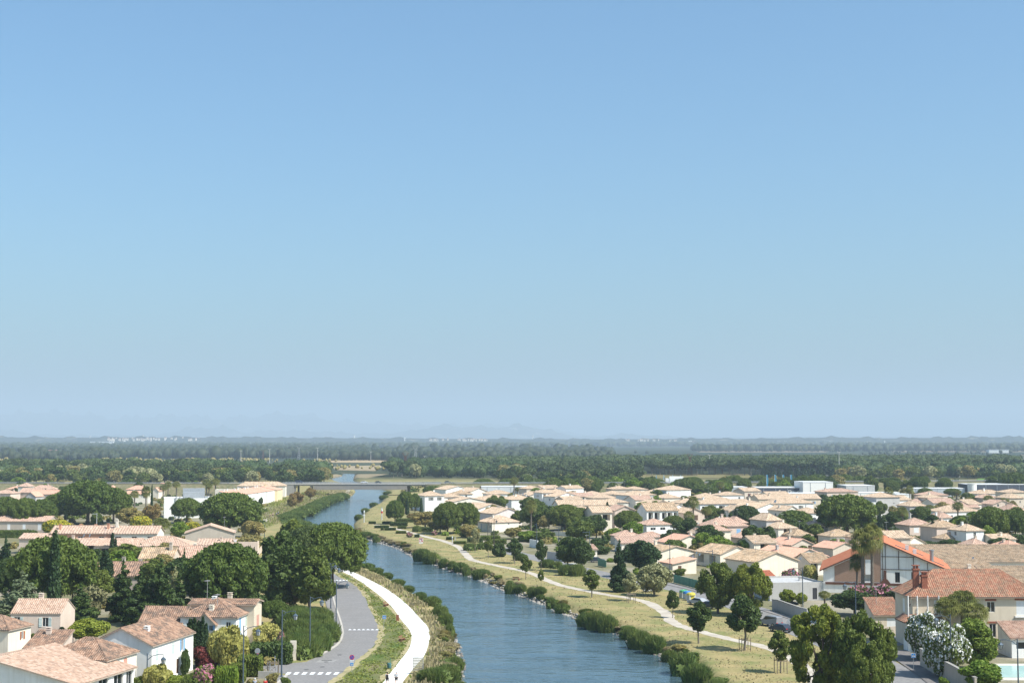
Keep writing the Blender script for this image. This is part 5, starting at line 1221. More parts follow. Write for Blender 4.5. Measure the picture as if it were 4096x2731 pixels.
TP('conifer', 20, 2330, 2140, 100, 'dark conifer at the left edge above the blue cedar', 'conifer', None, L_CYP, 'conifer')
TP('conifer', 320, 2500, 2330, 150, 'dark conifer between the loose tree and the huge pine', 'conifer', 'dark conifers left', None, 'conifer'); TP('conifer', 830, 2500, 2330, 140, 'dark conifer behind the parapet, right', 'conifer', 'dark conifers left', None, 'conifer'); TP('broad', 990, 2480, 2360, 150, 'dark shrubby tree right of the broad dense pine', 'tree', None, L_DARK, 'shrubby_tree'); TP('cedar', 85, 2490, 2278, 240, 'spreading blue-green cedar behind the pinkish house', 'cedar tree', None, None, 'cedar')
TP('wispy', 350, 2488, 2340, 160, 'grey-green loose tree between cedar and dark conifers', 'tree', None, leaf('leaves_dull', (0.07, 0.09, 0.06), (0.12, 0.135, 0.09), .1), 'loose_tree')
TP('conifer', 490, 2480, 2238, 150, 'dark conifer with dead brown twigs', 'conifer', 'dark conifers left', None, 'conifer')
TP('conifer', 560, 2500, 2262, 150, 'second dark conifer, right of the one with brown twigs', 'conifer', 'dark conifers left', None, 'conifer')
TP('conifer', 640, 2500, 2225, 200, 'tallest pointed dark conifer of the left gardens', 'conifer', 'dark conifers left', None, 'conifer')
TP('conifer', 712, 2490, 2290, 150, 'dark conifer behind the parapet building', 'conifer', 'dark conifers left', None, 'conifer')
TP('cedar', 700, 2400, 2260, 90, 'pale bluish cedar beside the ivy gable', 'cedar tree', None, L_GREY, 'cedar')
TP('conifer', 735, 2350, 2190, 60, 'slim ragged conifer right of the ivy gable', 'conifer', None, None, 'conifer')
TP('broad', 350, 2580, 2472, 170, 'bright yellow-green tree above the dark tiled roofs', 'tree', None, L_YG, 'lime_tree')
TP('golden', 226, 2135, 2070, 108, 'golden flowering tree left of the four-chimney house', 'tree', 'golden flowering trees', None, 'golden_tree')
TP('golden', 563, 2120, 2055, 86, 'golden flowering tree behind the four-chimney house', 'tree', 'golden flowering trees', None, 'golden_tree')
TP('golden', 770, 2120, 2082, 60, 'golden flowering bush beneath the spreading pine', 'tree', 'golden flowering trees', None, 'golden_tree')
TP('broad', 720, 2162, 2086, 80, 'bright green tree behind the lone palm', 'tree', None, L_BRIGHT, 'green_tree')
TP('broad', 520, 2110, 2030, 110, 'light green bushy tree left of the slim cypress', 'tree', None, L_OLIVE, 'bushy_tree')
TP('wispy', 610, 2090, 2010, 80, 'bare grey-branched tree before the white modern block', 'tree', None, L_TAN, 'bare_tree')
TP('broad', 385, 2112, 2046, 50, 'green tree beside the white street light', 'tree', None, L_MID, 'green_tree')
TP('broad', 62, 1992, 1950, 42, 'lone round shrub among the far left roofs', 'tree', None, L_DARK, 'round_tree')
TP('wispy', 1010, 2160, 2080, 100, 'grey-brown scrub beside the spreading pine', 'shrub', None, L_OLIVE, 'scrub')
TP('wispy', 1000, 2215, 2130, 110, 'olive-coloured thicket above the tall poplar-like tree', 'shrub', None, L_OLIVE, 'scrub')
TP('broad', 1185, 2025, 1966, 62, 'brown tamarisk thicket left of the bridge', 'tree', 'tamarisks by the bridge', L_TAN, 'tamarisk')
TP('broad', 1168, 2038, 1985, 40, 'small brown tamarisk below the thicket by the bridge', 'tree', 'tamarisks by the bridge', L_TAN, 'tamarisk')
TP('broad', 1242, 2000, 1950, 46, 'tamarisk under the left span of the bridge', 'tree', 'tamarisks by the bridge', L_TAN, 'tamarisk')
TP('broad', 1043, 2030, 1988, 20, 'small dark tree against the curved white terrace', 'tree', None, L_DARK, 'small_tree')
TP('hedge', 60, 2150, 2120, 170, 'leafy hedge under the left umbrella pines', 'hedge', None, L_MID, 'hedge', rot=0)
PM = 'palms among the left houses'
def palm(px, base, top, w, label, g=PM, **k): return TP('palm', px, base, top, w, label, 'palm tree', g, name='palm', **k)
palm(646, 2200, 2070, 88, 'lone palm rising over the lower terrace roofs', None)
palm(538, 2040, 1961, 44, 'shorter of two dark palms left of the slim cypress'); palm(583, 2068, 1942, 46, 'taller of two dark palms left of the slim cypress')
for i, (px, b, t, w) in enumerate([(652, 2000, 1938, 44), (672, 1990, 1925, 36), (706, 1992, 1924, 40), (826, 1985, 1916, 44), (862, 1985, 1912, 44), (835, 1998, 1930, 36), (893, 1975, 1930, 34), (166, 2005, 1972, 40), (572, 1950, 1915, 30)]):
    palm(px, b, t, w, ['palm behind the white modern block, leftmost', 'tall palm close behind the leftmost', 'third palm behind the white modern block', 'palm left of the tallest behind the flat white block', 'tallest palm behind the flat white block',
                       'low palm between white block and curved terrace', 'palm next to the roofs of the curved terrace', 'small palm beside the shaded grey far gable', 'palm over the far solar roof'][i])
# gardens in the foreground left
TP('ball', 914, 2668, 2492, 166, 'large pale yellow round shrub by the lamp post', 'shrub', 'pale yellow shrubs', None, 'yellow_shrub')
TP('ball', 1062, 2592, 2490, 118, 'pale yellow round shrub under the blue-shuttered wall', 'shrub', 'pale yellow shrubs', None, 'yellow_shrub')
TP('ball', 632, 2760, 2648, 120, 'pale yellow shrub at the bottom edge behind the near lamp', 'shrub', 'pale yellow shrubs', None, 'yellow_shrub')
TP('bush', 818, 2668, 2580, 134, 'dark red photinia bush beneath the cypresses', 'shrub', None, L_RED, 'red_shrub')
TP('oleander', 826, 2765, 2650, 110, 'pink oleander at the bottom beside the clipped hedge', 'shrub', 'pink oleanders', None, 'oleander')
TP('oleander', 1128, 2600, 2520, 50, 'pink oleander between yellow shrub and reeds', 'shrub', 'pink oleanders', None, 'oleander')
def hedge(px, base, top, wpx, label, mat=L_MID, sy=1.2, rot=0.0): return TP('hedge', px, base, top, wpx, label, 'hedge', None, mat, 'hedge', rot=rot, sy=sy)
hedge(905, 2765, 2668, 90, 'clipped light green hedge at the bottom, right of the pink oleander', L_BRIGHT)
hedge(1000, 2700, 2622, 96, 'dark clipped hedge behind the barrier and the short posts', L_MID, 2.4)
hedge(950, 2725, 2655, 60, 'rough hedge between the light and the dark clipped hedges', L_MID, 2.0)
hedge(1080, 2652, 2572, 170, 'long dark hedge beneath the second yellow shrub', L_DARK, 2.5)
TP('bush', 25, 2645, 2572, 52, 'clipped round-topped bush at the left edge', 'shrub', None, L_CYP, 'clipped_bush'); TP('bush', 93, 2635, 2550, 66, 'clipped square bush under the cream house', 'shrub', None, L_CYP, 'clipped_bush')
TP('bush', 140, 2595, 2532, 56, 'fig-like bush before the pinkish house', 'shrub', None, L_MID, 'fig_bush')
TP('bush', 740, 2700, 2595, 40, 'climbing plant with blue flowers on the long white house', 'climber', None, L_DARK, 'climber')
for i, (px, b, t, w, m) in enumerate([(560, 2760, 2700, 80, L_MID), (700, 2765, 2700, 90, L_YG), (760, 2770, 2690, 80, L_MID), (1090, 2735, 2690, 60, L_OLIVE), (1140, 2745, 2705, 46, L_MID), (1010, 2760, 2712, 60, L_OLIVE)]):
    TP('bush', px, b, t, w, ['green bush behind the near lamp at the bottom', 'yellowish bush at the bottom beside the pink oleander', 'green bush beneath the red photinia at the bottom', 'olive bush behind the low wall', 'bush at the kerb by the crossing', 'scrubby bush beside the two strollers'][i], 'shrub', None, m, 'bush')
# ------------------------------------------------------------------ right bank and village
GR = 'umbrella pines of the village'
def pineR(px, base, top, w, label, **k): return TP('pine', px, base, top, w, label, 'pine tree', GR, name='umbrella_pine', **k)
pineR(1790, 2136, 2009, 125, 'umbrella pine on the bank, left of its joined twin', mat=L_MID); pineR(1860, 2132, 2010, 120, 'umbrella pine joined to its twin above the gravel path', mat=L_MID)
pineR(1580, 2096, 2001, 78, 'small umbrella pine with visible trunk near the canal post')
pineR(1622, 2055, 1965, 70, 'umbrella pine behind the small cypress by the canal'); pineR(1660, 2050, 1974, 50, 'little pine left of the rusty pergola')
pineR(1730, 1990, 1942, 84, 'dark low pine behind the white loggia house')
pineR(2140, 2115, 2016, 130, 'pine behind the tall trunk palm'); pineR(2260, 2122, 2017, 150, 'broad pine right of the tall trunk palm', mat=L_MID); pineR(2320, 2118, 2030, 110, 'right end pine of the row beside the hip-roofed house', mat=L_MID)
pineR(2512, 2135, 2041, 118, 'dense round pine between slim cypress and timber-fronted house', mat=L_MID); pineR(2695, 2130, 2062, 96, 'round green tree under the portico house', mat=L_MID)
for i, (px, b, t, w) in enumerate([(1935, 1965, 1914, 95), (2030, 1962, 1913, 80), (2130, 1960, 1912, 90), (2170, 1958, 1914, 60), (2365, 1962, 1903, 84), (2340, 1968, 1922, 60), (2490, 1962, 1902, 104), (2440, 1965, 1926, 60), (2820, 1990, 1936, 105), (2790, 1975, 1922, 70), (2865, 1972, 1918, 70), (2930, 1960, 1902, 105), (3035, 1960, 1899, 95),
                                   (3150, 1960, 1908, 84), (3270, 1962, 1896, 100), (3380, 1965, 1898, 95), (3440, 1966, 1903, 90), (4060, 1975, 1888, 110), (3700, 1985, 1950, 60), (3810, 1990, 1952, 70)]):
    TP('pine', px, b, t, w, ['left end of the pine row behind the village', 'second pine of the row behind the village', 'pine behind the tall palm of the back row', 'small pine beside the back-row palm', 'domed pine left of the largest back-row one', 'low dark pine under a domed one', 'largest domed pine behind the village centre', 'low pine right of the village centre dome',
        'wide low pine right of the bright hipped house', 'round pine above the wide low one', 'small round pine next to the pale hall', 'domed pine left of the blue flags', 'domed pine beneath the first blue flags', 'domed pine between blue flags and white hall', 'domed pine behind the white hall',
        'twin domed pine right of the white hall', 'right twin of the domed pines by the white hall', 'large domed pine above the dark hall at the right edge', 'bushy pine left of the two-tier house', 'bushy pine right of the two-tier house'][i], 'pine tree', 'pines along the back of the village', L_PINE, 'umbrella_pine')
pineR(2982, 2140, 2022, 130, 'dark fir-like pine left of the pointed cypress', mat=L_DARK); pineR(3180, 2135, 2041, 158, 'wide low umbrella pine left of the great one')
pineR(3388, 2156, 1979, 246, 'great umbrella pine on a thick trunk above the village villa', var=0)
pineR(3965, 2166, 2027, 150, 'largest umbrella pine at the right, two trunks showing'); pineR(4062, 2160, 2042, 110, 'umbrella pine at the right edge'); pineR(3850, 2130, 2060, 100, 'lower pine left of the two-trunk pine')
CR = 'cypresses of the village'
def cypR(px, base, top, w, label, **k): return TP('cypress', px, base, top, w, label, 'cypress', CR, name='cypress', **k)
cypR(1629, 2058, 1994, 16, 'small cypress behind the canal-side lawn'); cypR(1685, 2060, 1991, 14, 'small cypress before the rusty pergola')
cypR(2430, 2122, 2007, 22, 'slim tall cypress in the village centre'); cypR(3052, 2142, 2050, 28, 'pointed cypress beside the tall grey-white house'); cypR(3056, 2012, 1977, 9, 'tiny cypress on the back terrace')
cypR(2550, 1946, 1900, 8, 'thin dark cypress behind the village'); cypR(3517, 2120, 2058, 30, 'left of the twin cypresses behind the great palms'); cypR(3553, 2128, 2058, 30, 'right of the twin cypresses behind the great palms')
cypR(3733, 2172, 2083, 34, 'sturdy cypress between pinkish and blank beige houses'); cypR(3792, 2168, 2130, 9, 'tiny cypress before the hipped porch'); cypR(3866, 2290, 2225, 36, 'thick cypress above the storehouse roofs'); cypR(3842, 2292, 2246, 22, 'smaller cypress leaning beside the thick one')
cypR(3205, 2150, 2090, 20, 'dark cypress-like tree by the wide low pine'); cypR(4040, 2085, 2060, 12, 'small cypress at the right edge houses')
PR = 'palms of the village'
def palmR(px, base, top, w, label, **k): return TP('palm', px, base, top, w, label, 'palm tree', PR, name='palm', **k)
for a in [(2056, 1990, 1906, 44, 'tallest palm at the back left of the village'), (1972, 2010, 1966, 50, 'low palm before the broad low roof'), (2050, 2030, 1970, 50, 'middle palm before the tall white house'), (2015, 2018, 1982, 38, 'squat palm between two taller palms'), (2072, 1985, 1948, 34, 'small palm right below the tallest back-left one'),
          (2124, 2140, 1996, 56, 'tall-trunked palm standing by the bank pines'), (2775, 2118, 1983, 56, 'tall palm with dead skirt behind the twin palms'), (2757, 2146, 2042, 52, 'left palm of the pair with shaggy trunks'), (2827, 2116, 2024, 52, 'right palm of the pair with shaggy trunks'),
          (2645, 1996, 1928, 40, 'palm over the bright houses of the back row'), (2883, 2000, 1924, 44, 'tall palm above the long loggia house'), (2930, 1975, 1938, 36, 'small palm before the pale hall'), (2546, 2160, 2094, 54, 'squat palm beside the timber-fronted house'), (2360, 1975, 1930, 34, 'faint palm in front of a domed pine'),
          (3121, 2158, 2074, 64, 'shaggy palm before the grey-white tall house'), (3557, 2062, 1946, 44, 'slender palm before the white tower house'), (3640, 2032, 1939, 38, 'slender palm right of the white tower house'), (3612, 2126, 2025, 52, 'palm with thick trunk before the balcony house'),
          (3718, 2085, 2018, 52, 'palm before the blue-shuttered balcony house'), (3772, 2062, 2006, 50, 'middle palm of three before the broad low house'), (3832, 2098, 2006, 54, 'right palm of three before the broad low house'), (3826, 2005, 1958, 46, 'palm behind the broad low house'), (3885, 2020, 1982, 44, 'palm below the round white tower'),
          (3955, 2040, 1980, 50, 'palm hiding the brownish hipped house'), (4020, 2055, 1990, 50, 'palm before the beige corner house'), (3922, 1965, 1928, 36, 'palm before the dark hall'), (4068, 1965, 1922, 36, 'palm at the right edge before the dark hall'), (3738, 2095, 2060, 34, 'short palm by the balcony house wall'), (3690, 2090, 2052, 40, 'small palm at the foot of the balcony house')]:
    palmR(*a)
palmR(3452, 2402, 2112, 120, 'great fan palm left of its twin before the orange-roofed chalet', var=0); palmR(3490, 2404, 2092, 110, 'great fan palm right of its twin before the orange-roofed chalet', var=1)
palmR(3430, 2398, 2214, 72, 'smaller palm in the shade of the great pair')
TP('palm', 3790, 2610, 2385, 130, 'fan palm left of the villa entrance palms', 'palm tree', 'fan palms before the station-like villa', None, 'palm'); TP('palm', 3850, 2600, 2360, 150, 'tallest fan palm before the big villa', 'palm tree', 'fan palms before the station-like villa', None, 'palm'); TP('palm', 3905, 2620, 2412, 130, 'right fan palm before the big villa', 'palm tree', 'fan palms before the station-like villa', None, 'palm')
# bank trees
YB = 'young trees on the right bank'
def young(px, base, top, w, label, mat=L_MID): return TP('young', px, base, top, w, label, 'tree', YB, mat, 'young_tree')
young(1900, 2208, 2112, 42, 'young greyish tree beside the gravel path near the rest of bamboo', L_GREY); young(1954, 2232, 2145, 40, 'thin sapling right of the greyish young tree')
young(2058, 2252, 2150, 78, 'round dark-crowned tree before the side street wall', L_DARK); TP('bush', 1998, 2226, 2172, 60, 'dense dark bush left of the round dark-crowned tree', 'shrub', None, L_DARK, 'bush')
young(2103, 2316, 2222, 54, 'young light green tree on the far side of the gravel path'); young(2164, 2280, 2160, 60, 'young dark tree with a long thin trunk', L_DARK); young(2164, 2343, 2278, 28, 'small sapling right beside the gravel path')
young(2367, 2388, 2275, 84, 'round-headed tree with leafy trunk foot in the meadow'); young(2522, 2402, 2292, 80, 'grey-green tree tied in a low wooden stake frame', L_GREY)
young(2795, 2572, 2402, 110, 'young tree in front of the big leafy ones, long bare trunk', L_DARK); young(2977, 2600, 2382, 160, 'staked tree with tall willowy crown in the meadow', L_DARK); young(3122, 2690, 2518, 100, 'staked light green tree near the bottom right')
young(2690, 2470, 2360, 60, 'little tree by the recycling containers', L_DARK)
TP('broad', 2272, 2285, 2145, 110, 'dark acacia left of its neighbour by the quay road', 'tree', 'acacias by the quay road', L_DARK, 'acacia'); TP('broad', 2325, 2290, 2150, 110, 'dark acacia right of its neighbour by the quay road', 'tree', 'acacias by the quay road', L_DARK, 'acacia')
TP('broad', 2322, 2178, 2082, 130, 'bright leafy tree in front of the hipped house', 'tree', None, L_MID, 'leafy_tree')
TP('broad', 2568, 2310, 2160, 160, 'very dark wide tree behind the tall dark conifer', 'tree', None, L_CYP, 'dark_tree'); TP('conifer', 2478, 2366, 2152, 96, 'tall dark conifer on a bare trunk beside the quay road', 'conifer', None, L_CYP, 'tall_conifer')
TP('wispy', 2618, 2382, 2252, 150, 'silver-leaved olive tree leaning by the white car', 'olive tree', None, L_GREY, 'olive_tree')
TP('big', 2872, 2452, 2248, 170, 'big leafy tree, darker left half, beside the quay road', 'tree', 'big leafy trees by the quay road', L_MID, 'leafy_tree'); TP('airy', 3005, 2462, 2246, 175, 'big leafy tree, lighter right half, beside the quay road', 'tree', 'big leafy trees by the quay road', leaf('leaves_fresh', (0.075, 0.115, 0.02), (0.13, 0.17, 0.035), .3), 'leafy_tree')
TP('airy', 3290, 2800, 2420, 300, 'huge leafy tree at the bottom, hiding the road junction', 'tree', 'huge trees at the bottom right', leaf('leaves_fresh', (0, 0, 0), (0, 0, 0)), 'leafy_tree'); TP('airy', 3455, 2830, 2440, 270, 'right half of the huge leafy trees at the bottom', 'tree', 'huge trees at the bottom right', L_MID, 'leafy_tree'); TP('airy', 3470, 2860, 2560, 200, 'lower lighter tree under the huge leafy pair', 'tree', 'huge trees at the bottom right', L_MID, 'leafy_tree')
TP('broad', 2880, 2232, 2143, 120, 'bright chestnut tree left of its pair, before the shuttered house', 'tree', 'bright chestnut trees', L_BRIGHT, 'chestnut_tree'); TP('broad', 3010, 2236, 2148, 110, 'bright chestnut tree right of its pair, before the shuttered house', 'tree', 'bright chestnut trees', L_BRIGHT, 'chestnut_tree')
TP('broad', 3345, 2204, 2153, 115, 'bright green small tree left of the great palms', 'tree', None, L_BRIGHT, 'green_tree'); TP('wispy', 3590, 2100, 2020, 90, 'pale feathery tree right of the tower-house palm', 'tree', None, L_OLIVE, 'feathery_tree')
TP('bush', 2690, 2218, 2158, 110, 'leafy bush before the low cream house with chimneys', 'shrub', None, L_MID, 'bush'); TP('bush', 2800, 2212, 2168, 90, 'dark leafy bush under the twin chimneys', 'shrub', None, L_DARK, 'bush')
TP('broad', 2837, 2085, 2032, 92, 'brownish-red leaved tree behind the shaggy palms', 'tree', None, L_MAUVE, 'plum_tree')
TP('oleander', 3160, 2332, 2270, 74, 'bright pink oleander before the plain cream gable', 'shrub', 'pink oleanders right', None, 'oleander', var=0); TP('ball', 3240, 2332, 2258, 72, 'pale yellow round shrub beside the chalet', 'shrub', None, None, 'yellow_shrub')
TP('oleander', 3578, 2150, 2106, 64, 'dusty pink oleander behind the chalet roof', 'shrub', 'pink oleanders right', None, 'oleander'); TP('oleander', 3440, 2404, 2335, 100, 'pink oleander under the great palms, left', 'shrub', 'pink oleanders right', None, 'oleander'); TP('oleander', 3530, 2412, 2330, 110, 'pink oleander under the great palms, right', 'shrub', 'pink oleanders right', None, 'oleander')
TP('broad', 3420, 2462, 2362, 190, 'dense dark fig tree before the chalet', 'tree', None, L_DARK, 'fig_tree'); TP('broad', 3590, 2420, 2352, 80, 'dark leafy tree at the villa corner', 'tree', None, L_DARK, 'leafy_tree')
TP('palm', 3300, 2440, 2362, 60, 'short yucca beside the dark fig tree', 'yucca', None, None, 'yucca')
TP('broad', 3150, 2425, 2355, 66, 'light green lemon tree inside the grey wall', 'tree', None, L_YG, 'lemon_tree'); TP('broad', 3205, 2428, 2368, 50, 'second light green tree inside the grey wall', 'tree', None, L_YG, 'lemon_tree')
e1 = TP('white_oleander', 3715, 2640, 2428, 170, 'white and pink oleander thicket climbing the villa wall, upper half', 'shrub', 'white oleanders on the villa wall', None, 'white_oleander'); TP('white_oleander', 3785, 2706, 2480, 190, 'white oleander thicket spilling over the long garden wall', 'shrub', 'white oleanders on the villa wall', None, 'white_oleander')
TP('tall', 3910, 2680, 2462, 170, 'dense green juniper right of the white oleander', 'tree', None, leaf('leaves_juniper', (0.05, 0.095, 0.018), (0.095, 0.15, 0.03), .2), 'juniper'); TP('broad', 3925, 2775, 2640, 190, 'leafy shrub tree at the bottom edge right of the wall', 'tree', None, L_BRIGHT, 'shrub_tree')
TP('bush', 3775, 2760, 2705, 50, 'green sprig at the bottom edge by the wall', 'shrub', None, L_BRIGHT, 'bush')
for i, (px, b, t, w, m) in enumerate([(3730, 2200, 2162, 110, L_DARK), (3800, 2205, 2158, 110, L_DARK), (3870, 2200, 2168, 90, L_MID), (3650, 2165, 2140, 50, L_MID), (4000, 2198, 2150, 110, L_DARK), (4060, 2182, 2132, 90, L_DARK), (3950, 2210, 2185, 90, L_MID), (3875, 2175, 2116, 60, L_YG), (3990, 2175, 2130, 50, L_GREY), (4085, 2330, 2270, 60, L_MID), (3625, 2140, 2110, 60, L_YG), (3290, 2160, 2130, 80, L_MID)]):
    TP('bush', px, b, t, w, ['dark hedge bush left above the storehouse roofs', 'tall dark hedge bush above the storehouse roofs', 'green bush by the hedge above the storehouses', 'small bush below the balcony house', 'broad dark bush in the right gardens', 'dark bush at the right edge gardens', 'low green bush above the ridge at the right', 'yellow-green bamboo clump left of the right pines', 'grey-green bush under the right pines', 'bush poking in at the right edge over the roofs', 'yellow-green bush by the twin cypresses', 'bush at the foot of the village villa'][i], 'shrub', 'hedge bushes of the right gardens', m, 'bush')
TP('wispy', 1700, 2110, 2040, 120, 'brown-green tamarisk thicket behind the lawn hedges', 'shrub', 'tamarisks on the right bank', L_OLIVE, 'tamarisk'); TP('wispy', 1760, 2130, 2065, 100, 'tamarisk clump left of the twin bank pines', 'shrub', 'tamarisks on the right bank', L_OLIVE, 'tamarisk'); TP('wispy', 1880, 2150, 2095, 90, 'tamarisk right of the twin bank pines', 'shrub', 'tamarisks on the right bank', L_OLIVE, 'tamarisk')
TP('wispy', 2055, 2155, 2105, 80, 'tamarisk under the low hipped corner house', 'shrub', 'tamarisks on the right bank', L_OLIVE, 'tamarisk'); TP('wispy', 1660, 2085, 2048, 70, 'tamarisk behind the small umbrella pine', 'shrub', 'tamarisks on the right bank', L_TAN, 'tamarisk')
for i, (px, b, w) in enumerate([(1489, 2094, 28), (1527, 2111, 56), (1529, 2120, 12), (1561, 2120, 44), (1604, 2133, 40), (1595, 2103, 68), (1608, 2114, 34), (1550, 2094, 40), (1620, 2088, 70), (1668, 2148, 20), (1840, 2175, 50), (1900, 2168, 60), (1960, 2160, 80), (1700, 2125, 60), (1990, 2175, 70), (1800, 2158, 30)]):
    x, y = G(px, b); s = scl(b); plant('hedge', x, y, w / s, 1.0 if w < 60 else 1.6, 'low clipped box hedge on the canal-side lawn', 'hedge', 'low clipped hedges on the canal-side lawn', L_DARK if i % 2 else L_MID, 'box_hedge', rot=0, sy=1.6)
TP('oleander', 1638, 2148, 2126, 26, 'small pink oleander on the canal-side lawn', 'shrub', 'small oleanders on the lawn', None, 'oleander'); TP('oleander', 1738, 2140, 2120, 26, 'small pink oleander beneath the twin bank pines', 'shrub', 'small oleanders on the lawn', None, 'oleander')
for i, (px, b, t, w) in enumerate([(2180, 2168, 2125, 110), (2110, 2165, 2122, 90), (2400, 2215, 2180, 90), (2350, 2235, 2200, 80), (2450, 2160, 2110, 70), (2400, 2190, 2150, 80), (2720, 2300, 2272, 60), (2690, 2262, 2228, 60)]):
    TP('bush', px, b, t, w, 'garden hedge bush between the village houses and the quay road', 'shrub', 'hedge bushes between village and quay road', (L_MID, L_BRIGHT, L_DARK)[i % 3], 'bush')

# ------------------------------------------------------------------ chalet, villa and other single buildings at the right
BATTEN = plain('timber_batten', (0.10, 0.055, 0.035), 0.6, .2); RUST = plain('rust_timber', (0.16, 0.07, 0.045), 0.7, .3)
BRICK = None
def brick_mat():
    m, t, b, o = new_mat('brick_cladding'); uv = N(t, 'ShaderNodeTexCoord'); mp = N(t, 'ShaderNodeMapping'); mp.inputs['Rotation'].default_value = (PI / 2, 0, 0)
    t.links.new(uv.outputs['Object'], mp.inputs[0]); br = N(t, 'ShaderNodeTexBrick'); br.inputs['Scale'].default_value = 1.0
    for k, v in (('Brick Width', .25), ('Row Height', .08), ('Mortar Size', .008)): br.inputs[k].default_value = v
    br.inputs['Color1'].default_value = rgba((0.42, 0.25, 0.17)); br.inputs['Color2'].default_value = rgba((0.34, 0.19, 0.12)); br.inputs['Mortar'].default_value = rgba((0.3, 0.25, 0.2))
    t.links.new(mp.outputs[0], br.inputs['Vector']); t.links.new(br.outputs['Color'], b.inputs['Base Color']); return m
BRICK = brick_mat(); BRICK_CH = plain('chimney_brick', (0.36, 0.13, 0.08), .9, .35, 6)
def px_on(px, py, x0, y0, ang):
    """intersection of the view ray through a pixel with the vertical plane through x0, y0 along direction ang"""
    a = (px - 2048.0) / FPX; b = -(py - 1365.5) / FPX; dx, dy, dz = a, CP - b * SP, SP + b * CP
    ux, uy = math.cos(ang), math.sin(ang); nx, ny = -uy, ux
    t = (x0 * nx + y0 * ny) / (dx * nx + dy * ny); X, Y = dx * t, dy * t
    return ((X - x0) * ux + (Y - y0) * uy, CAM_Z + dz * t)
def build_chalet():
    ang = math.radians(-14); x0, y0 = G(3294, 2368); rot = ang
    e = empty('chalet', 'white half-timbered chalet building with bright orange asymmetrical roof, big palms in front', 'building', (x0, y0, 0), rot)
    def P(px, py): return px_on(px, py, x0, y0, ang)
    L, zl = P(3296, 2272); A, za = P(3536, 2172); Rr, zr = P(3792, 2276)
    D = 24.0
    zl -= .25; zr -= .25
    # facade with holes: left white bay, brick bays, white gable
    mb = MB(); white = WALL['white']
    b1, _ = P(3338, 2300); b2, _ = P(3524, 2300)
    holes = []
    def hole(p0, q0, p1, q1, dep):
        u0, zt = P(p0, q0); u1, zb = P(p1, q1); holes.append((u0, u1, zb, zt, dep)); return holes[-1]
    wins = [hole(3547, 2227, 3557, 2269, .2), hole(3580, 2287, 3600, 2329, .2), hole(3645, 2287, 3667, 2320, .2), hole(3712, 2290, 3732, 2320, .2)]
    hole(3446, 2296, 3496, 2325, 2.0); hole(3468, 2236, 3496, 2292, 1.5)
    zt = min(zl, zr)
    wall_face(mb, (0, 0), (1, 0), (0, -1), Rr, -.4, zt, [h for h in holes if h[3] < zt])
    poly = [(0, zt), (Rr, zt), (Rr, zr), (A, za), (0, zl)]
    mb.face([(u, 0, z) for u, z in poly] if zl > zt or zr > zt else [(0, 0, zt), (Rr, 0, zt), (A, 0, za)])
    mb.face([(Rr, 0, -.4), (Rr, D, -.4), (Rr, D, zr), (Rr, 0, zr)]); mb.face([(0, D, -.4), (0, 0, -.4), (0, 0, zl), (0, D, zl)]); mb.face([(Rr, D, -.4), (0, D, -.4), (0, D, zl), (A, D, za), (Rr, D, zr)])
    mb.build('wall', white, e)
    def zroof(u): return zl + (za - zl) * u / A if u < A else za + (zr - za) * (u - A) / (Rr - A)
    # brick cladding between the white bays
    mb = MB(); ub = [b1, (b1 * 2 + b2) / 3, (b1 + 2 * b2) / 3, b2]; zb = P(3400, 2325)[1]
    for a, b in zip(ub[:-1], ub[1:]):
        hs = sorted([h for h in holes if h[0] < b and h[1] > a and h[4] > 1])
        mb.face([(a, -.05, zb), (b, -.05, zb), (b, -.05, zroof(b) - .3), (a, -.05, zroof(a) - .3)]) if not hs else None
        if hs:
            c = max(a, hs[0][0]); mb.face([(a, -.05, zb), (c, -.05, zb), (c, -.05, zroof(c) - .3), (a, -.05, zroof(a) - .3)])
            d = min(b, hs[0][1]); 
            if d < b: mb.face([(d, -.05, zb), (b, -.05, zb), (b, -.05, zroof(b) - .3), (d, -.05, zroof(d) - .3)])
            top = max(h[3] for h in hs); mb.face([(c, -.05, top), (d, -.05, top), (d, -.05, zroof(d) - .3), (c, -.05, zroof(c) - .3)])
    mb.build('brick_cladding', BRICK, e)
    for p in (3530, 3542, 3595, 3654, 3710):
        u, _ = P(p, 2250); q = MB(); q.box(u - .06, u + .06, -.14, -.01, zb if p == 3530 else P(p, 2277)[1], zroof(u) - .25); q.build('batten', BATTEN, e)
    for u0, u1, y in ((P(3524, 2277)[0], P(3776, 2277)[0], 2277), (P(3524, 2226)[0], P(3658, 2226)[0], 2226)):
        z = P(3600, y)[1]; q = MB(); q.box(u0, u1, -.13, -.011, z - .06, z + .06); q.build('batten', BATTEN, e)
    z = P(3500, 2333)[1]; q = MB(); q.box(P(3302, 2330)[0], P(3610, 2330)[0], -.2, -.012, z - .35, z + .15); q.build('timber_band', RUST, e)
    u, zc = P(3541, 2331); q = MB(); q.face([(u + sx, -.24, zc + sz) for sx, sz in ((-1.1, 0), (-.5, -.8), (.5, -.8), (1.1, 0), (.45, .9), (-.45, .9))]); q.box(u - .28, u + .28, -.235, -.01, zc - 1.6, P(3541, 2280)[1]); q.build('timber_shield', RUST, e)
    for h in wins:
        w, hh = h[1] - h[0], h[3] - h[2]; f = link('window', frame_mesh(w, hh, True), e, ((h[0] + h[1]) / 2, .14, h[2])); link('pane', pane_mesh(w, hh), f)
    # roof: two slopes, the right one long
    mb = MB(); ov = .8
    sL = (za - zl) / A; sR = (za - zr) / (Rr - A); r = za + .25
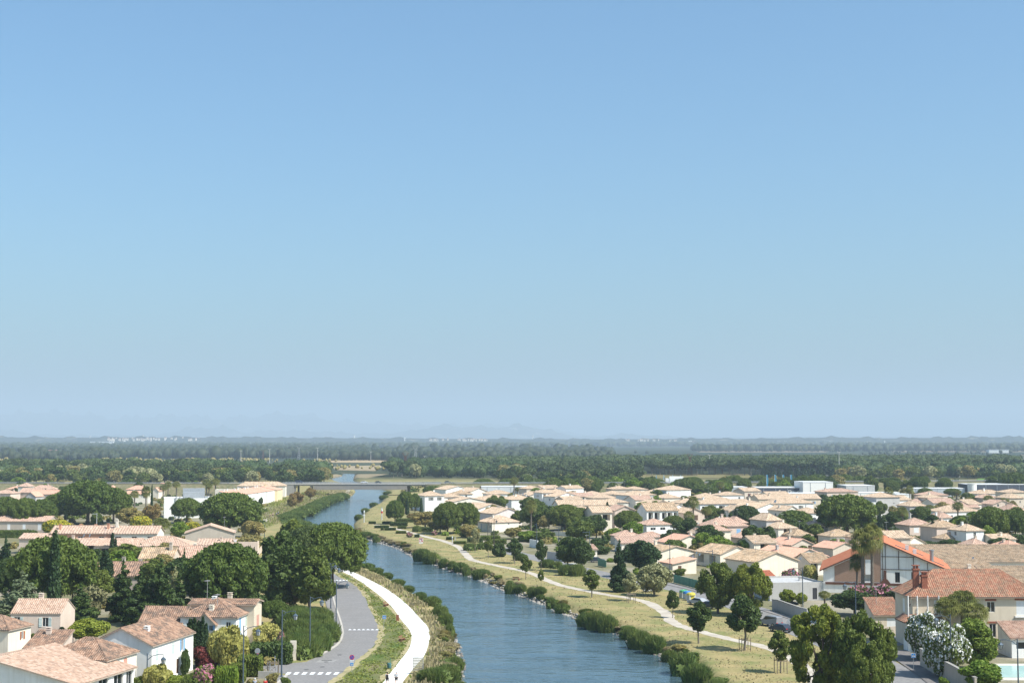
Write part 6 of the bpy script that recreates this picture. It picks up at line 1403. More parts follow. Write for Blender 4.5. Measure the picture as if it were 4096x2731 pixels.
    pl_ = [(-ov, D + ov, zl - ov * sL + .25), (-ov, -ov, zl - ov * sL + .25), (A, -ov, r), (A, D + ov, r)]; pr_ = [(Rr + ov, -ov, zr - ov * sR + .25), (Rr + ov, D + ov, zr - ov * sR + .25), (A, D + ov, r), (A, -ov, r)]
    for p in (pl_, pr_): rib_roof(mb, p, 0.3, .06, None); slab(mb, p, .28)
    ro = mb.build('roof', [tiles('tiles_orange', [(0.38, 0.13, 0.07), (0.46, 0.17, 0.09), (0.50, 0.21, 0.12)], .12, (0.35, 0.15, 0.10)), RUST], e)
    def onroof(u, y, up=0.3): return Vector((u, y, r - (u - A) * sR + up))
    for u_, y_, w_ in ((3.6, 5, 2.6), (7.4, 9, 2.6), (11.5, 5.0, 2.8)):
        c = onroof(A + u_, y_, 0.05); q = MB(); M = Matrix.Translation(c) @ Matrix.Rotation(math.atan(sR), 4, 'Y'); q.box(-w_ / 2, w_ / 2, -.35, .35, 0, .12, 0, M); q.build('skylight', GLASS, ro)
    q = MB(); c = onroof(A + 10.2, 3.0, -.2); q.tube(c, c + Vector((0, 0, 2.5)), .42, .42, 14); q.tube(c + Vector((0, 0, 2.5)), c + Vector((0, 0, 2.8)), .6, .6, 14); q.build('flue', plain('steel_flue', (0.42, 0.43, 0.44), .4, metal=.7), ro)
    for u_, y_ in ((5.0, 5.2), (6.6, 3.2)): c = onroof(A + u_, y_, .1); q = MB(); q.cbox((c.x, c.y, c.z + .5), .75, .45, 1.1); q.build('air_conditioner', plain('ac_white', (0.7, 0.7, 0.68)), ro)
    return e
chal = build_chalet()
DISHM = plain('dish_white', (0.72, 0.72, 0.70), .5)
def dish(x, y, z, r, label, az=0.6):
    e = empty('satellite_dish', label, 'satellite dish', (x, y, z), az - PI / 2, 'satellite dishes on the roofs')
    key = ('dish',)
    def mk():
        q = MB(); n = 16; M = Matrix.Rotation(math.radians(68), 4, 'X')
        for k in range(4):
            r0, r1 = k / 4, (k + 1) / 4
            for i in range(n):
                a0, a1 = 2 * PI * i / n, 2 * PI * (i + 1) / n
                q.face([tuple(M @ Vector((rr * math.cos(a), rr * math.sin(a), .22 * rr * rr))) for rr, a in ((r0, a0), (r0, a1), (r1, a1), (r1, a0))])
        return q.mesh('reflector', DISHM)
    def mk2():
        q = MB(); q.tube((0, 0.15, -1.3), (0, .12, 0), .06, .06, 6); q.tube((0, -.05, -.5), (0, -.85, -.1), .035, .035, 5); q.cbox((0, -.9, -.05), .16, .2, .14); return q.mesh('mount', DFRAME)
    o = link('reflector', cached(('dish',), mk), e, scale=(r, r, r)); link('mount', cached(('dmount',), mk2), e, scale=(r, r, r)); return e
for (px, py, z, rpx, lab) in [(3552, 2155, 10.5, 10, 'large satellite dish at the peak of the orange chalet roof'), (3799, 2185, 5.5, 5, 'satellite dish on the storehouse ridge by the hedge'), (3893, 2230, 5.0, 5, 'satellite dish low on the storehouse roof'), (3977, 2296, 7.5, 9, 'satellite dish beside the brick chimney of the big villa'),
        (3746, 2222, 4.5, 5, 'satellite dish at the end of the chalet roof'), (3827, 2115, 4.6, 6, 'satellite dish fixed to the blank beige wall'), (2773, 2227, 4.0, 8, 'biggest satellite dish above the cream outbuilding'), (2800, 2216, 4.3, 6, 'satellite dish right of the biggest one'), (2787, 2210, 4.4, 5, 'faint satellite dish on the cream gable verge'),
        (3204, 2232, 4.2, 6, 'satellite dish on a pole by the plain cream gable'), (3102, 2004, 6.8, 7, 'satellite dish on the shaded grey gable in the village'), (337, 2141, 5.6, 9, 'left of two white satellite dishes on the terrace roof'), (361, 2141, 5.6, 9, 'right of two white satellite dishes on the terrace roof'),
        (794, 2188, 5.2, 8, 'left dish of the pair above the ribbed roof'), (827, 2187, 5.2, 8, 'right dish of the pair above the ribbed roof'), (2055, 1975, 7.6, 5, 'satellite dish behind the tall back-left palm'), (2093, 1974, 7.6, 5, 'satellite dish on the tall white house'), (209, 1943, 7, 4, 'satellite dish on the far left ridge'), (3616, 2132, 6.0, 5, 'satellite dish on the chimney of the brown-roofed house')]:
    x, y = G(px, py, z); dish(x, y, z, rpx / scl(py, z), lab, .5)

def build_villa():
    ang = math.radians(1); h = 8.8; x0, y0 = G(3640, 2377, h)
    e = empty('villa', 'large cream villa with orange-brown hipped tile roofs, brick chimneys and a two-storey corner porch', 'house', (x0, y0, 0), ang)
    W1, D1 = 21.0, 10.0
    t = TILE['flat']
    FW = {'F': [(.40, 6.9, 'c:white', 1.3, 1.7), (.61, 6.8, 'w', 1.3, 1.7), (.84, 6.6, 'c:white', 1.3, 2.3), (.62, 3.0, 'w', 1.1, 2.2), (.2, 6.8, 'c:white', 1.4, 2.2)], 'L': [(.5, 6.6, 'c:white', 1.2, 2.2)]}
    make_body(e, W1, D1, h, 'hip', 3.6, 'sand', 'flat', FW, None, .55, 200, loc=(W1 / 2 + .4, 0, 0))
    make_body(e, 12, 9, h, 'hip', 3.4, 'sand', 'flat', {'F': [(.3, 6.6, 'c:white', 1.3, 2.3)]}, None, .55, 200, loc=(W1 + 6.2, 0.6, 0))
    # brick lintels over the openings
    for u, z in ((.40, 7.95), (.61, 7.9), (.84, 8.0), (.62, 4.3)):
        q = MB(); x = u * W1 + .4; q.box(x - .9, x + .9, -.08, -.003, z - .12, z + .18); q.build('brick_lintel', BRICK_CH, e)
    q = MB(); q.box(.84 * W1 + .4 - .95, .84 * W1 + .4 + .95, -.25, -.004, 5.1, 5.35); q.build('sill', WALL['white'], e)
    # corner porch: base, columns, lower roof
    q = MB(); q.box(-1.2, 4.2, -2.6, -.01, -.3, 1.9); q.build('porch_base', WALL['white'], e)
    d = MB()
    for k in range(4):
        a = [(0, .55), (.42, 0), (0, -.55), (-.42, 0)]; p, r_ = a[k], a[(k + 1) % 4]; c = Vector((.4, -2.62, .95)); d.tube(c + Vector((p[0], 0, p[1])), c + Vector((r_[0], 0, r_[1])), .045, .045, 4)
    d.build('brick_diamond', BRICK_CH, e)
    for x in (-1.0, .5, 2.2, 4.0):
        q = MB(); q.tube((x, -2.4, 1.9), (x, -2.4, 4.9), .14, .11, 8); q.build('column', WALL['white'], e)
        q = MB(); q.tube((x + .4, -.9, 5.4), (x + .4, -.9, 8.7), .13, .1, 8); q.build('column', WALL['white'], e)
    q = MB(); q.box(-1.1, 4.1, -2.5, -2.3, 1.9, 2.7); q.build('balustrade', WFRAME, e)
    q = MB()
    for p in ([(-2.0, -3.2, 4.75), (4.8, -3.2, 4.75), (4.8, -.02, 5.6), (-.6, -.02, 5.6)], [(-2.0, 2.0, 4.75), (-2.0, -3.2, 4.75), (-.6, -.02, 5.6), (-.6, 2.0, 5.6)]): rib_roof(q, p, .26, .05, .36); slab(q, p, .15)
    q.build('porch_roof', [t, BATTEN], e)
    q = MB(); q.box(-.3, 4.6, -1.1, -.01, 5.25, 5.55); q.build('balcony', WALL['white'], e)
    for x, y, z, hh in ((1.6, 2.0, 9.3, 4.0), (2.8, 1.4, 9.0, 3.3), (21.6, 4.4, 10.2, 3.8)):
        q = MB(); q.box(x - .45, x + .45, y - .35, y + .35, z - .8, z + hh - .7); q.box(x - .55, x + .55, y - .45, y + .45, z + hh - .7, z + hh - .45)
        for dx in (-.25, .25): q.box(x + dx - .15, x + dx + .15, y - .2, y + .2, z + hh - .45, z + hh)
        q.box(x - .6, x + .6, y - .4, y + .4, z + hh, z + hh + .12); q.build('chimney', BRICK_CH, e)
    q = MB(); M = Matrix.Translation((25.0, 2.4, 10.4)) @ Matrix.Rotation(math.radians(36), 4, 'X'); q.box(-1, 1, -.5, .5, 0, .1, 0, M); q.build('skylight', GLASS, e)
    q = MB(); q.tube((-.2, -.4, h - 1.2), (-.2, -.4, h - .4), .03); q.lathe([(.05, -.5), (.2, 0), (.12, .1), (0, .2)], 6, 0, (-.2, -.4, h - 1.4)); q.build('wall_lantern', DFRAME, e)
    # low wing with pink tiles at the right, white wall and garage opening
    make_body(e, 14, 6, 3.1, 'sf', 1.9, 'white', 'pink', {'F': [(.32, 1.9, 'g', 7.5, 1.1)]}, None, .3, 200, loc=(W1 - 1.0, -9.5, 0))
build_villa()
def simple_house(label, px, cy, wpx, h, d, rot, kind, rise, wall, tile, wins, name='outbuilding', cat='outbuilding', **k):
    return house(label, px, cy, wpx, h, d, rot, kind, rise, wall, tile, wins, None, name, cat, None, **k)
simple_house('small annexe with orange-brown flat tiles and closed white shutter beside the big villa', 3553, 2456, 110, 2.9, 6, 3, 'sf', 2.4, 'sand', 'flat', {'F': [(.62, 1.3, 'c:white', 1.7, 1.9)]})
simple_house('grey flat-roofed garage building with dark doorway below the chalet', 3186, 2336, 222, 3.4, 14, 9, 'flat', 0, 'grey', 'flat', {'F': [(.84, 1.4, 'd:dark', 1.0, 2.4)]}, name='garage_building')
simple_house('small corner shed with bright orange roof edge beside the plain cream gable', 3072, 2302, 50, 2.6, 6, 14, 'gs', .9, 'white', 'red', {})
# white modern block with rooftop plant
e, w = house('white modern flat-roofed block with grey plant boxes and two tall flues', 765, 1996, 205, 8.1, 20, 14, 'flat', 0, 'white', 'flat', {}, None, 'modern_block', 'building', None)
GM = plain('plant_grey', (0.36, 0.38, 0.39), .6)
for x, y, sx, sy, z in ((-1, 8, 4.2, 4, 2.8), (3.2, 8, 4.2, 4, 2.8), (1.4, 14, 9.5, 3, 4.2), (6.5, 5, 1.5, 6, .9), (-6.2, 6, .6, 10, .6)):
    q = MB(); q.box(x - sx / 2, x + sx / 2, y - sy / 2, y + sy / 2, 8.17, 8.17 + z); q.build('plant_box', GM, e)
for x in (-6.4, -4.8): q = MB(); q.tube((x, -.5, 0), (x, -.5, 9.4), .2, .2, 8); q.build('flue', GM, e)
def box_building(label, px, cy, wpx, h, d, rot, wall, parts=(), name='hall', dark=None):
    x, y = G(px, cy, h); s = scl(cy, h); a = math.radians(rot); w = wpx / s / math.cos(a)
    e = empty(name, label, 'industrial building', (x, y, 0), a); HOUSES.append((x, y, w, d, a, h))
    q = MB(); q.box(-w / 2, w / 2, 0, d, -.3, h); q.build('wall', wall, e)
    q = MB(); q.box(-w / 2 - .1, w / 2 + .1, -.1, d + .1, h + .003, h + .35); q.build('roof', plain('pale_sheet', (0.72, 0.71, 0.69), .6), e)
    n = int(w / 6); 
    for k in range(n):
        q = MB(); xx = -w / 2 + (k + .5) * w / n; q.box(xx - .12, xx + .12, -.12, -.004, 0, h - .2); q.build('panel_joint', plain('joint_grey', (0.35, 0.37, 0.39)), e)
    return e, w
PALEB = plain('sheet_pale', (0.66, 0.67, 0.66), .5, .05); SLATE = plain('sheet_slate', (0.085, 0.095, 0.12), .5, .1); WHITES = plain('sheet_white', (0.86, 0.83, 0.77), .5, .04)
box_building('long pale blue-white warehouse behind the left of the village', 2020, 1947, 190, 5.6, 16, 2, PALEB)
e, w = box_building('low pale sheet-roofed hall with a white lorry on its deck', 2694, 1934, 175, 6.0, 20, 3, PALEB)
box_building('low grey-white sheet-roofed shed behind the tall loggia-house palm', 2925, 1949, 130, 5.0, 16, 2, plain('sheet_grey', (0.48, 0.52, 0.54), .5))
box_building('white box-shaped hall standing above the dark dealership front', 3272, 1929, 122, 9.4, 20, 3, WHITES)
deal, dw = box_building('long dark car dealership front with white emblems', 3150, 1951, 240, 6.0, 18, 2, SLATE)
box_building('silvery ribbed shed right of the white box-shaped hall', 3442, 1943, 116, 6.6, 20, 3, plain('sheet_silver', (0.55, 0.55, 0.54), .6))
box_building('long white flat-roofed building between upper house and tower house', 3490, 1972, 240, 4.6, 14, 2, WHITES); box_building('long low white flat-roofed building behind the village terrace', 3180, 1974, 260, 5.2, 12, 2, WHITES)
box_building('long dark grey industrial hall at the right edge behind the palms', 4010, 1938, 270, 6.2, 20, 2, SLATE); box_building('low grey-blue flat building left of the dark hall', 3750, 1954, 220, 4.6, 14, 2, plain('sheet_grey', (0.48, 0.52, 0.54), .5))
box_building('white wall-like shop building beside the tower house', 3615, 1978, 60, 5.6, 10, 4, WHITES)
# emblems on the dealership: plain white marks and the word as it stands
def text_mesh(name, body, size, mat, parent, loc, rot=(PI / 2, 0, 0), ext=.03):
    c = bpy.data.curves.new(name, 'FONT'); c.body = body; c.size = size; c.extrude = ext; c.align_x = 'CENTER'; c.align_y = 'CENTER'; c.resolution_u = 2; c.materials.append(mat)
    t_ = bpy.data.objects.new('tmp', c); C.objects.link(t_); bpy.context.view_layer.update(); me = bpy.data.meshes.new_from_object(t_.evaluated_get(bpy.context.evaluated_depsgraph_get())); bpy.data.objects.remove(t_)
    o = link(name, me, parent, loc); o.rotation_euler = rot; return o
s_ = dw / 240
q = MB(); P8 = [(-.9, 1.1), (.9, 1.1), (.9, -.2), (0, -1.2), (-.9, -.2)]
def em(x, pts_o, pts_i=None):
    q = MB(); n = len(pts_o)
    for i in range(n):
        j = (i + 1) % n; a, b = pts_o[i], pts_o[j]; c_, d_ = (pts_i[j], pts_i[i]) if pts_i else ((b[0] * .7, b[1] * .7), (a[0] * .7, a[1] * .7))
        q.face([(x + p[0], -.16, 3.6 + p[1]) for p in (a, b, c_, d_)])
    q.build('emblem', WHITES, deal)
em(8 * s_ * 1.0 + 0, P8); ell = [(1.2 * math.cos(k * PI / 8), .75 * math.sin(k * PI / 8)) for k in range(16)]; em(20 * s_, ell); q = MB(); q.box(20 * s_ - 1.6, 20 * s_ + 1.6, -.17, -.15, 3.5, 3.7); q.build('emblem', WHITES, deal)
text_mesh('lettering', 'FIAT', 1.9, WHITES, deal, (33 * s_, -.16, 3.6)); text_mesh('lettering', 'OPEL', .7, WHITES, deal, (20 * s_, -.16, 2.4)); em(46 * s_, [(1.0 * math.cos(k * PI / 8), 1.0 * math.sin(k * PI / 8)) for k in range(16)])
# round white tower
x, y = G(3889, 1985, 0); e = empty('round_tower', 'round white tower with flat cap beside the green-shuttered house', 'tower', (x, y, 0)); q = MB(); q.lathe([(2.6, 0), (2.6, 7.4), (2.75, 7.4), (2.75, 7.8), (0, 7.8)], 24); q.build('wall', WALL['white'], e)
# walls, fences, pergola
def wall_run(label, pts, h, th, mat, name='garden_wall', cat='wall', cap=None):
    P = [Vector(G(*p)) for p in pts]; e = empty(name, label, cat, (P[0].x, P[0].y, 0)); q = MB()
    for a, b in zip(P[:-1], P[1:]):
        d = (b - a).normalized(); n = Vector((-d.y, d.x)) * th; o = P[0]
        q.prism([((p - o).x, (p - o).y) for p in (a, b, b + n, a + n)][::-1], -.3, h)
    q.build('wall', mat, e)
    if cap:
        q = MB()
        for a, b in zip(P[:-1], P[1:]):
            d = (b - a).normalized(); n = Vector((-d.y, d.x)) * .1; o = P[0]; n2 = Vector((-d.y, d.x)) * (th + .1)
            q.prism([((p - o).x, (p - o).y) for p in (a - n, b - n, b + n2, a + n2)][::-1], h + .003, h + .1)
        q.build('coping', cap, e)
    return e
wall_run('long sandy garden wall along the pavement below the white oleanders', [(3680, 2662), (3745, 2700), (3820, 2742), (3900, 2790)], 2.6, .3, WALL['stone'], cap=CONCRETE)
wall_run('pale grey roadside wall enclosing the parking yard', [(3088, 2441), (3112, 2444), (3200, 2476), (3228, 2482)], 2.2, .25, WALL['grey'], cap=CONCRETE)
wall_run('white corner wall at the end of the grey roadside wall', [(3232, 2484), (3290, 2496)], 2.3, .25, WALL['white'], cap=CONCRETE)
wall_run('low stone wall with railing before the annexe', [(3515, 2540), (3604, 2534)], 1.4, .3, WALL['stone'])
wall_run('grey boundary wall beside the side street, behind young trees', [(2188, 2238), (2258, 2246)], 2.4, .3, WALL['grey']); wall_run('pale wall panel at the side street entrance', [(2118, 2186), (2150, 2192)], 2.4, .3, WALL['white'])
wall_run('cream block wall by the wooden gate of the reed thicket', [(1160, 2640), (1184, 2640)], 3.0, .3, WALL['cream'], 'gate_wall'); wall_run('low pale wall left of the pedestrian crossing', [(1032, 2712), (1105, 2712)], 1.0, .25, CONCRETE)
wall_run('ivory terrace wall of the lower terrace houses', [(346, 2245), (400, 2245), (470, 2245), (552, 2246)], 2.2, .3, WALL['ivory']); wall_run('low stone wall before the upper village houses', [(2215, 2140), (2300, 2146)], 1.5, .3, WALL['ivory'])
wall_run('rusty pavilion wall panels behind the canal-side trees', [(3500, 2160), (3560, 2165)], 1.5, .2, WALL['ivory'])
def fence(label, pts, h, colr, board=2.0, name='fence'):
    P = resample([Vector(G(*p)) for p in pts], 2 + int(sum((Vector(G(*b)) - Vector(G(*a))).length for a, b in zip(pts[:-1], pts[1:])) / board)); e = empty(name, label, 'fence', (P[0].x, P[0].y, 0)); o = P[0]
    for a, b in zip(P[:-1], P[1:]):
        d = (b - a).normalized(); n = Vector((-d.y, d.x)) * .05; q = MB(); a2 = a + d * .05; b2 = b - d * .05
        q.prism([((p - o).x, (p - o).y) for p in (a2, b2, b2 + n, a2 + n)][::-1], .1, h); q.build('panel', pm(colr), e); q = MB(); q.cbox((a.x - o.x, a.y - o.y, h / 2), .1, .1, h + .2); q.build('post', pm(colr), e)
fence('tall green fence panels along the quay road pavement', [(2695, 2330), (2790, 2355), (2860, 2375)], 2.0, 'green'); fence('dark green gate panels left of the tall dark conifer', [(2392, 2262), (2425, 2270)], 1.9, 'green')
fence('green mesh posts at the foot of the reed thicket', [(1186, 2634), (1240, 2622)], 1.8, 'green', 3.0)
q = None
x, y = G(1672, 2040); e = empty('pergola', 'rusty arched garden pergola between two small cypresses', 'pergola', (x, y, 0), .2)
for i in range(4):
    for yy in (-1.5, 1.5): q = MB(); q.cbox((-3 + i * 2, yy, 1.7), .28, .28, 3.4); q.build('post', RUST, e)
for yy in (-1.5, 1.5): q = MB(); q.path([(-3.4, yy, 3.2), (-1.5, yy, 3.9), (1.5, yy, 3.9), (3.4, yy, 3.2)], .16, 6); q.build('beam', RUST, e)
# swimming pool at the lower right
pts = W([(3990, 2664), (4180, 2664), (4200, 2712), (4010, 2712)]); e = empty('swimming_pool', 'pale turquoise swimming pool with stone rim at the right edge', 'swimming pool', (pts[0][0], pts[0][1], 0)); o = pts[0]; L_ = [(p[0] - o[0], p[1] - o[1]) for p in pts]
q = MB(); cx_ = sum(p[0] for p in L_) / 4; cy_ = sum(p[1] for p in L_) / 4; q.prism([(cx_ + (p[0] - cx_) * 1.25, cy_ + (p[1] - cy_) * 1.35) for p in L_][::-1], -.2, .14); q.build('terrace', plain('pool_stone', (0.66, 0.60, 0.50)), e)
q = MB(); q.face([(p[0], p[1], .155) for p in L_]); q.build('pool_water', plain('pool_water', (0.45, 0.66, 0.62), .1, .1), e)

rg = random.Random(12)
for zn, n, hh in (([(1800, 2110), (2200, 2140), (2600, 2200), (3050, 2300), (3280, 2290), (3280, 2160), (4100, 2180), (4100, 2010), (2000, 1985), (1780, 2000)], 105, (4.5, 8.5)), ([(2200, 1990), (4250, 1978), (4250, 1963), (2200, 1974)], 120, (8.01, 12)), ([(-60, 1990), (860, 1990), (860, 1945), (-60, 1945)], 34, (5, 9)), ([(100, 2420), (700, 2430), (1000, 2360), (640, 2260), (330, 2290)], 20, (5, 8))):
    for _ in range(n):
        while True:
            px, py = rg.uniform(min(a[0] for a in zn), max(a[0] for a in zn)), rg.uniform(min(a[1] for a in zn), max(a[1] for a in zn))
            if not inside(np.array([[px, py]]), np.array(zn, float))[0]: continue
            x, y = G(px, py)
            if all(math.hypot(x - (hx - math.sin(a) * d / 2), y - (hy + math.cos(a) * d / 2)) > .62 * max(w, d) for hx, hy, w, d, a, h in HOUSES): break
        h = rg.uniform(*hh); back = hh[0] == 8.01; k = 'pine' if back and rg.random() < .6 else 'broad'
        gm, gl = rg.choice([(L_DARK, 'dark green'), (L_DARK, 'dark green'), (L_MID, 'mid green'), (L_MID, 'mid green'), (L_BRIGHT, 'bright green'), (L_OLIVE, 'olive-brown')])
        plant(k, x, y, h * rg.uniform(.7, 1.3), h, ('umbrella pine' if k == 'pine' else gl + ' tree') + ' screening the back of the village before the woods' if back else gl + ' garden tree standing between the houses ' + ('left' if px < 1200 else 'right') + ' of the canal', 'tree', 'trees behind the village' if back else 'garden trees between the houses', L_PINE if k == 'pine' else gm, 'umbrella_pine' if k == 'pine' else 'garden_tree')
# ------------------------------------------------------------------ stones, reeds, grass
def line_pts(line, lo, hi, step):
    out = []; L = resample([Vector(p) for p in line], 900)
    acc = 0
    for a, b in zip(L[:-1], L[1:]):
        acc += (b - a).length
        if acc >= step and lo < a.y < hi: acc = 0; d = (b - a).normalized(); out.append((a, Vector((-d.y, d.x))))
    return out
STONE = plain('riprap_stone', (0.40, 0.36, 0.31), .95, .45, .9); STONE2 = plain('riprap_stone_dark', (0.22, 0.19, 0.16), .95, .4, .9)
def stone_mesh(seed, m):
    rs = np.random.RandomState(seed); v, f = ICO[0]; v = v * (1 + .3 * (rs.rand(12, 1) * 2 - 1)) * np.array([1, .8, .6]); return mk_mesh('stone', v, [f], m)
SM = [stone_mesh(i, STONE if i < 4 else STONE2) for i in range(6)]
def riprap(name, line, side, lo, hi, nmax, rows, seed):
    base = empty(name, None, None, (0, 0, 0)); base['kind'] = 'structure'; r = random.Random(seed); pts = line_pts(line, lo, hi, .62); S = []
    for p, n in pts:
        n = n * side
        for k in range(rows):
            q = p + n * (k * .5 - .5 + r.uniform(-.25, .25)); s = r.uniform(.24, .5) * (1.25 if r.random() < .15 else 1)
            d = k * .5 - .3; S.append((q.x, q.y, max(WATER_Z - .15, gz(q.x, q.y)) + .1, s, r.uniform(0, 6.28), r.choice((0, 1, 2, 3, 4, 5)) if k else r.choice((4, 5, 1))))
    S.sort(key=lambda t: t[1]); V = []; F = []; off = 0
    for i, (x, y, z, s, a, m) in enumerate(S):
        if i < nmax: link('stone', SM[m], base, (x, y, z), a, (s, s, s))
        else:
            c, sn = math.cos(a) * s, math.sin(a) * s; v = np.array([t.co[:] for t in SM[m].vertices]); w = np.stack([v[:, 0] * c - v[:, 1] * sn + x, v[:, 0] * sn + v[:, 1] * c + y, v[:, 2] * s + z], 1); V.append(w); F.append(ICO[0][1] + off); off += 12
    if V: o = link('stones', mk_mesh('stones', np.concatenate(V), [np.concatenate(F)], STONE), base); o['kind'] = 'stuff'
riprap('riprap_bank', RS, -1, 178, 520, 290, 4, 5)
riprap('riprap_bank', LS, 1, 205, 262, 200, 3, 6)
def reed(px, b, w, h, label, group, mat=None, z=-1.4): 
    x, y = G(px, b, z); s = scl(b, z); return plant('reed', x, y, w / s, h / s, label, 'reeds', group, mat, 'reed_clump', z=max(gz(x, y), WATER_Z))
RD = [(1462, 2150, 60, 28), (1505, 2166, 30, 24), (1690, 2240, 70, 52), (1728, 2252, 60, 50), (1776, 2268, 42, 40), (1810, 2276, 34, 32), (1840, 2285, 60, 36), (1865, 2299, 32, 40), (1925, 2312, 80, 38), (2042, 2370, 44, 50), (2085, 2372, 44, 36), (2130, 2388, 44, 40), (2160, 2392, 50, 36),
      (2205, 2428, 38, 46), (2250, 2446, 60, 40), (2345, 2500, 70, 60), (2385, 2512, 80, 78), (2430, 2522, 80, 72), (2520, 2552, 70, 52), (2560, 2588, 90, 76), (2620, 2606, 90, 76), (2680, 2640, 60, 50), (2735, 2690, 100, 92), (2790, 2735, 110, 92), (2870, 2800, 120, 90), (1435, 2080, 30, 22), (1460, 2052, 30, 20), (1495, 2024, 34, 18), (1535, 1996, 34, 18), (1550, 1978, 34, 14)]
for i, t in enumerate(RD): reed(*t, 'green reed clump at the water\'s edge along the rocky right bank', 'reed clumps on the right bank')
for i, t in enumerate([(1468, 2284, 54, 24), (1505, 2296, 54, 24), (1545, 2316, 54, 24), (1590, 2340, 54, 24), (1632, 2366, 48, 26), (1680, 2400, 54, 32), (1730, 2438, 62, 42), (1762, 2474, 62, 52), (1782, 2500, 56, 60), (1800, 2540, 34, 60), (1822, 2664, 66, 56), (1790, 2720, 110, 66), (1740, 2752, 120, 60), (1838, 2752, 60, 50)]):
    reed(*t, 'green reed clump between the white path and the water', 'reed clumps on the left bank', z=-1.0)
for p, n in line_pts(LS, 500, 860, 6.0):
    q = p + n * 1.8; r = random.Random(int(q.y)); plant('reed', q.x, q.y, r.uniform(7, 10), r.uniform(2.4, 3.4), 'reeds in the long belt along the far left bank', 'reeds', 'reed belt of the far left bank', None, 'reed_clump')
rr0 = random.Random(3)
for k in range(34):
    v = k / 33; b = 2480 + v * 150; lx = 1150 + max(0, 2500 - b) * .3; px = rr0.uniform(lx, 1318 - max(0, b - 2560) * 1.1); x, y = G(px, b)
    plant('reed', x, y, rr0.uniform(3.4, 4.6), rr0.uniform(2.6, 3.6), 'tall reeds of the thicket between gardens and road', 'reeds', 'reed thicket by the road', None, 'reed_clump')
for t in [(2262, 2300, 60, 46), (2310, 2302, 60, 50), (2190, 2268, 60, 34), (2230, 2272, 40, 30), (1880, 2200, 50, 30), (1930, 2195, 50, 28), (2080, 2240, 50, 30), (1668, 2126, 36, 26)]:
    x, y = G(t[0], t[1]); s = scl(t[1]); plant('reed', x, y, t[2] / s, t[3] / s, 'giant cane clump in the meadow of the right bank', 'cane', 'cane clumps in the meadow', None, 'cane_clump')
rb_ = random.Random(8)
for side_, line_, lo_, hi_, st_ in ((-1, RS, 170, 560, 2.2), (1, LS, 190, 262, 2.6)):
    for p, n in line_pts(line_, lo_, hi_, st_):
        if rb_.random() < .9:
            q = p + n * side_ * rb_.uniform(.8, 2.6); s = rb_.uniform(1.3, 3.2); plant('reed' if rb_.random() < .5 else 'bush', q.x, q.y, s, rb_.uniform(.5, 1.25), 'low scrub growing among the stones of the canal bank', 'scrub', 'low scrub of the canal banks', rb_.choice([L_REED, L_OLIVE, L_STRAW, L_STRAW, L_MID]), 'bank_scrub')
ROADPOLYS = [np.array([tuple(p[:2]) for p in a] + [tuple(p[:2]) for p in b[::-1]]) for a, b in ((rl, rr_), (pl, pr), (pv, rl))]
for line, w in ((RP, 2.8), (RR, 7.4), (RW, 2.4), (SR, 7)):
    c = smooth_line(W(line), 4); L = []; R = []
    for i, p in enumerate(c):
        q = c[min(i + 1, len(c) - 1)] - c[max(i - 1, 0)]; nn = Vector((-q.y, q.x)).normalized(); L.append(tuple(p + nn * w / 2)); R.append(tuple(p - nn * w / 2))
    ROADPOLYS.append(np.array(L + R[::-1]))
HB = np.array([(x, y, w, d, a) for x, y, w, d, a, h in HOUSES])
def free(P, margin=.5):
    ok = np.ones(len(P), bool)
    for poly in ROADPOLYS: ok &= ~inside(P, poly)
    for x, y, w, d, a in HB:
        q = P - (x, y); u = q[:, 0] * math.cos(a) + q[:, 1] * math.sin(a); v = -q[:, 0] * math.sin(a) + q[:, 1] * math.cos(a)
        ok &= ~((abs(u) < w / 2 + margin) & (v > -margin) & (v < d + margin))
    return ok
def grass(name, pxpoly, n, h, mat, seed, dmin=.8, dens=None, w=.05):
    rs = np.random.RandomState(seed); poly = np.array(W(pxpoly)); lo, hi = poly.min(0), poly.max(0); P = lo + rs.rand(n * 4, 2) * (hi - lo)
    P = P[rs.rand(len(P)) < (lo[1] / P[:, 1]) ** 1.0]; P = P[inside(P, poly)]; P = P[canal_sd(P) > dmin]; P = P[free(P, .1)]
    cl = np.sin(P[:, 0] * .55 + np.sin(P[:, 1] * .31) * 2) * np.sin(P[:, 1] * .23 + P[:, 0] * .11); P = P[rs.rand(len(P)) < .45 + .5 * cl][:n]; m = len(P); z = ground_z(P)
    a = rs.rand(m) * 3.14; hh = h * rs.uniform(.5, 1.3, m); dx, dy = np.cos(a) * w * 3.5, np.sin(a) * w * 3.5; lx, ly = rs.randn(m) * .12, rs.randn(m) * .12
    V = np.stack([np.stack([P[:, 0] - dx, P[:, 1] - dy, z - .02], 1), np.stack([P[:, 0] + dx, P[:, 1] + dy, z - .02], 1), np.stack([P[:, 0] + lx + dx * .7, P[:, 1] + ly + dy * .7, z + hh], 1), np.stack([P[:, 0] + lx - dx * .6, P[:, 1] + ly - dy * .6, z + hh * .8], 1)], 1).reshape(-1, 3)
    tag(link(name, mk_mesh(name, V, [np.arange(m * 4).reshape(m, 4)], mat)), kind='stuff')
BANKR = [(2790, 2760), (2330, 2480), (1900, 2300), (1600, 2190), (1430, 2130), (1440, 2080), (1540, 1990), (1600, 2000), (1640, 2110), (1900, 2190), (2100, 2225), (2400, 2300), (2680, 2385), (2900, 2440), (3160, 2540), (3300, 2600), (3450, 2780), (3000, 2850)]
grass('dry_grass', BANKR, 42000, .20, L_STRAW, 1, w=.035)
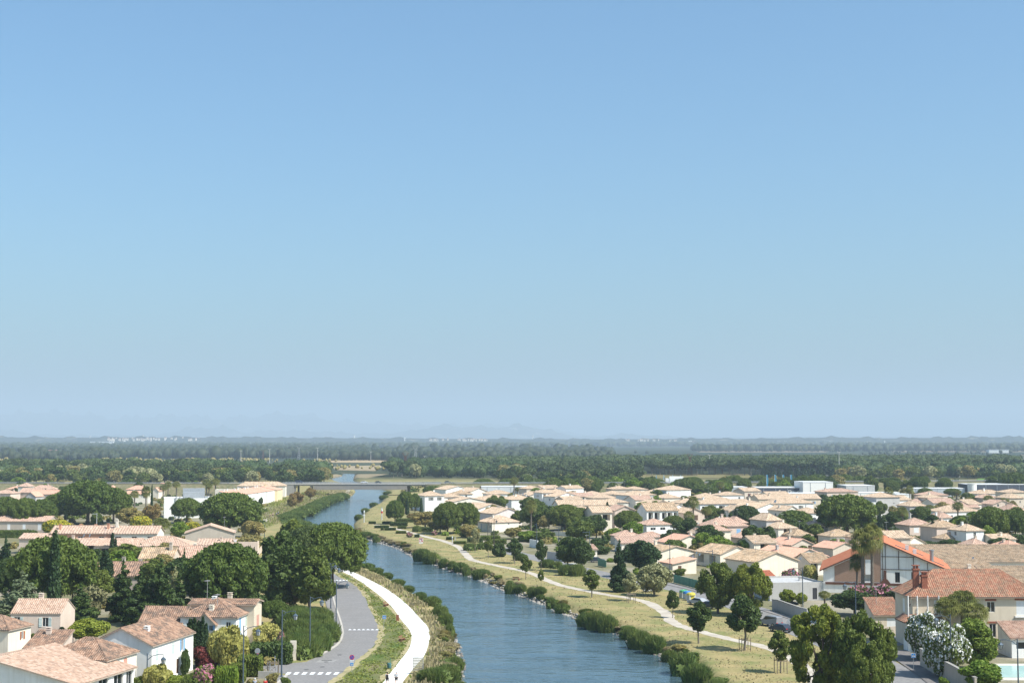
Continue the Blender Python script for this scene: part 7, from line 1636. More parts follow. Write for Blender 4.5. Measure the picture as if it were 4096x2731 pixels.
STL = [(1420, 2268), (1480, 2290), (1560, 2325), (1640, 2370), (1720, 2430), (1790, 2490), (1815, 2560), (1835, 2640), (1840, 2760), (1560, 2790), (1700, 2660), (1722, 2560), (1715, 2505), (1640, 2425), (1540, 2349), (1440, 2298)]
grass('tall_dry_grass', STL, 16000, .75, L_STRAW, 3, .6); grass('bank_weeds', STL, 3500, .5, L_GRASS, 4, .4)
grass('verge_grass', [(1330, 2290), (1420, 2300), (1500, 2370), (1600, 2480), (1645, 2540), (1600, 2640), (1520, 2760), (1300, 2760), (1400, 2690), (1500, 2600), (1520, 2530), (1480, 2430), (1400, 2330)], 14000, .16, L_GRASS, 5)
grass('verge_straw', [(1130, 2700), (1216, 2652), (1300, 2610), (1340, 2560), (1330, 2470), (1300, 2300), (1322, 2560), (1230, 2630), (1100, 2690)], 2500, .4, L_STRAW, 6)
grass('meadow_straw', [(1090, 2100), (1150, 2075), (1260, 2040), (1380, 2000), (1420, 1975), (1400, 1955), (1250, 1960), (1140, 2010), (1050, 2060)], 9000, .8, L_STRAW, 7); grass('meadow_weeds', [(1020, 2130), (1180, 2065), (1400, 1990), (1250, 1960), (1100, 2000), (1020, 2040)], 9000, .8, L_GRASS, 8)
def undergrowth(name, pxpoly, n, hmax, mats, seed, rmax=1.6):
    rs = np.random.RandomState(seed); poly = np.array(W(pxpoly)); lo, hi = poly.min(0), poly.max(0); P = lo + rs.rand(n * 12, 2) * (hi - lo); P = P[inside(P, poly)]; P = P[canal_sd(P) > 3]; P = P[free(P, .9)][:n]
    for mi, mat in enumerate(mats):
        Q = P[mi::len(mats)]; Vs = []; F4 = []; F3 = []; off = 0
        for x, y in Q:
            r = rs.uniform(.5, 1) * rmax; h = rs.uniform(.4, 1) * hmax; lob = [((x + rs.uniform(-.5, .5) * r, y + rs.uniform(-.5, .5) * r, h * .4), (r * .7, r * .7, h * .6)) for _ in range(3)]
            v, f = leaves(lob, 110, .34 + .00035 * y, rs, jit=.3, cull=.7); Vs.append(v); F4.append(f + off); off += len(v)
            v, f = blob_arrays(lob[0][0], np.array(lob[0][1]) * .8, rs, .2, 0); Vs.append(v); F3.append(f + off); off += len(v)
        if Vs: tag(link(name, mk_mesh(name, np.concatenate(Vs), [np.concatenate(F4), np.concatenate(F3)], mat)), kind='stuff')
undergrowth('garden_undergrowth', [(1750, 2140), (2100, 2180), (2500, 2290), (2750, 2330), (3100, 2420), (3300, 2340), (4200, 2340), (4200, 1962), (1760, 1962)], 780, 2.2, (L_MID, L_DARK, L_BRIGHT, L_OLIVE), 21, 2.2)
undergrowth('garden_undergrowth', [(-100, 2740), (1000, 2740), (1120, 2640), (1100, 2480), (1250, 2420), (1030, 2190), (1080, 2030), (900, 1960), (-150, 1950)], 620, 2.0, (L_MID, L_DARK, L_OLIVE), 22, 2.0)
undergrowth('embankment_scrub', [(-200, 1962), (1180, 1962), (1185, 1944), (-200, 1944)], 160, 3.0, (L_OLIVE, L_DARK), 23, 3.5); undergrowth('embankment_scrub', [(1600, 1968), (4200, 1952), (4200, 1930), (1620, 1940)], 300, 3.5, (L_DARK, L_OLIVE), 24, 4)
# ------------------------------------------------------------------ woods
FPROTO = {}
def far_proto(key, seed, mat, kind):
    rs = np.random.RandomState(seed)
    if kind == 'pine': lob = dome_lobes(rs, 6.0, 7.6, 14, 16, 2.1, .7) + [((0, 0, 9.2), (4, 4, 2))]; t = 9
    elif kind == 'round': lob = ball_lobes(rs, 5.5, 1.5, 13, 18, 2.3); t = 6
    else: lob = [((0, 0, 2 + i * 1.6), ((1 - i / 7.5) * 2.6 + .3,) * 2 + (1.3,)) for i in range(7)]; t = 6
    V, F = leaves(lob, 1500, .95, rs, jit=.3, cull=.65, up=.2); Vs = [V]; off = len(V); Ft = []
    for c, r in lob: v, f = blob_arrays(c, np.array(r) * .78, rs, .16, 1); Vs.append(v); Ft.append(f + off); off += len(v)
    mb = MB(); mb.tube((0, 0, -.5), (.2, 0, t), .38, .22, 6)
    for k in range(4): a = k * 1.57; mb.tube((.2, 0, t - 2), (math.cos(a) * 3, math.sin(a) * 3, t + 1), .16, .06, 4)
    tv = np.array(mb.v); tf = [tuple(i + off for i in f) for f in mb.f]; nq, nt = len(F), sum(len(x) for x in Ft)
    faces = [tuple(x) for x in F.tolist()] + [tuple(x) for a in Ft for x in a.tolist()] + tf
    FPROTO.setdefault(key, []).append(mk_mesh(key, np.concatenate(Vs + [tv]), faces, [mat, BARK_PALE], [0] * (nq + nt) + [1] * len(tf)))
for s in (1, 2, 3): far_proto('woodland_pine', 100 + s, L_PINE2, 'pine')
for s, m in ((1, L_MID), (2, L_DARK), (3, L_GREY), (4, L_OLIVE)): far_proto('woodland_tree', 110 + s, m, 'round')
far_proto('woodland_conifer', 120, L_CYP, 'cone')
LAB = {'woodland_pine': 'umbrella pine of the wood beyond the raised road', 'woodland_tree': 'broadleaf tree of the wood beyond the raised road', 'woodland_conifer': 'dark conifer of the wood beyond the village'}
def wood():
    rs = random.Random(77); T = []
    def zone(n, f):
        for _ in range(n):
            d, px = f(); x = (px - 2048) / FPX * d; T.append((x, d, px))
    zone(620, lambda: (rs.uniform(1060, 1500), rs.uniform(-420, 1300)))
    zone(230, lambda: (rs.uniform(1250, 1700), rs.uniform(1560, 2150)))
    zone(1700, lambda: (rs.uniform(1340, 1900), rs.uniform(2000, 4500)))
    zone(90, lambda: (rs.uniform(1000, 1300), rs.uniform(2000, 2560)))
    zone(160, lambda: (rs.uniform(1200, 1340), rs.uniform(3050, 4500)))
    for k in range(70): T.append(((2600 + k * 10 - 2048) / FPX * 1400 + rs.uniform(-3, 3), 1400 + rs.uniform(-14, 10), 2600 + k * 10))
    out = []
    for x, d, px in T:
        if any((x - a) ** 2 + (d - b) ** 2 < 42 for a, b, *_ in out[-60:]): continue
        if canal_sd([(x, d)])[0] < 14: continue
        u = rs.random(); patch = math.sin(x * .013 + 1) * math.sin(d * .011 + x * .004)
        if px < 1310: k = 'woodland_pine' if patch > -.1 and d > 1160 else 'woodland_tree'
        elif px < 2100: k = 'woodland_tree' if patch > -.2 else 'woodland_pine'
        elif 2000 < px < 2420 and d > 1500: k = 'woodland_tree' if patch > .1 else 'woodland_pine'
        else: k = 'woodland_pine' if patch > -.62 else ('woodland_conifer' if px > 3000 else 'woodland_tree')
        if d < 1345 and px > 3050: k = 'woodland_conifer' if px < 3330 else 'woodland_tree'
        out.append((x, d, k, rs.uniform(.72, 1.15) * (1.0 if d > 1300 else .9), rs.uniform(1.0, 1.45), rs.random() * 6.28))
    out.sort(key=lambda t: t[1]); cnt = {}; rest = {}
    for i, (x, d, k, s, w, a) in enumerate(out):
        c = cnt.get(k, 0); vi = (int(abs(x * 7)) % 7) if k == 'woodland_tree' else int(abs(x)) % 3
        me = FPROTO[k][{0: 0, 1: 1, 2: 1, 3: 0, 4: 2, 5: 3, 6: 1}[vi] if k == 'woodland_tree' else vi % len(FPROTO[k])]
        if c < 290 and (k != 'woodland_pine' or i % 3 or d > 1450 or c < 120):
            cnt[k] = c + 1; o = link(k, me, None, (x, d, -.3), a, (w * s, w * s, s)); tag(o, LAB[k], 'tree', 'trees of the woods beyond the raised road')
        else: rest.setdefault(k, []).append((x, d, s, w))
    rs2 = np.random.RandomState(5)
    for k, L in rest.items():
        Vs = []; F3 = []; F4 = []; off = 0
        for x, d, s, w in L:
            zc = 10.4 * s if k == 'woodland_pine' else 6.5 * s; rz = 3.0 * s if k == 'woodland_pine' else 6.2 * s; r = 6.3 * s * w if k != 'woodland_conifer' else 2.5
            v, f = blob_arrays((x, d, zc), (r * .9, r * .9, rz * .9), rs2, .16, 1); Vs.append(v); F3.append(f + off); off += len(v)
            v, f = leaves([((x, d, zc), (r, r, rz))], 130, 1.3, rs2, jit=.16, cull=.85, up=.3); Vs.append(v); F4.append(f + off); off += len(v)
        tag(link('distant_woods', mk_mesh('distant_woods', np.concatenate(Vs), [np.concatenate(F3), np.concatenate(F4)], {'woodland_pine': L_PINE2, 'woodland_tree': L_DARK, 'woodland_conifer': L_CYP}[k])), kind='stuff')
wood()
def far_trees(name, specs, mat, seed, sub=0):
    """tree lines kilometres away: too small to tell apart"""
    rs = np.random.RandomState(seed); Vs = []; Fs = []; off = 0
    for d0, d1, n, hmin, hmax, gap in specs:
        x = rs.uniform(-.42, .42, n); 
        for xx in x:
            d = rs.uniform(d0, d1)
            if gap and math.sin(xx * gap + d0) + .5 * math.sin(xx * gap * 2.7 + d0 * .3) < -.45: continue
            clear = xx > .07 and 2200 < d < 3950
            if clear and rs.rand() > .22: continue
            h = rs.uniform(hmin, hmax) * (.4 if clear else 1); r = h * rs.uniform(.28, .5) * (1 + d / 9000); v, f = blob_arrays((xx * d, d, h * .5), (r, r, h * .55), rs, .25, sub); Vs.append(v); Fs.append(f + off); off += len(v)
    tag(link(name, mk_mesh(name, np.concatenate(Vs), [np.concatenate(Fs)], mat)), kind='stuff')
L_FAR = leaf('far_foliage', (0.014, 0.024, 0.016), (0.022, 0.036, 0.02), .05, .05)  # greens darkened to stand in for the self-shade these plain crowns lack
far_trees('scrub_belt', [(1560, 1800, 300, 2.5, 5, 0), (2050, 2250, 900, 3, 7, 30)], L_OLIVE, 31)
far_trees('tree_belt', [(2300, 2450, 2600, 9, 17, 11), (2600, 2800, 2200, 10, 18, 17), (3000, 3500, 3000, 10, 20, 9)], L_FAR, 32, 0)
far_trees('tree_belt', [(3900, 4600, 2200, 12, 22, 13), (5200, 6200, 2600, 12, 24, 8), (6800, 8200, 3200, 14, 26, 0)], L_FAR, 33)
far_trees('tall_poplars', [(2450, 2600, 60, 15, 21, 15), (3300, 3500, 120, 18, 24, 12)], L_FAR, 34, 1)
# ------------------------------------------------------------------ street furniture
LAMPM = plain('lamp_blue_grey', (0.085, 0.115, 0.145), .5, .1, metal=.2); LGLASS = plain('lamp_glass', (0.5, 0.5, 0.48), .2)
def lamp(px, base, top, label, armdir=1, arm=2.0, group='street lamps', kind='lantern', mat=None):
    x, y = G(px, base); Hh = (base - top) / scl(base); e = empty('street_lamp', label, 'street lamp', (x, y, 0), 0, group); mt = mat or LAMPM
    q = MB(); q.tube((0, 0, -.2), (0, 0, .9), .15, .13, 8); q.tube((0, 0, .9), (0, 0, Hh), .11, .075, 8); q.build('post', mt, e)
    if kind == 'lantern':
        q = MB(); A = armdir; q.path([(0, 0, Hh - .9), (A * arm * .3, 0, Hh - .35), (A * arm * .7, 0, Hh - .12), (A * arm, 0, Hh - .15)], .05, 5); q.tube((0, 0, Hh), (A * .5, 0, Hh - .3), .03, .03, 4); q.build('arm', mt, e)
        q = MB(); c = (A * arm, 0, Hh - .15); q.tube(c, (c[0], 0, c[2] - .35), .03, .03, 4); q.lathe([(0, -.3), (.14, -.38), (.38, -.62), (.38, -.68)], 6, 0, c); q.lathe([(.2, -1.22), (0, -1.3)], 6, 0, c)
        for k in range(6): a = k * PI / 3; q.tube((c[0] + .33 * math.cos(a), .33 * math.sin(a), c[2] - .68), (c[0] + .2 * math.cos(a), .2 * math.sin(a), c[2] - 1.22), .025, .025, 4)
        l = q.build('lantern', mt, e); q = MB(); q.lathe([(.31, -.69), (.18, -1.21)], 6, 0, c); q.build('lantern_glass', LGLASS, l)
    elif kind == 'flat': q = MB(); q.box(min(0, armdir * arm), max(0, armdir * arm), -.12, .12, Hh - .5, Hh - .38); q.build('lamp_head', mt, e)
    return e
WL = plain('lamp_white', (0.62, 0.63, 0.62), .5)
lamp(972, 2742, 2502, 'street lamp nearest the yellow shrubs, lantern over its right side', 1, 2.0); lamp(1126, 2708, 2441, 'street lamp at the pedestrian crossing corner', 1, 1.9); lamp(1239, 2632, 2387, 'street lamp before the reed thicket with a small plate on its post', 1, 1.8)
lamp(1344, 2540, 2322, 'street lamp beside the curved pavement, lantern over the road', 1, 1.9); lamp(1323, 2434, 2262, 'street lamp at the shaded bend under the great pine', 1, 1.6); lamp(1314, 2398, 2250, 'farthest street lamp of the bend, half hidden by leaves', 1, 1.4)
lamp(587, 2760, 2613, 'street lamp in the garden at the bottom left, lantern to the right', 1, 2.2); lamp(3806, 2720, 2458, 'street lamp standing before the white oleanders', -1, 2.0); lamp(4075, 2800, 2555, 'street lamp at the lower right edge beside the pool', -1, 2.2)
lamp(3212, 2448, 2269, 'street lamp rising before the grey garage, lantern to the left', -1, 1.8); lamp(3425, 2560, 2325, 'street lamp behind the huge leafy tree', -1, 1.8); lamp(3667, 2500, 2378, 'street lamp at the villa porch', -1, 1.5)
lamp(2680, 2299, 2171, 'tall street lamp before the large cream gable', -1, 1.8, kind='flat'); lamp(2851, 2330, 2197, 'street lamp before the dark timber veranda', -1, 1.5, kind='flat'); lamp(2359, 2236, 2122, 'street lamp with a blue plate, right of the dark acacias', -1, 2.0, kind='flat'); lamp(2147, 2192, 2092, 'street lamp behind the pale wall panel', -1, .6, kind='flat'); lamp(2235, 2185, 2110, 'faint street lamp left of the hipped-roof house', -1, 1.5, kind='flat')
lamp(1976, 2178, 2074, 'black street lamp left of the hip-roofed corner house', 1, .8, mat=DFRAME); lamp(1951, 2160, 2085, 'second black lamp left of the corner house', 1, .6, mat=DFRAME)
lamp(386, 2130, 2050, 'white street light with flat head above the terrace roofs', -1, 1.8, kind='flat', mat=WL); lamp(688, 2092, 2030, 'white street light at the foot of the modern block', -1, 1.0, kind='flat', mat=WL); lamp(972, 2158, 2104, 'white tapering pole right of the spreading pine', 1, 0, kind='none', mat=WL); lamp(502, 1995, 1962, 'thin white street light among the far left houses', 1, 0, kind='none', mat=WL); lamp(1058, 2150, 2098, 'thin dark pole near the reeds of the far bank', 1, 0, kind='none')
SGM = plain('sign_back', (0.42, 0.43, 0.43), .5, metal=.3); SBLUE = plain('sign_blue', (0.03, 0.22, 0.55), .5, .03); SWHITE = plain('sign_white', (0.78, 0.78, 0.78), .5, .03); SRED = plain('sign_red', (0.55, 0.04, 0.05), .5, .03); SNAVY = plain('sign_navy', (0.03, 0.10, 0.42), .5, .03); SBLACK = plain('sign_black', (0.02, 0.02, 0.02), .5)
def disc(q, r0, r1, y, zc, n=24, m=0, a0=0):
    for i in range(n):
        a, b = a0 + 2 * PI * i / n, a0 + 2 * PI * (i + 1) / n; q.face([(r0 * math.cos(a), y, zc + r0 * math.sin(a)), (r0 * math.cos(b), y, zc + r0 * math.sin(b)), (r1 * math.cos(b), y, zc + r1 * math.sin(b)), (r1 * math.cos(a), y, zc + r1 * math.sin(a))], m)
def plate(q, w, h, zc, y=0, t=.03): q.box(-w / 2, w / 2, y, y + t, zc - h / 2, zc + h / 2)
def crossing_panel(e, zc, s=.65):
    q = MB(); plate(q, s, s, zc, 0, .03); p = q.build('panel', SWHITE, e); q = MB(); plate(q, s * .9, s * .9, zc, -.008, .007); q.build('blue_field', SBLUE, p)
    q = MB(); t = s * .33; q.face([(-t, -.013, zc - t * .8), (t, -.013, zc - t * .8), (0, -.013, zc + t * .95)]); q.build('white_triangle', SWHITE, p)
    q = MB(); z = zc - t * .15; q.face([(-.04 * s, -.017, z - .12 * s), (.05 * s, -.017, z - .12 * s), (.05 * s, -.017, z + .18 * s), (-.05 * s, -.017, z + .18 * s)]); q.face([(-.16 * s, -.017, z - .17 * s), (-.1 * s, -.017, z - .17 * s), (.0, -.017, z), (-.05 * s, -.017, z)]); q.face([(.1 * s, -.017, z - .17 * s), (.16 * s, -.017, z - .17 * s), (.06 * s, -.017, z), (0, -.017, z)]); q.face([(-.045 * s, -.017, z + .2 * s), (.045 * s, -.017, z + .2 * s), (.045 * s, -.017, z + .28 * s), (-.045 * s, -.017, z + .28 * s)]); q.build('walking_figure', SBLACK, p)
def sign(px, base, label, Hh, kind, lean=0.0):
    x, y = G(px, base); e = empty('road_sign', label, 'road sign', (x, y, 0)); q = MB(); q.tube((0, .06, -.2), (0, .06, Hh), .035, .035, 6); q.build('post', SGM, e); e.rotation_euler = (0, lean, 0)
    if kind == 'crossing': crossing_panel(e, Hh - .35)
    if kind == 'noparking':
        q = MB(); disc(q, 0, .36, -.002, Hh - .4); q.tube((0, 0, Hh - .4), (0, .03, Hh - .4), .36, .36, 24); d = q.build('panel', SRED, e); q = MB(); disc(q, 0, .27, -.008, Hh - .4); q.build('blue_disc', SNAVY, d)
        q = MB(); c, s = .707, .707; q.face([(-.2 - .03, -.014, Hh - .4 + .2 - .03), (-.2 + .03, -.014, Hh - .4 + .2 + .03), (.2 + .03, -.014, Hh - .4 - .2 + .03), (.2 - .03, -.014, Hh - .4 - .2 - .03)]); q.build('red_bar', SRED, d)
        q = MB(); plate(q, .6, .26, Hh - .95); p = q.build('arrow_plate', SWHITE, e); q = MB(); q.box(-.2, .2, -.01, -.004, Hh - .965, Hh - .935); q.face([(-.28, -.01, Hh - .95), (-.2, -.01, Hh - .99), (-.2, -.01, Hh - .91)]); q.face([(.28, -.01, Hh - .95), (.2, -.01, Hh - .91), (.2, -.01, Hh - .99)]); q.build('double_arrow', SBLACK, p); crossing_panel(e, Hh - 1.42, .5)
    if kind == 'octagon':
        q = MB(); q.tube((0, 0, Hh - .4), (0, .03, Hh - .4), .42, .42, 8); q.build('octagon_back', SGM, e); q = MB(); q.tube((0.05, -.05, Hh - 1.05), (.05, -.02, Hh - 1.05), .3, .3, 20); d = q.build('no_parking_disc', SRED, e); q = MB(); disc(q, 0, .22, -.056, Hh - 1.05); q.build('blue_disc', SNAVY, d)
    if kind == 'back':
        q = MB(); q.face([(-.45, 0, Hh - .8), (.45, 0, Hh - .8), (0, 0, Hh)]); q.face([(.45, .02, Hh - .8), (-.45, .02, Hh - .8), (0, .02, Hh)]); q.tube((0, 0, Hh - 1.25), (0, .03, Hh - 1.25), .38, .38, 20); q.build('panel_back', SGM, e)
    if kind == 'board': q = MB(); plate(q, .9, .5, Hh - .3); q.build('board', SWHITE, e)
    if kind == 'waterway':
        q = MB(); plate(q, 1.35, 1.35, Hh - .7); p = q.build('panel', SWHITE, e)
        q = MB()
        for b in ((-.6, .6, .48, .6), (-.6, .6, -.6, -.48), (-.6, -.48, -.48, .48), (.48, .6, -.48, .48)): q.box(b[0], b[1], -.01, -.004, Hh - .7 + b[2], Hh - .7 + b[3])
        q.face([(-.5, -.014, Hh - .7 + .42), (-.42, -.014, Hh - .7 + .5), (.5, -.014, Hh - .7 - .42), (.42, -.014, Hh - .7 - .5)]); q.build('red_border', SRED, p)
        q = MB(); q.box(-.35, .3, -.009, -.003, Hh - .5, Hh - .3); q.box(0, .2, -.009, -.003, Hh - 1.05, Hh - .5); q.build('mooring_symbol', SBLACK, p); q = MB(); plate(q, 1.3, .35, Hh - 1.65); q.build('lower_plate', SWHITE, e)
sign(1534, 2515, 'blue and white pedestrian crossing sign leaning in the lawn', 2.5, 'crossing', .06); sign(1407, 2688, 'round no-parking sign with arrow plate and crossing sign below, by the road', 2.6, 'noparking'); sign(1029, 2690, 'octagonal sign seen from behind with a small no-parking disc below', 3.6, 'octagon'); sign(3655, 2682, 'blue pedestrian crossing sign on the pavement below the villa', 2.6, 'crossing')
sign(3155, 2522, 'triangle and round sign seen from behind beside the quay road', 2.3, 'back'); sign(1684, 2182, 'white square canal sign with red border and diagonal bar', 2.6, 'waterway'); sign(1456, 2080, 'small white notice board by the white canal post', 2.4, 'board'); sign(2359, 2244, 'small blue sign at the quay road crossing', 2.2, 'crossing')
def pole(px, base, top, label, r=.14, bands=(), name='canal_post', cat='post', mat=WL):
    x, y = G(px, base); Hh = (base - top) / scl(base); e = empty(name, label, cat, (x, y, 0)); q = MB(); q.tube((0, 0, -.3), (0, 0, Hh), r, r * .85, 8); q.build('shaft', mat, e)
    for z0, z1, m, rr in bands: q = MB(); q.lathe([(rr, z0 * Hh), (rr, z1 * Hh), (r * .8, z1 * Hh + .3)], 8); q.build('band', m, e)
    return e
pole(1456, 2088, 2040, 'white navigation post at the water\'s edge', .2, [(.78, .92, WL, .32)]); pole(1527, 2079, 2028, 'white navigation post with red and white target', .2, [(.55, .68, SRED, .4), (.69, .8, WL, .38)]); pole(1809, 2172, 2146, 'short white marker post on the gravel path, left of its twin', .12, [(.8, .95, WL, .22)]); pole(1821, 2170, 2146, 'short grey marker post on the gravel path, right of its twin', .12, mat=SGM)
WOOD_B = plain('bench_wood', (0.30, 0.15, 0.085), .8, .3, 4); CORTEN = plain('corten_steel', (0.26, 0.10, 0.055), .8, .3, 3)
def bench(px, base, label, rot, mats=(WOOD_B,)):
    x, y = G(px, base); e = empty('bench', label, 'bench', (x, y, 0), rot, 'benches')
    for i in range(3): q = MB(); q.box(-.9, .9, -.25 + i * .17, -.11 + i * .17, .42, .47); q.build('seat_slat', mats[0], e)
    for i in range(2): q = MB(); q.box(-.9, .9, .32, .36, .6 + i * .17, .73 + i * .17); q.build('back_slat', mats[0], e)
    for sx in (-.75, .75): q = MB(); q.box(sx - .09, sx + .09, -.22, .34, -.05, .415); q.build('support', mats[0], e)
bench(1545, 2423, 'wooden bench on the lawn nearer the great pine, facing the canal', 1.3); bench(1609, 2562, 'wooden bench on the lawn beside the bend of the white path', 1.3); bench(2066, 2320, 'dark bench on the dry meadow above the rocks', 2.6)
x, y = G(1590, 2482); e = empty('steel_marker', 'rust-brown upright steel plate at the edge of the white path', 'marker', (x, y, 0), .1); q = MB(); q.box(-.27, .27, -.06, .06, -.1, 1.15); q.build('plate', CORTEN, e); q = MB(); q.box(-.3, .3, -.09, .09, -.1, .05); q.build('foot', CORTEN, e)
x, y = G(1672, 2694); e = empty('slatted_panel', 'grey framed slatted panel seen from behind beside the white path', 'panel', (x, y, 0), .04)
for sx in (-.74, .74): q = MB(); q.cbox((sx, 0, 1.15), .09, .09, 2.5); q.build('post', SGM, e)
for z in (2.36, .5): q = MB(); q.box(-.69, .69, -.04, .04, z, z + .06); q.build('rail', SGM, e)
for k in range(8): q = MB(); q.box(-.69, .69, -.03, .03, .6 + k * .22, .72 + k * .22); q.build('slat', plain('aged_wood', (0.34, 0.32, 0.25), .8, .3), e)
x, y = G(1557, 2673); e = empty('litter_bin', 'dark green litter bin tilted beside the white path', 'litter bin', (x, y, 0)); q = MB(); q.lathe([(.2, 0), (.3, .12), (.33, .75), (.3, .85), (0, .9)], 12); q.build('body', plain('bin_green', (0.06, 0.15, 0.15), .5), e); q = MB(); q.tube((.16, .1, 0), (.16, .1, 1.5), .05, .05, 6); q.build('post', pm('green'), e)
GREYP = plain('post_grey', (0.30, 0.33, 0.36), .5)
for i, (px, b, t) in enumerate([(1050, 2667, 2638), (1069, 2679, 2648), (1079, 2683, 2643), (1099, 2662, 2622), (1112, 2696, 2663), (1136, 2652, 2622), (1043, 2650, 2621)]):
    pole(px, b, t, ['leftmost front grey bollard behind the cross-braced barrier', 'bollard between the two barrier frames', 'taller bollard behind the barrier frames', 'tallest leaning bollard at the side street', 'bollard nearest the crossing street lamp', 'bollard before the green hedge gate', 'bollard touching the dark clipped hedge'][i], .07, name='bollard', cat='bollard', mat=GREYP)
for px, lab in ((1058, 'left cross-braced metal barrier at the side street'), (1087, 'right cross-braced metal barrier at the side street')):
    x, y = G(px, 2692); e = empty('barrier', lab, 'barrier', (x, y, 0)); q = MB(); w = .5
    for a, b in (((-w, 0), (-w, 1.0)), ((w, 0), (w, 1.0)), ((-w, .95), (w, .95)), ((-w, .15), (w, .15))): q.tube((a[0], 0, a[1]), (b[0], 0, b[1]), .03, .03, 5)
    q.build('frame', DFRAME, e); q = MB(); q.tube((-w, 0, .15), (w, 0, .95), .02, .02, 4); q.tube((-w, 0, .95), (w, 0, .15), .02, .02, 4); q.build('cross_brace', DFRAME, e)
for px, b, lab in ((2992, 2602, 'wooden stake frame around the tall willowy tree'), (2537, 2410, 'wooden stake frame around the grey-green meadow tree'), (3135, 2690, 'wooden stake frame at the lower light green tree'), (1104, 2700, 'wooden posts beside the crossing lamp')):
    x, y = G(px - 12, b); e = empty('tree_stakes', lab, 'tree stakes', (x, y, gz(x, y)), .2)
    for sx in (-.75, .75):
        for sy in (-.6, .6): q = MB(); q.tube((sx, sy, -.2), (sx, sy, 2.2), .06, .06, 6); q.build('stake', plain('stake_wood', (0.24, 0.19, 0.14)), e)
    q = MB(); q.box(-.8, .8, -.66, -.6, 1.75, 1.87); q.box(-.8, .8, .6, .66, 1.75, 1.87); q.build('crossbar', plain('stake_wood', (0.24, 0.19, 0.14)), e)
# ------------------------------------------------------------------ cars
TYRE = plain('tyre', (0.02, 0.02, 0.02), .8); RIMM = plain('rim', (0.4, 0.4, 0.41), .35, metal=.7); HEADL = plain('headlight', (0.65, 0.65, 0.66), .2); TAILL = plain('tail_light', (0.45, 0.03, 0.03), .3)
def car_meshes(kind):
    L, Wd, prof, gl = {'car': (4.2, 1.75, [(-2.1, .35), (-2.1, .85), (-1.85, 1.0), (-1.25, 1.42), (.35, 1.46), (1.05, 1.0), (1.95, .82), (2.1, .6), (2.1, .35)], [(-1.75, 1.02), (-1.2, 1.38), (.32, 1.42), (.95, 1.03)]),
                       'van': (4.5, 1.8, [(-2.25, .35), (-2.25, 1.7), (-2.1, 1.85), (.5, 1.87), (1.25, 1.2), (2.1, 1.0), (2.25, .7), (2.25, .35)], [(-2.1, 1.15), (-2.0, 1.68), (.45, 1.72), (1.1, 1.18)])}[kind]
    q = MB(); n = len(prof); h = Wd / 2
    def yy(z): return h if z < 1.05 else h - .17
    A = [(x, -yy(z), z) for x, z in prof]; B_ = [(x, yy(z), z) for x, z in prof]
    q.face(A); q.face(B_[::-1])
    for i in range(n): j = (i + 1) % n; q.face([A[i], B_[i], B_[j], A[j]])
    body = ('body', q)
    g = MB(); g.face([(x, -h + (.0 if z < 1.1 else .16) - .012, z) for x, z in gl]); g.face([(x, h - (.0 if z < 1.1 else .16) + .012, z) for x, z in gl][::-1])
    (x0, z0), (x1, z1), (x2, z2), (x3, z3) = gl
    for a, b in (((x0, z0), (x1, z1)), ((x3, z3), (x2, z2))): s = -.03 if a[0] < 0 else .03; g.face([(a[0] + s, -h + .2, a[1] + .02), (b[0] + s, -h + .3, b[1] + .02), (b[0] + s, h - .3, b[1] + .02), (a[0] + s, h - .2, a[1] + .02)])
    w = MB(); w.tube((0, -.1, 0), (0, .1, 0), .32, .32, 14); r = MB(); r.tube((0, -.11, 0), (0, .11, 0), .19, .19, 10)
    hl = MB(); hl.cbox((0, 0, 0), .08, .34, .15)
    return q, g.mesh('windows', GLASS), w.mesh('tyre', TYRE), r.mesh('rim', RIMM), hl, L, Wd
_cm = {}
def car(x, y, z, rot, col, label, kind='car', group=None, lights=True):
    if kind not in _cm: _cm[kind] = car_meshes(kind)
    q, g, w, r, hl, L, Wd = _cm[kind]; e = empty('parked_car' if z < 1 else 'passing_car', label, 'car' if kind == 'car' else 'van', (x, y, z), rot, group)
    m = plain('car_paint_%g_%g_%g' % col, col, .3, .02, spec=.6); b = link('body', cached(('cb', kind, col), lambda: q.mesh('body', m)), e); link('windows', g, b)
    for sx in (-1, 1):
        for sy in (-1, 1): t = link('wheel', w, e, (sx * L * .31, sy * (Wd / 2 - .08), .32)); link('rim', r, t)
        for sy in (-1, 1): link('headlight' if sx > 0 else 'tail_light', cached(('hl', sx), lambda: hl.mesh('light', HEADL if sx > 0 else TAILL)), e, (sx * L / 2, sy * (Wd / 2 - .25), .75))
    return e
K1, K2, K3, K4, K5 = (.72, .72, .71), (.03, .035, .045), (.02, .03, .06), (.22, .22, .23), (.35, .36, .37)
for px, col, lab, kind, dy in ((1203, K3, 'dark blue estate car near the left end of the bridge', 'van', -2), (1461, K1, 'white car crossing the middle of the bridge', 'car', -2), (1517, K2, 'black car following the white one over the bridge', 'car', -2)):
    car((px - 2048) / FPX * BR_Y, BR_Y + dy, BR_Z + .03, 0, col, lab, kind, 'cars on the raised road')
car((1792 - 2048) / FPX * 878, 876.5, BR_Z + .03, .05, K2, 'black car on the raised road right of the bridge', 'car', 'cars on the raised road')
CQ = 'cars parked along the quay road'
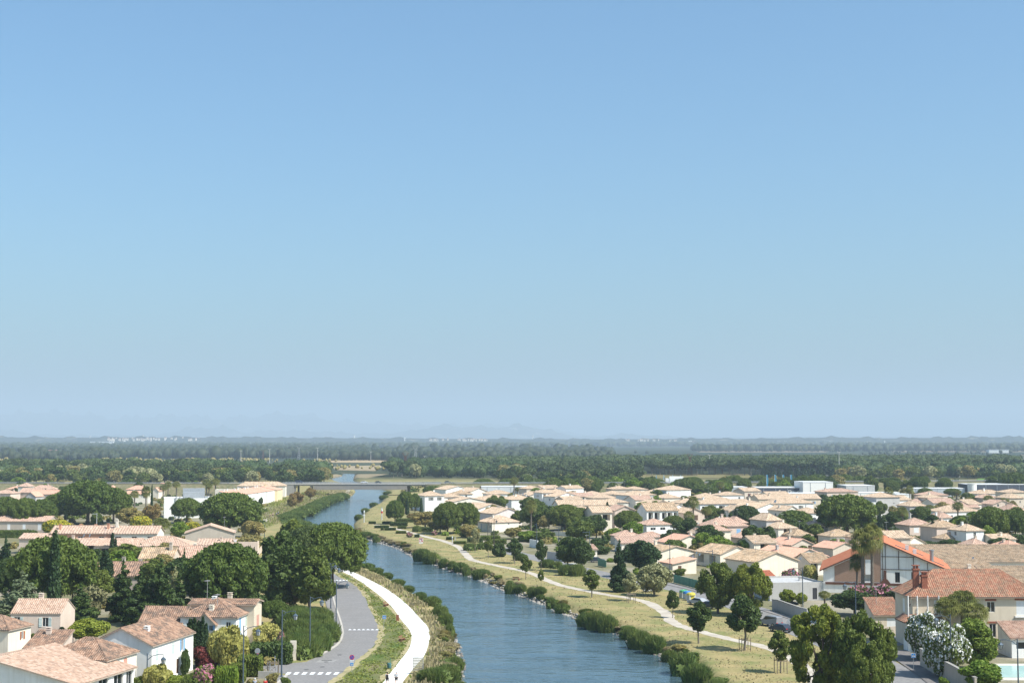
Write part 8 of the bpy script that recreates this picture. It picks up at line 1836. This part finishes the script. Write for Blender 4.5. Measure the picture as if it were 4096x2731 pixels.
for px, b, rot, col, lab, kind in ((3082, 2502, 2.2, K4, 'grey van parked before the small black car', 'van'), (3122, 2526, 2.2, K2, 'small black car seen from behind on the quay road', 'car'), (2790, 2418, 2.3, K5, 'grey car behind the recycling containers', 'car'), (2835, 2432, 2.3, K2, 'dark car in the shade of the big leafy trees', 'car'), (2607, 2366, .2, K1, 'white car under the silver olive tree', 'car'), (2300, 2282, .1, K1, 'white van behind the cane clump', 'van'),
                                (2500, 2330, 2.6, K5, 'pale car behind the tall dark conifer', 'car'), (2388, 2248, .1, K2, 'dark car behind the hedge by the green gate', 'car'), (3150, 2424, .1, K2, 'black car inside the grey-walled yard', 'car'), (3378, 2560, 1.4, K1, 'white car glimpsed through the huge leafy tree', 'van'), (150, 2120, .3, K4, 'grey car parked under the left umbrella pines', 'car'), (1040, 2690, .2, K4, None, 'car')):
    if lab: x, y = G(px, b); car(x, y, .03, rot, col, lab, kind, CQ if px > 2000 else None)
def container(px, b, col, label):
    x, y = G(px, b); e = empty('recycling_container', label, 'container', (x, y, 0), .5, 'recycling containers by the quay road'); q = MB(); q.box(-.8, .8, -.6, .6, 0, 1.2); q.lathe([(.98, 0), (.85, .35), (.4, .55), (0, .6)], 12, 0, (0, 0, 1.15)); q.build('body', plain('container_' + label[:4], (.52, .54, .53), .5), e)
    q = MB(); q.lathe([(1.0, 0), (.88, .36), (.42, .57)], 12, 0, (0, 0, 1.17)); q.build('lid', plain('lid_' + label[:5], col, .4), e); q = MB(); q.box(-.45, .45, -.64, -.605, .3, 1.0); q.build('poster', plain('poster_' + label[:5], col, .5), e)
container(2735, 2388, (.1, .36, .16), 'green-topped recycling container, first by the quay road'); container(2750, 2394, (.05, .22, .5), 'blue recycling container between green and yellow ones'); container(2764, 2400, (.6, .5, .08), 'yellow-topped recycling container by the quay road')
# ------------------------------------------------------------------ people
SKIN = plain('skin', (.48, .29, .21), .6, .05)
def skin_mesh(name, pts, edges, rad, mat, sub=1):
    me = bpy.data.meshes.new(name); me.from_pydata(pts, edges, []); o = bpy.data.objects.new(name, me); C.objects.link(o)
    m = o.modifiers.new('skin', 'SKIN'); 
    for v, r in zip(me.skin_vertices[0].data, rad): v.radius = (r, r)
    me.skin_vertices[0].data[0].use_root = True; s = o.modifiers.new('sub', 'SUBSURF'); s.levels = sub; s.render_levels = sub
    bpy.context.view_layer.update(); me2 = bpy.data.meshes.new_from_object(o.evaluated_get(bpy.context.evaluated_depsgraph_get())); bpy.data.objects.remove(o)
    me2.materials.clear(); me2.materials.append(mat); me2.polygons.foreach_set('use_smooth', [True] * len(me2.polygons)); me2.name = name; return me2
def person(px, b, label, rot, shirt, shorts, hair, pose='walk', z=None, xy=None, cap=None):
    x, y = xy or G(px, b); e = empty('person', label, 'person', (x, y, z if z is not None else .03), rot, 'people out walking and cycling')
    if pose == 'walk': LL = [(-.1, .05, .92), (-.11, -.16, .5), (-.11, .10, .08), (-.11, -.12, .04)]; RL = [(.1, .05, .92), (.11, -.02, .5), (.11, .22, .09), (.11, .0, .04)]; A1 = [(-.2, 0, 1.42), (-.27, .1, 1.15), (-.26, -.08, .92)]; A2 = [(.2, 0, 1.42), (.28, -.08, 1.15), (.27, -.24, .95)]; H0 = 0
    else: LL = [(-.1, .12, .95), (-.12, -.28, .78), (-.12, -.1, .36), (-.12, -.24, .3)]; RL = [(.1, .12, .95), (.12, -.24, .66), (.12, -.02, .24), (.12, -.16, .2)]; A1 = [(-.19, -.1, 1.4), (-.25, -.3, 1.18), (-.24, -.52, 1.08)]; A2 = [(.19, -.1, 1.4), (.25, -.3, 1.18), (.24, -.52, 1.08)]; H0 = -.15
    tor = [(0, .04 - H0 * .6, .98), (0, .02, 1.2), (0, H0 * .7, 1.42), (0, H0, 1.52), (0, H0 - .03, 1.66)]
    P = tor + LL + RL + A1 + A2; R = [.13, .125, .12, .055, .10] + [.095, .062, .045, .035] * 2 + [.055, .042, .034] * 2
    E = [(0, 1), (1, 2), (2, 3), (3, 4), (0, 5), (5, 6), (6, 7), (7, 8), (0, 9), (9, 10), (10, 11), (11, 12), (2, 13), (13, 14), (14, 15), (2, 16), (16, 17), (17, 18)]
    for hnd in (15, 18):   # five short fingers rooted in each palm
        p = P[hnd]
        for k in range(5): P.append((p[0] + (k - 2) * .018, p[1] - .02 - .01 * (k % 2), p[2] - (.09 if k else .05))); R.append(.009); E.append((hnd, len(P) - 1))
    link('body', skin_mesh('body', P, E, R, SKIN), e)
    mid = lambda a, b_, t: tuple(a[i] * (1 - t) + b_[i] * t for i in range(3))
    SP_ = [tor[0], tor[1], tor[2], A1[0], mid(A1[0], A1[1], .7), A2[0], mid(A2[0], A2[1], .7)]; link('shirt', skin_mesh('shirt', SP_, [(0, 1), (1, 2), (2, 3), (3, 4), (2, 5), (5, 6)], [.16, .155, .15, .085, .07, .085, .07], shirt), e)
    SH = [tor[0], LL[0], mid(LL[0], LL[1], .85), RL[0], mid(RL[0], RL[1], .85)]; link('shorts', skin_mesh('shorts', SH, [(0, 1), (1, 2), (0, 3), (3, 4)], [.15, .12, .09, .12, .09], shorts), e)
    q = MB(); c = tor[4]; q.lathe([(0, .13), (.09, .10), (.115, .02), (.11, -.05)], 10, 0, (c[0], c[1] + .012, c[2])); q.build('cap' if cap else 'hair', cap or hair, e, smooth=True)
    for l in (LL, RL): q = MB(); q.cbox((l[2][0], l[2][1] - .07, l[2][2] - .04), .1, .27, .09); q.build('shoe', plain('shoe', (.2, .2, .2)), e)
    return e
CW = plain('cloth_white', (.74, .74, .74), .9); CG = plain('cloth_grey', (.42, .44, .47), .9); CB = plain('cloth_black', (.02, .02, .022), .9); CRD = plain('cloth_red', (.55, .03, .025), .9); CBL = plain('cloth_blue', (.05, .12, .25), .9); HR = plain('hair', (.05, .035, .025), .9); HGY = plain('hair_grey', (.4, .38, .35), .9)
person(1549, 2739, 'walker with dark cap, white shirt and black backpack on the white path', PI, CW, CB, HR, cap=CB); x, y = G(1549, 2739); e = empty('backpack', 'black backpack on the back of the walker in white', 'backpack', (x, y - .19, .03)); q = MB(); q.box(-.15, .15, -.1, .03, 1.02, 1.45); q.box(-.12, .12, -.15, -.1, 1.05, 1.28); q.build('bag', CB, e); q = MB(); q.box(-.13, -.09, .03, .3, 1.4, 1.44); q.box(.09, .13, .03, .3, 1.4, 1.44); q.build('strap', CB, e)
person(1585, 2737, 'walker in pale grey t-shirt and black shorts on the white path', PI + .1, CG, CB, HR, cap=CG)
person(1019, 2764, 'person with white cap and pale shirt at the bottom edge by the kerb', PI, CG, CG, HGY, cap=CW); person(1061, 2766, 'grey-haired person in a red shirt at the bottom edge by the kerb', PI, CRD, CB, HGY)
person(1294, 2003, 'person in dark red clothes standing near the bridge', 0, plain('cloth_maroon', (.25, .03, .04)), CB, HR)
BIKE = None
def bicycle(x, y, rot, label):
    global BIKE; e = empty('bicycle', label, 'bicycle', (x, y, .03), rot, 'touring bicycles on the towpath')
    if BIKE is None:
        q = MB(); n = 14
        for i in range(n): a, b = 2 * PI * i / n, 2 * PI * (i + 1) / n; q.tube((0, .34 * math.cos(a), .34 * math.sin(a)), (0, .34 * math.cos(b), .34 * math.sin(b)), .022, .022, 4, caps=False)
        for i in range(6): a = i * PI / 3; q.tube((0, 0, 0), (0, .33 * math.cos(a), .33 * math.sin(a)), .006, .006, 3)
        f = MB()
        for a, b in (((0, .5, .35), (0, .1, .3)), ((0, .1, .3), (0, .22, .85)), ((0, .5, .35), (0, .2, .75)), ((0, .1, .3), (0, -.38, .8)), ((0, .2, .78), (0, -.36, .86)), ((0, -.36, .95), (0, -.52, .35)), ((-.24, -.4, 1.02), (.24, -.4, 1.02))): f.tube(a, b, .022, .022, 5)
        f.box(-.07, .07, .12, .36, .88, .93); BIKE = (q.mesh('wheel', TYRE), f.mesh('frame', DFRAME))
    link('wheel', BIKE[0], e, (0, .5, .36)); link('wheel', BIKE[0], e, (0, -.52, .36)); link('frame', BIKE[1], e)
for px, b, sh, lab in ((1079, 2071, plain('cloth_salmon', (.55, .3, .24)), 'salmon top, last of four'), (1091, 2068, plain('cloth_salmon', (.55, .3, .24)), 'salmon top, third of four'), (1105, 2065, CBL, 'blue top, second of four'), (1113, 2061, CBL, 'blue top and white helmet, first of four')):
    x, y = G(px, b); person(px, b, 'cyclist in ' + lab + ' on the towpath', PI - .5, sh, CB, HR, 'ride', cap=CW); bicycle(x, y, PI - .5, 'bicycle under the cyclist in ' + lab)
# ------------------------------------------------------------------ pylons, poles, flags and far landmarks
PYL = plain('pylon_steel', (0.30, 0.31, 0.31), .6); CPOLE = plain('pole_concrete', (0.55, 0.52, 0.46), .9)
def pylon(px, base, top, label, mat=PYL, d=None):
    x, y = G(px, base); Hh = (base - top) / scl(base); e = empty('pylon', label, 'pylon', (x, y, 0), .3, 'lattice pylons'); q = MB(); w0, w1 = Hh * .09, Hh * .028; n = 7
    def c(k, i): t = k / n; w = w0 * (1 - t) + w1 * t; sx, sy = ((-1, -1), (1, -1), (1, 1), (-1, 1))[i % 4]; return (sx * w, sy * w, Hh * .86 * t)
    for i in range(4):
        for k in range(n): q.tube(c(k, i), c(k + 1, i), .22, .2, 4); q.tube(c(k, i), c(k + 1, i + 1), .13, .13, 3); q.tube(c(k, i + 1), c(k + 1, i), .13, .13, 3)
    q.build('lattice_tower', mat, e); q = MB(); a = Hh * .15
    for s in (-1, 1): q.tube((s * w1, 0, Hh * .84), (s * a, 0, Hh), .18, .12, 4); q.tube((s * w1, 0, Hh * .78), (s * a, 0, Hh), .14, .1, 4)
    q.tube((-a, 0, Hh), (a, 0, Hh), .14, .14, 4); q.build('crossarm', mat, e)
pylon(1661, 1862, 1783, 'tallest pale lattice pylon right of the bridge'); pylon(1621, 1898, 1810, 'dark brown lattice pylon before the woods right of the bridge', RUST); pylon(1195, 1850, 1781, 'lattice pylon above the woods left of the canal'); pylon(1052, 1845, 1800, 'squat dark lattice pylon left of the canal', RUST); pylon(2760, 1900, 1815, 'faint dark lattice pylon before the pine trunks', RUST)
for px, base, top, lab in ((1483, 1850, 1806, 'concrete pole standing in the straw field'), (1270, 1850, 1792, 'concrete pole over the woods left of the canal'), (1078, 1850, 1797, 'concrete pole left of the squat lattice pylon'), (963, 1850, 1803, 'concrete pole above the left woods'), (2839, 1897, 1820, 'tall concrete pole before the pine trunks'), (3357, 1902, 1809, 'tallest concrete pole behind the white hall'), (3370, 1902, 1880, 'short pole with crossarm beside the tallest one'), (3838, 1908, 1876, 'concrete T-shaped pole above the right woods'), (4094, 1895, 1820, 'concrete pole at the right edge'), (1698, 1850, 1824, 'small pole right of the tallest pylon')):
    x, y = G(px, base); Hh = (base - top) / scl(base); e = empty('utility_pole', lab, 'utility pole', (x, y, 0), 0, 'concrete utility poles'); q = MB(); q.tube((0, 0, -.5), (0, 0, Hh), .5, .3, 6); q.build('shaft', CPOLE, e); q = MB(); a = 1.8
    q.tube((-a, 0, Hh + .9), (0, 0, Hh), .12, .12, 4); q.tube((a, 0, Hh + .9), (0, 0, Hh), .12, .12, 4); q.tube((-a, 0, Hh), (a, 0, Hh), .12, .12, 4); q.build('crossarm', CPOLE, e)
FLAG = plain('flag_blue', (0.08, 0.28, 0.42), .7)
for i, (px, base, top) in enumerate([(3066, 1980, 1898), (3099, 1980, 1898), (3131, 1980, 1898), (3162, 1980, 1898), (2624, 1942, 1899), (2654, 1942, 1899), (2690, 1942, 1899), (2722, 1942, 1899)]):
    x, y = G(px, base); Hh = (base - top) / scl(base); far = i > 3; e = empty('flagpole', ['first', 'second', 'third', 'fourth'][i % 4] + (' bare-looking flagpole on the pale hall with the lorry' if far else ' flagpole with blue vertical banner before the dark dealership'), 'flagpole', (x, y, 0), 0, 'flagpoles'); q = MB(); q.tube((0, 0, 0), (0, 0, Hh), .14, .1, 6); q.build('pole', WL, e)
    w = .4 if far else 1.0; q = MB()
    for k in range(6): z0, z1 = Hh - k * Hh * .11, Hh - (k + 1) * Hh * .11; s0, s1 = .25 * math.sin(k), .25 * math.sin(k + 1); q.box(.14, w + .3 * math.sin(k * .8), s0, s0 + .05, z1, z0)
    q.build('banner', FLAG, e)
for px, base, top, lab in ((3305, 1950, 1898, 'left of two white masts over the white hall'), (3312, 1950, 1898, 'right of two white masts over the white hall'), (3511, 1966, 1915, 'left of three white masts'), (3515, 1966, 1915, 'middle of three white masts'), (3519, 1966, 1915, 'right of three white masts'), (3577, 1970, 1937, 'grey mast lamp right of the three white masts')):
    pole(px, base, top, lab, .2, name='mast', cat='mast')
x, y = G(2723, 1934, 6); e = empty('lorry', 'white box lorry standing behind the pale hall', 'lorry', (x, y + 24, 0)); q = MB(); q.box(-4.5, 4.5, 0, 2.6, 6.2, 10.0); q.build('box_body', WHITES, e); q = MB(); q.box(-7, -4.8, 0, 2.5, 6.0, 8.8); q.build('cab', WHITES, e)
q = MB(); q.box(-7.5, 5, -.5, 3, 0, 5.98); q.build('loading_dock', CONCRETE, e)
def far_block(px, py, d, w, h, label, name='far_building', cat='building', mat=WALL['white'], roof=None, dep=20):
    z = CAM_Z - (py - 1757) / FPX * d; x = (px - 2048) / FPX * d; e = empty(name, label, cat, (x, d, z)); q = MB(); q.box(-w / 2, w / 2, 0, dep, -60, h); q.build('wall', mat, e)
    if roof: q = MB(); q.prism([(-w / 2 - 1, -1), (w / 2 + 1, -1), (w / 2 + 1, dep + 1), (-w / 2 - 1, dep + 1)], h, h + max(1.5, h * .3)); q.build('roof', roof, e)
    else: q = MB(); q.box(-w / 2 - .5, w / 2 + .5, -.5, dep + .5, h + .01, h + .8); q.build('roof', PALEB, e)
FR = plain('far_roof', (.42, .24, .19))
far_block(410, 1778, 6500, 105, 14, 'long white and pale blue factory in the far plain at the left'); far_block(420, 1772, 7800, 300, 5, 'very long low white shed behind the far factory'); far_block(140, 1818, 2900, 34, 6, 'low farmhouse with brick-red roof in the left distance', roof=FR); far_block(198, 1817, 2850, 28, 7, 'farm barn with darker red roof beside the farmhouse', roof=FR)
far_block(3330, 1769, 8000, 120, 6, 'long white quarry sheds on the far right ridge'); far_block(3130, 1768, 8000, 60, 6, 'small white sheds left of the quarry sheds'); far_block(3990, 1808, 3600, 50, 6, 'long white greenhouse at the right distance'); far_block(1115, 1786, 5200, 26, 7, 'white farm in the far plain above the left woods'); far_block(60, 1793, 4600, 30, 6, 'pale farm at the far left'); far_block(2760, 1771, 7500, 16, 12, 'far village church body')
for px, yb, yt, d, r, lab in ((576, 1757, 1740, 8500, 4.5, 'white water tower on the left horizon'), (364, 1758, 1742, 8500, 3.5, 'thin white water tower left on the horizon'), (501, 1778, 1762, 7000, 5, 'white tower in the far plain before the village'), (1418, 1752, 1740, 8500, 4, 'pale water tower above the bridge on the horizon'), (1619, 1764, 1750, 8000, 5, 'white water tower right of the tallest pylon'), (2131, 1751, 1741, 8500, 5, 'square tower on the hilltop right of the far village'), (3534, 1776, 1761, 6800, 3.5, 'slim white tower in the right distance'), (3460, 1772, 1765, 7600, 10, 'broad pinkish silo in the right distance')):
    z = CAM_Z - (yb - 1757) / FPX * d; Hh = (yb - yt) / FPX * d; e = empty('water_tower', lab, 'tower', ((px - 2048) / FPX * d, d, z), 0, 'towers on the horizon'); q = MB(); q.lathe([(r * .8, -40), (r * .7, Hh * .7), (r * 1.2, Hh * .78), (r * 1.2, Hh), (0, Hh)], 10); q.build('shaft', WALL['white'], e)
def far_village(px0, px1, py0, py1, n, seed, d=8050):
    r = random.Random(seed); q = MB(); q2 = MB()
    for _ in range(n):
        px, py = r.uniform(px0, px1), r.gauss((py0 + py1) / 2, (py1 - py0) / 4); dd = d + r.uniform(-200, 250); x = (px - 2048) / FPX * dd; z = CAM_Z - (py - 1757) / FPX * dd; w, h = r.uniform(4, 11), r.uniform(2, 4); q.box(x - w / 2, x + w / 2, dd, dd + 10, z - 9, z + h); q2.box(x - w / 2 - .5, x + w / 2 + .5, dd - .5, dd + 10.5, z + h + .01, z + h + 2.2)
    tag(q.build('far_village', WALL['cream']), kind='stuff'); tag(q2.build('far_village_roofs', FR), kind='stuff')
far_village(430, 640, 1752, 1760, 60, 1); far_village(660, 800, 1750, 1757, 16, 5); far_village(1720, 1950, 1754, 1761, 45, 2); far_village(2730, 2780, 1766, 1774, 14, 3, 7600); far_village(2500, 2720, 1756, 1764, 20, 4)
# fields beyond the woods, each a thin sheet
for i, (pts, c) in enumerate([([(1290, 1829), (1570, 1829), (1560, 1851), (1290, 1850)], (.40, .30, .17)), ([(1330, 1866), (1540, 1860), (1500, 1884), (1340, 1880)], (.36, .28, .17)), ([(-600, 1834), (165, 1833), (150, 1845), (-600, 1846)], (.40, .30, .18)), ([(2780, 1804), (3330, 1803.5), (3300, 1808), (2800, 1808.5)], (.26, .21, .14)), ([(3560, 1803), (4250, 1804), (4250, 1807), (3570, 1807.5)], (.28, .22, .14)), ([(2440, 1897), (2990, 1893), (3010, 1912), (2440, 1914)], (.20, .17, .07)), ([(3910, 1914), (4020, 1913), (4020, 1934), (3900, 1936)], (.12, .22, .04))]):
    tag(link('field', mk_mesh('field', [(x, y, .25) for x, y in W(pts)], [tuple(range(len(pts)))], mottled('field_%d' % i, [c, tuple(v * .8 for v in c)], [.02], stretch=(.1, 1, 1)))), kind='structure')
# filler houses of the packed back rows
rf = random.Random(9)
for px, cy in ((1850, 1975), (1990, 1992), (2160, 1980), (2240, 1968), (2330, 1985), (2420, 1990), (2520, 1990), (2690, 1990), (2760, 2010), (2780, 2050), (2960, 2040), (3000, 2050), (3170, 2040), (3260, 2050), (3120, 1980), (3420, 1990), (3480, 1998), (3620, 1998), (3700, 2010), (3780, 2010), (3900, 2015), (4010, 2015), (2500, 2040), (2300, 1978), (2580, 1998), (2880, 2120), (3150, 2110), (3060, 2170), (3480, 2150), (3900, 2120), (3600, 2150)):
    HV('low house with tan tiles packed between larger ones in the village', px, cy, rf.uniform(60, 100), rf.uniform(4.6, 6.4), 9, rf.uniform(2, 22), rf.choice(['hip', 'gf', 'gs', 'gs']), 1.7, rf.choice(['cream', 'ivory', 'white', 'pink']), rf.choice(['tan', 'tan', 'pink', 'brown']), group='low houses packed between the larger village houses')
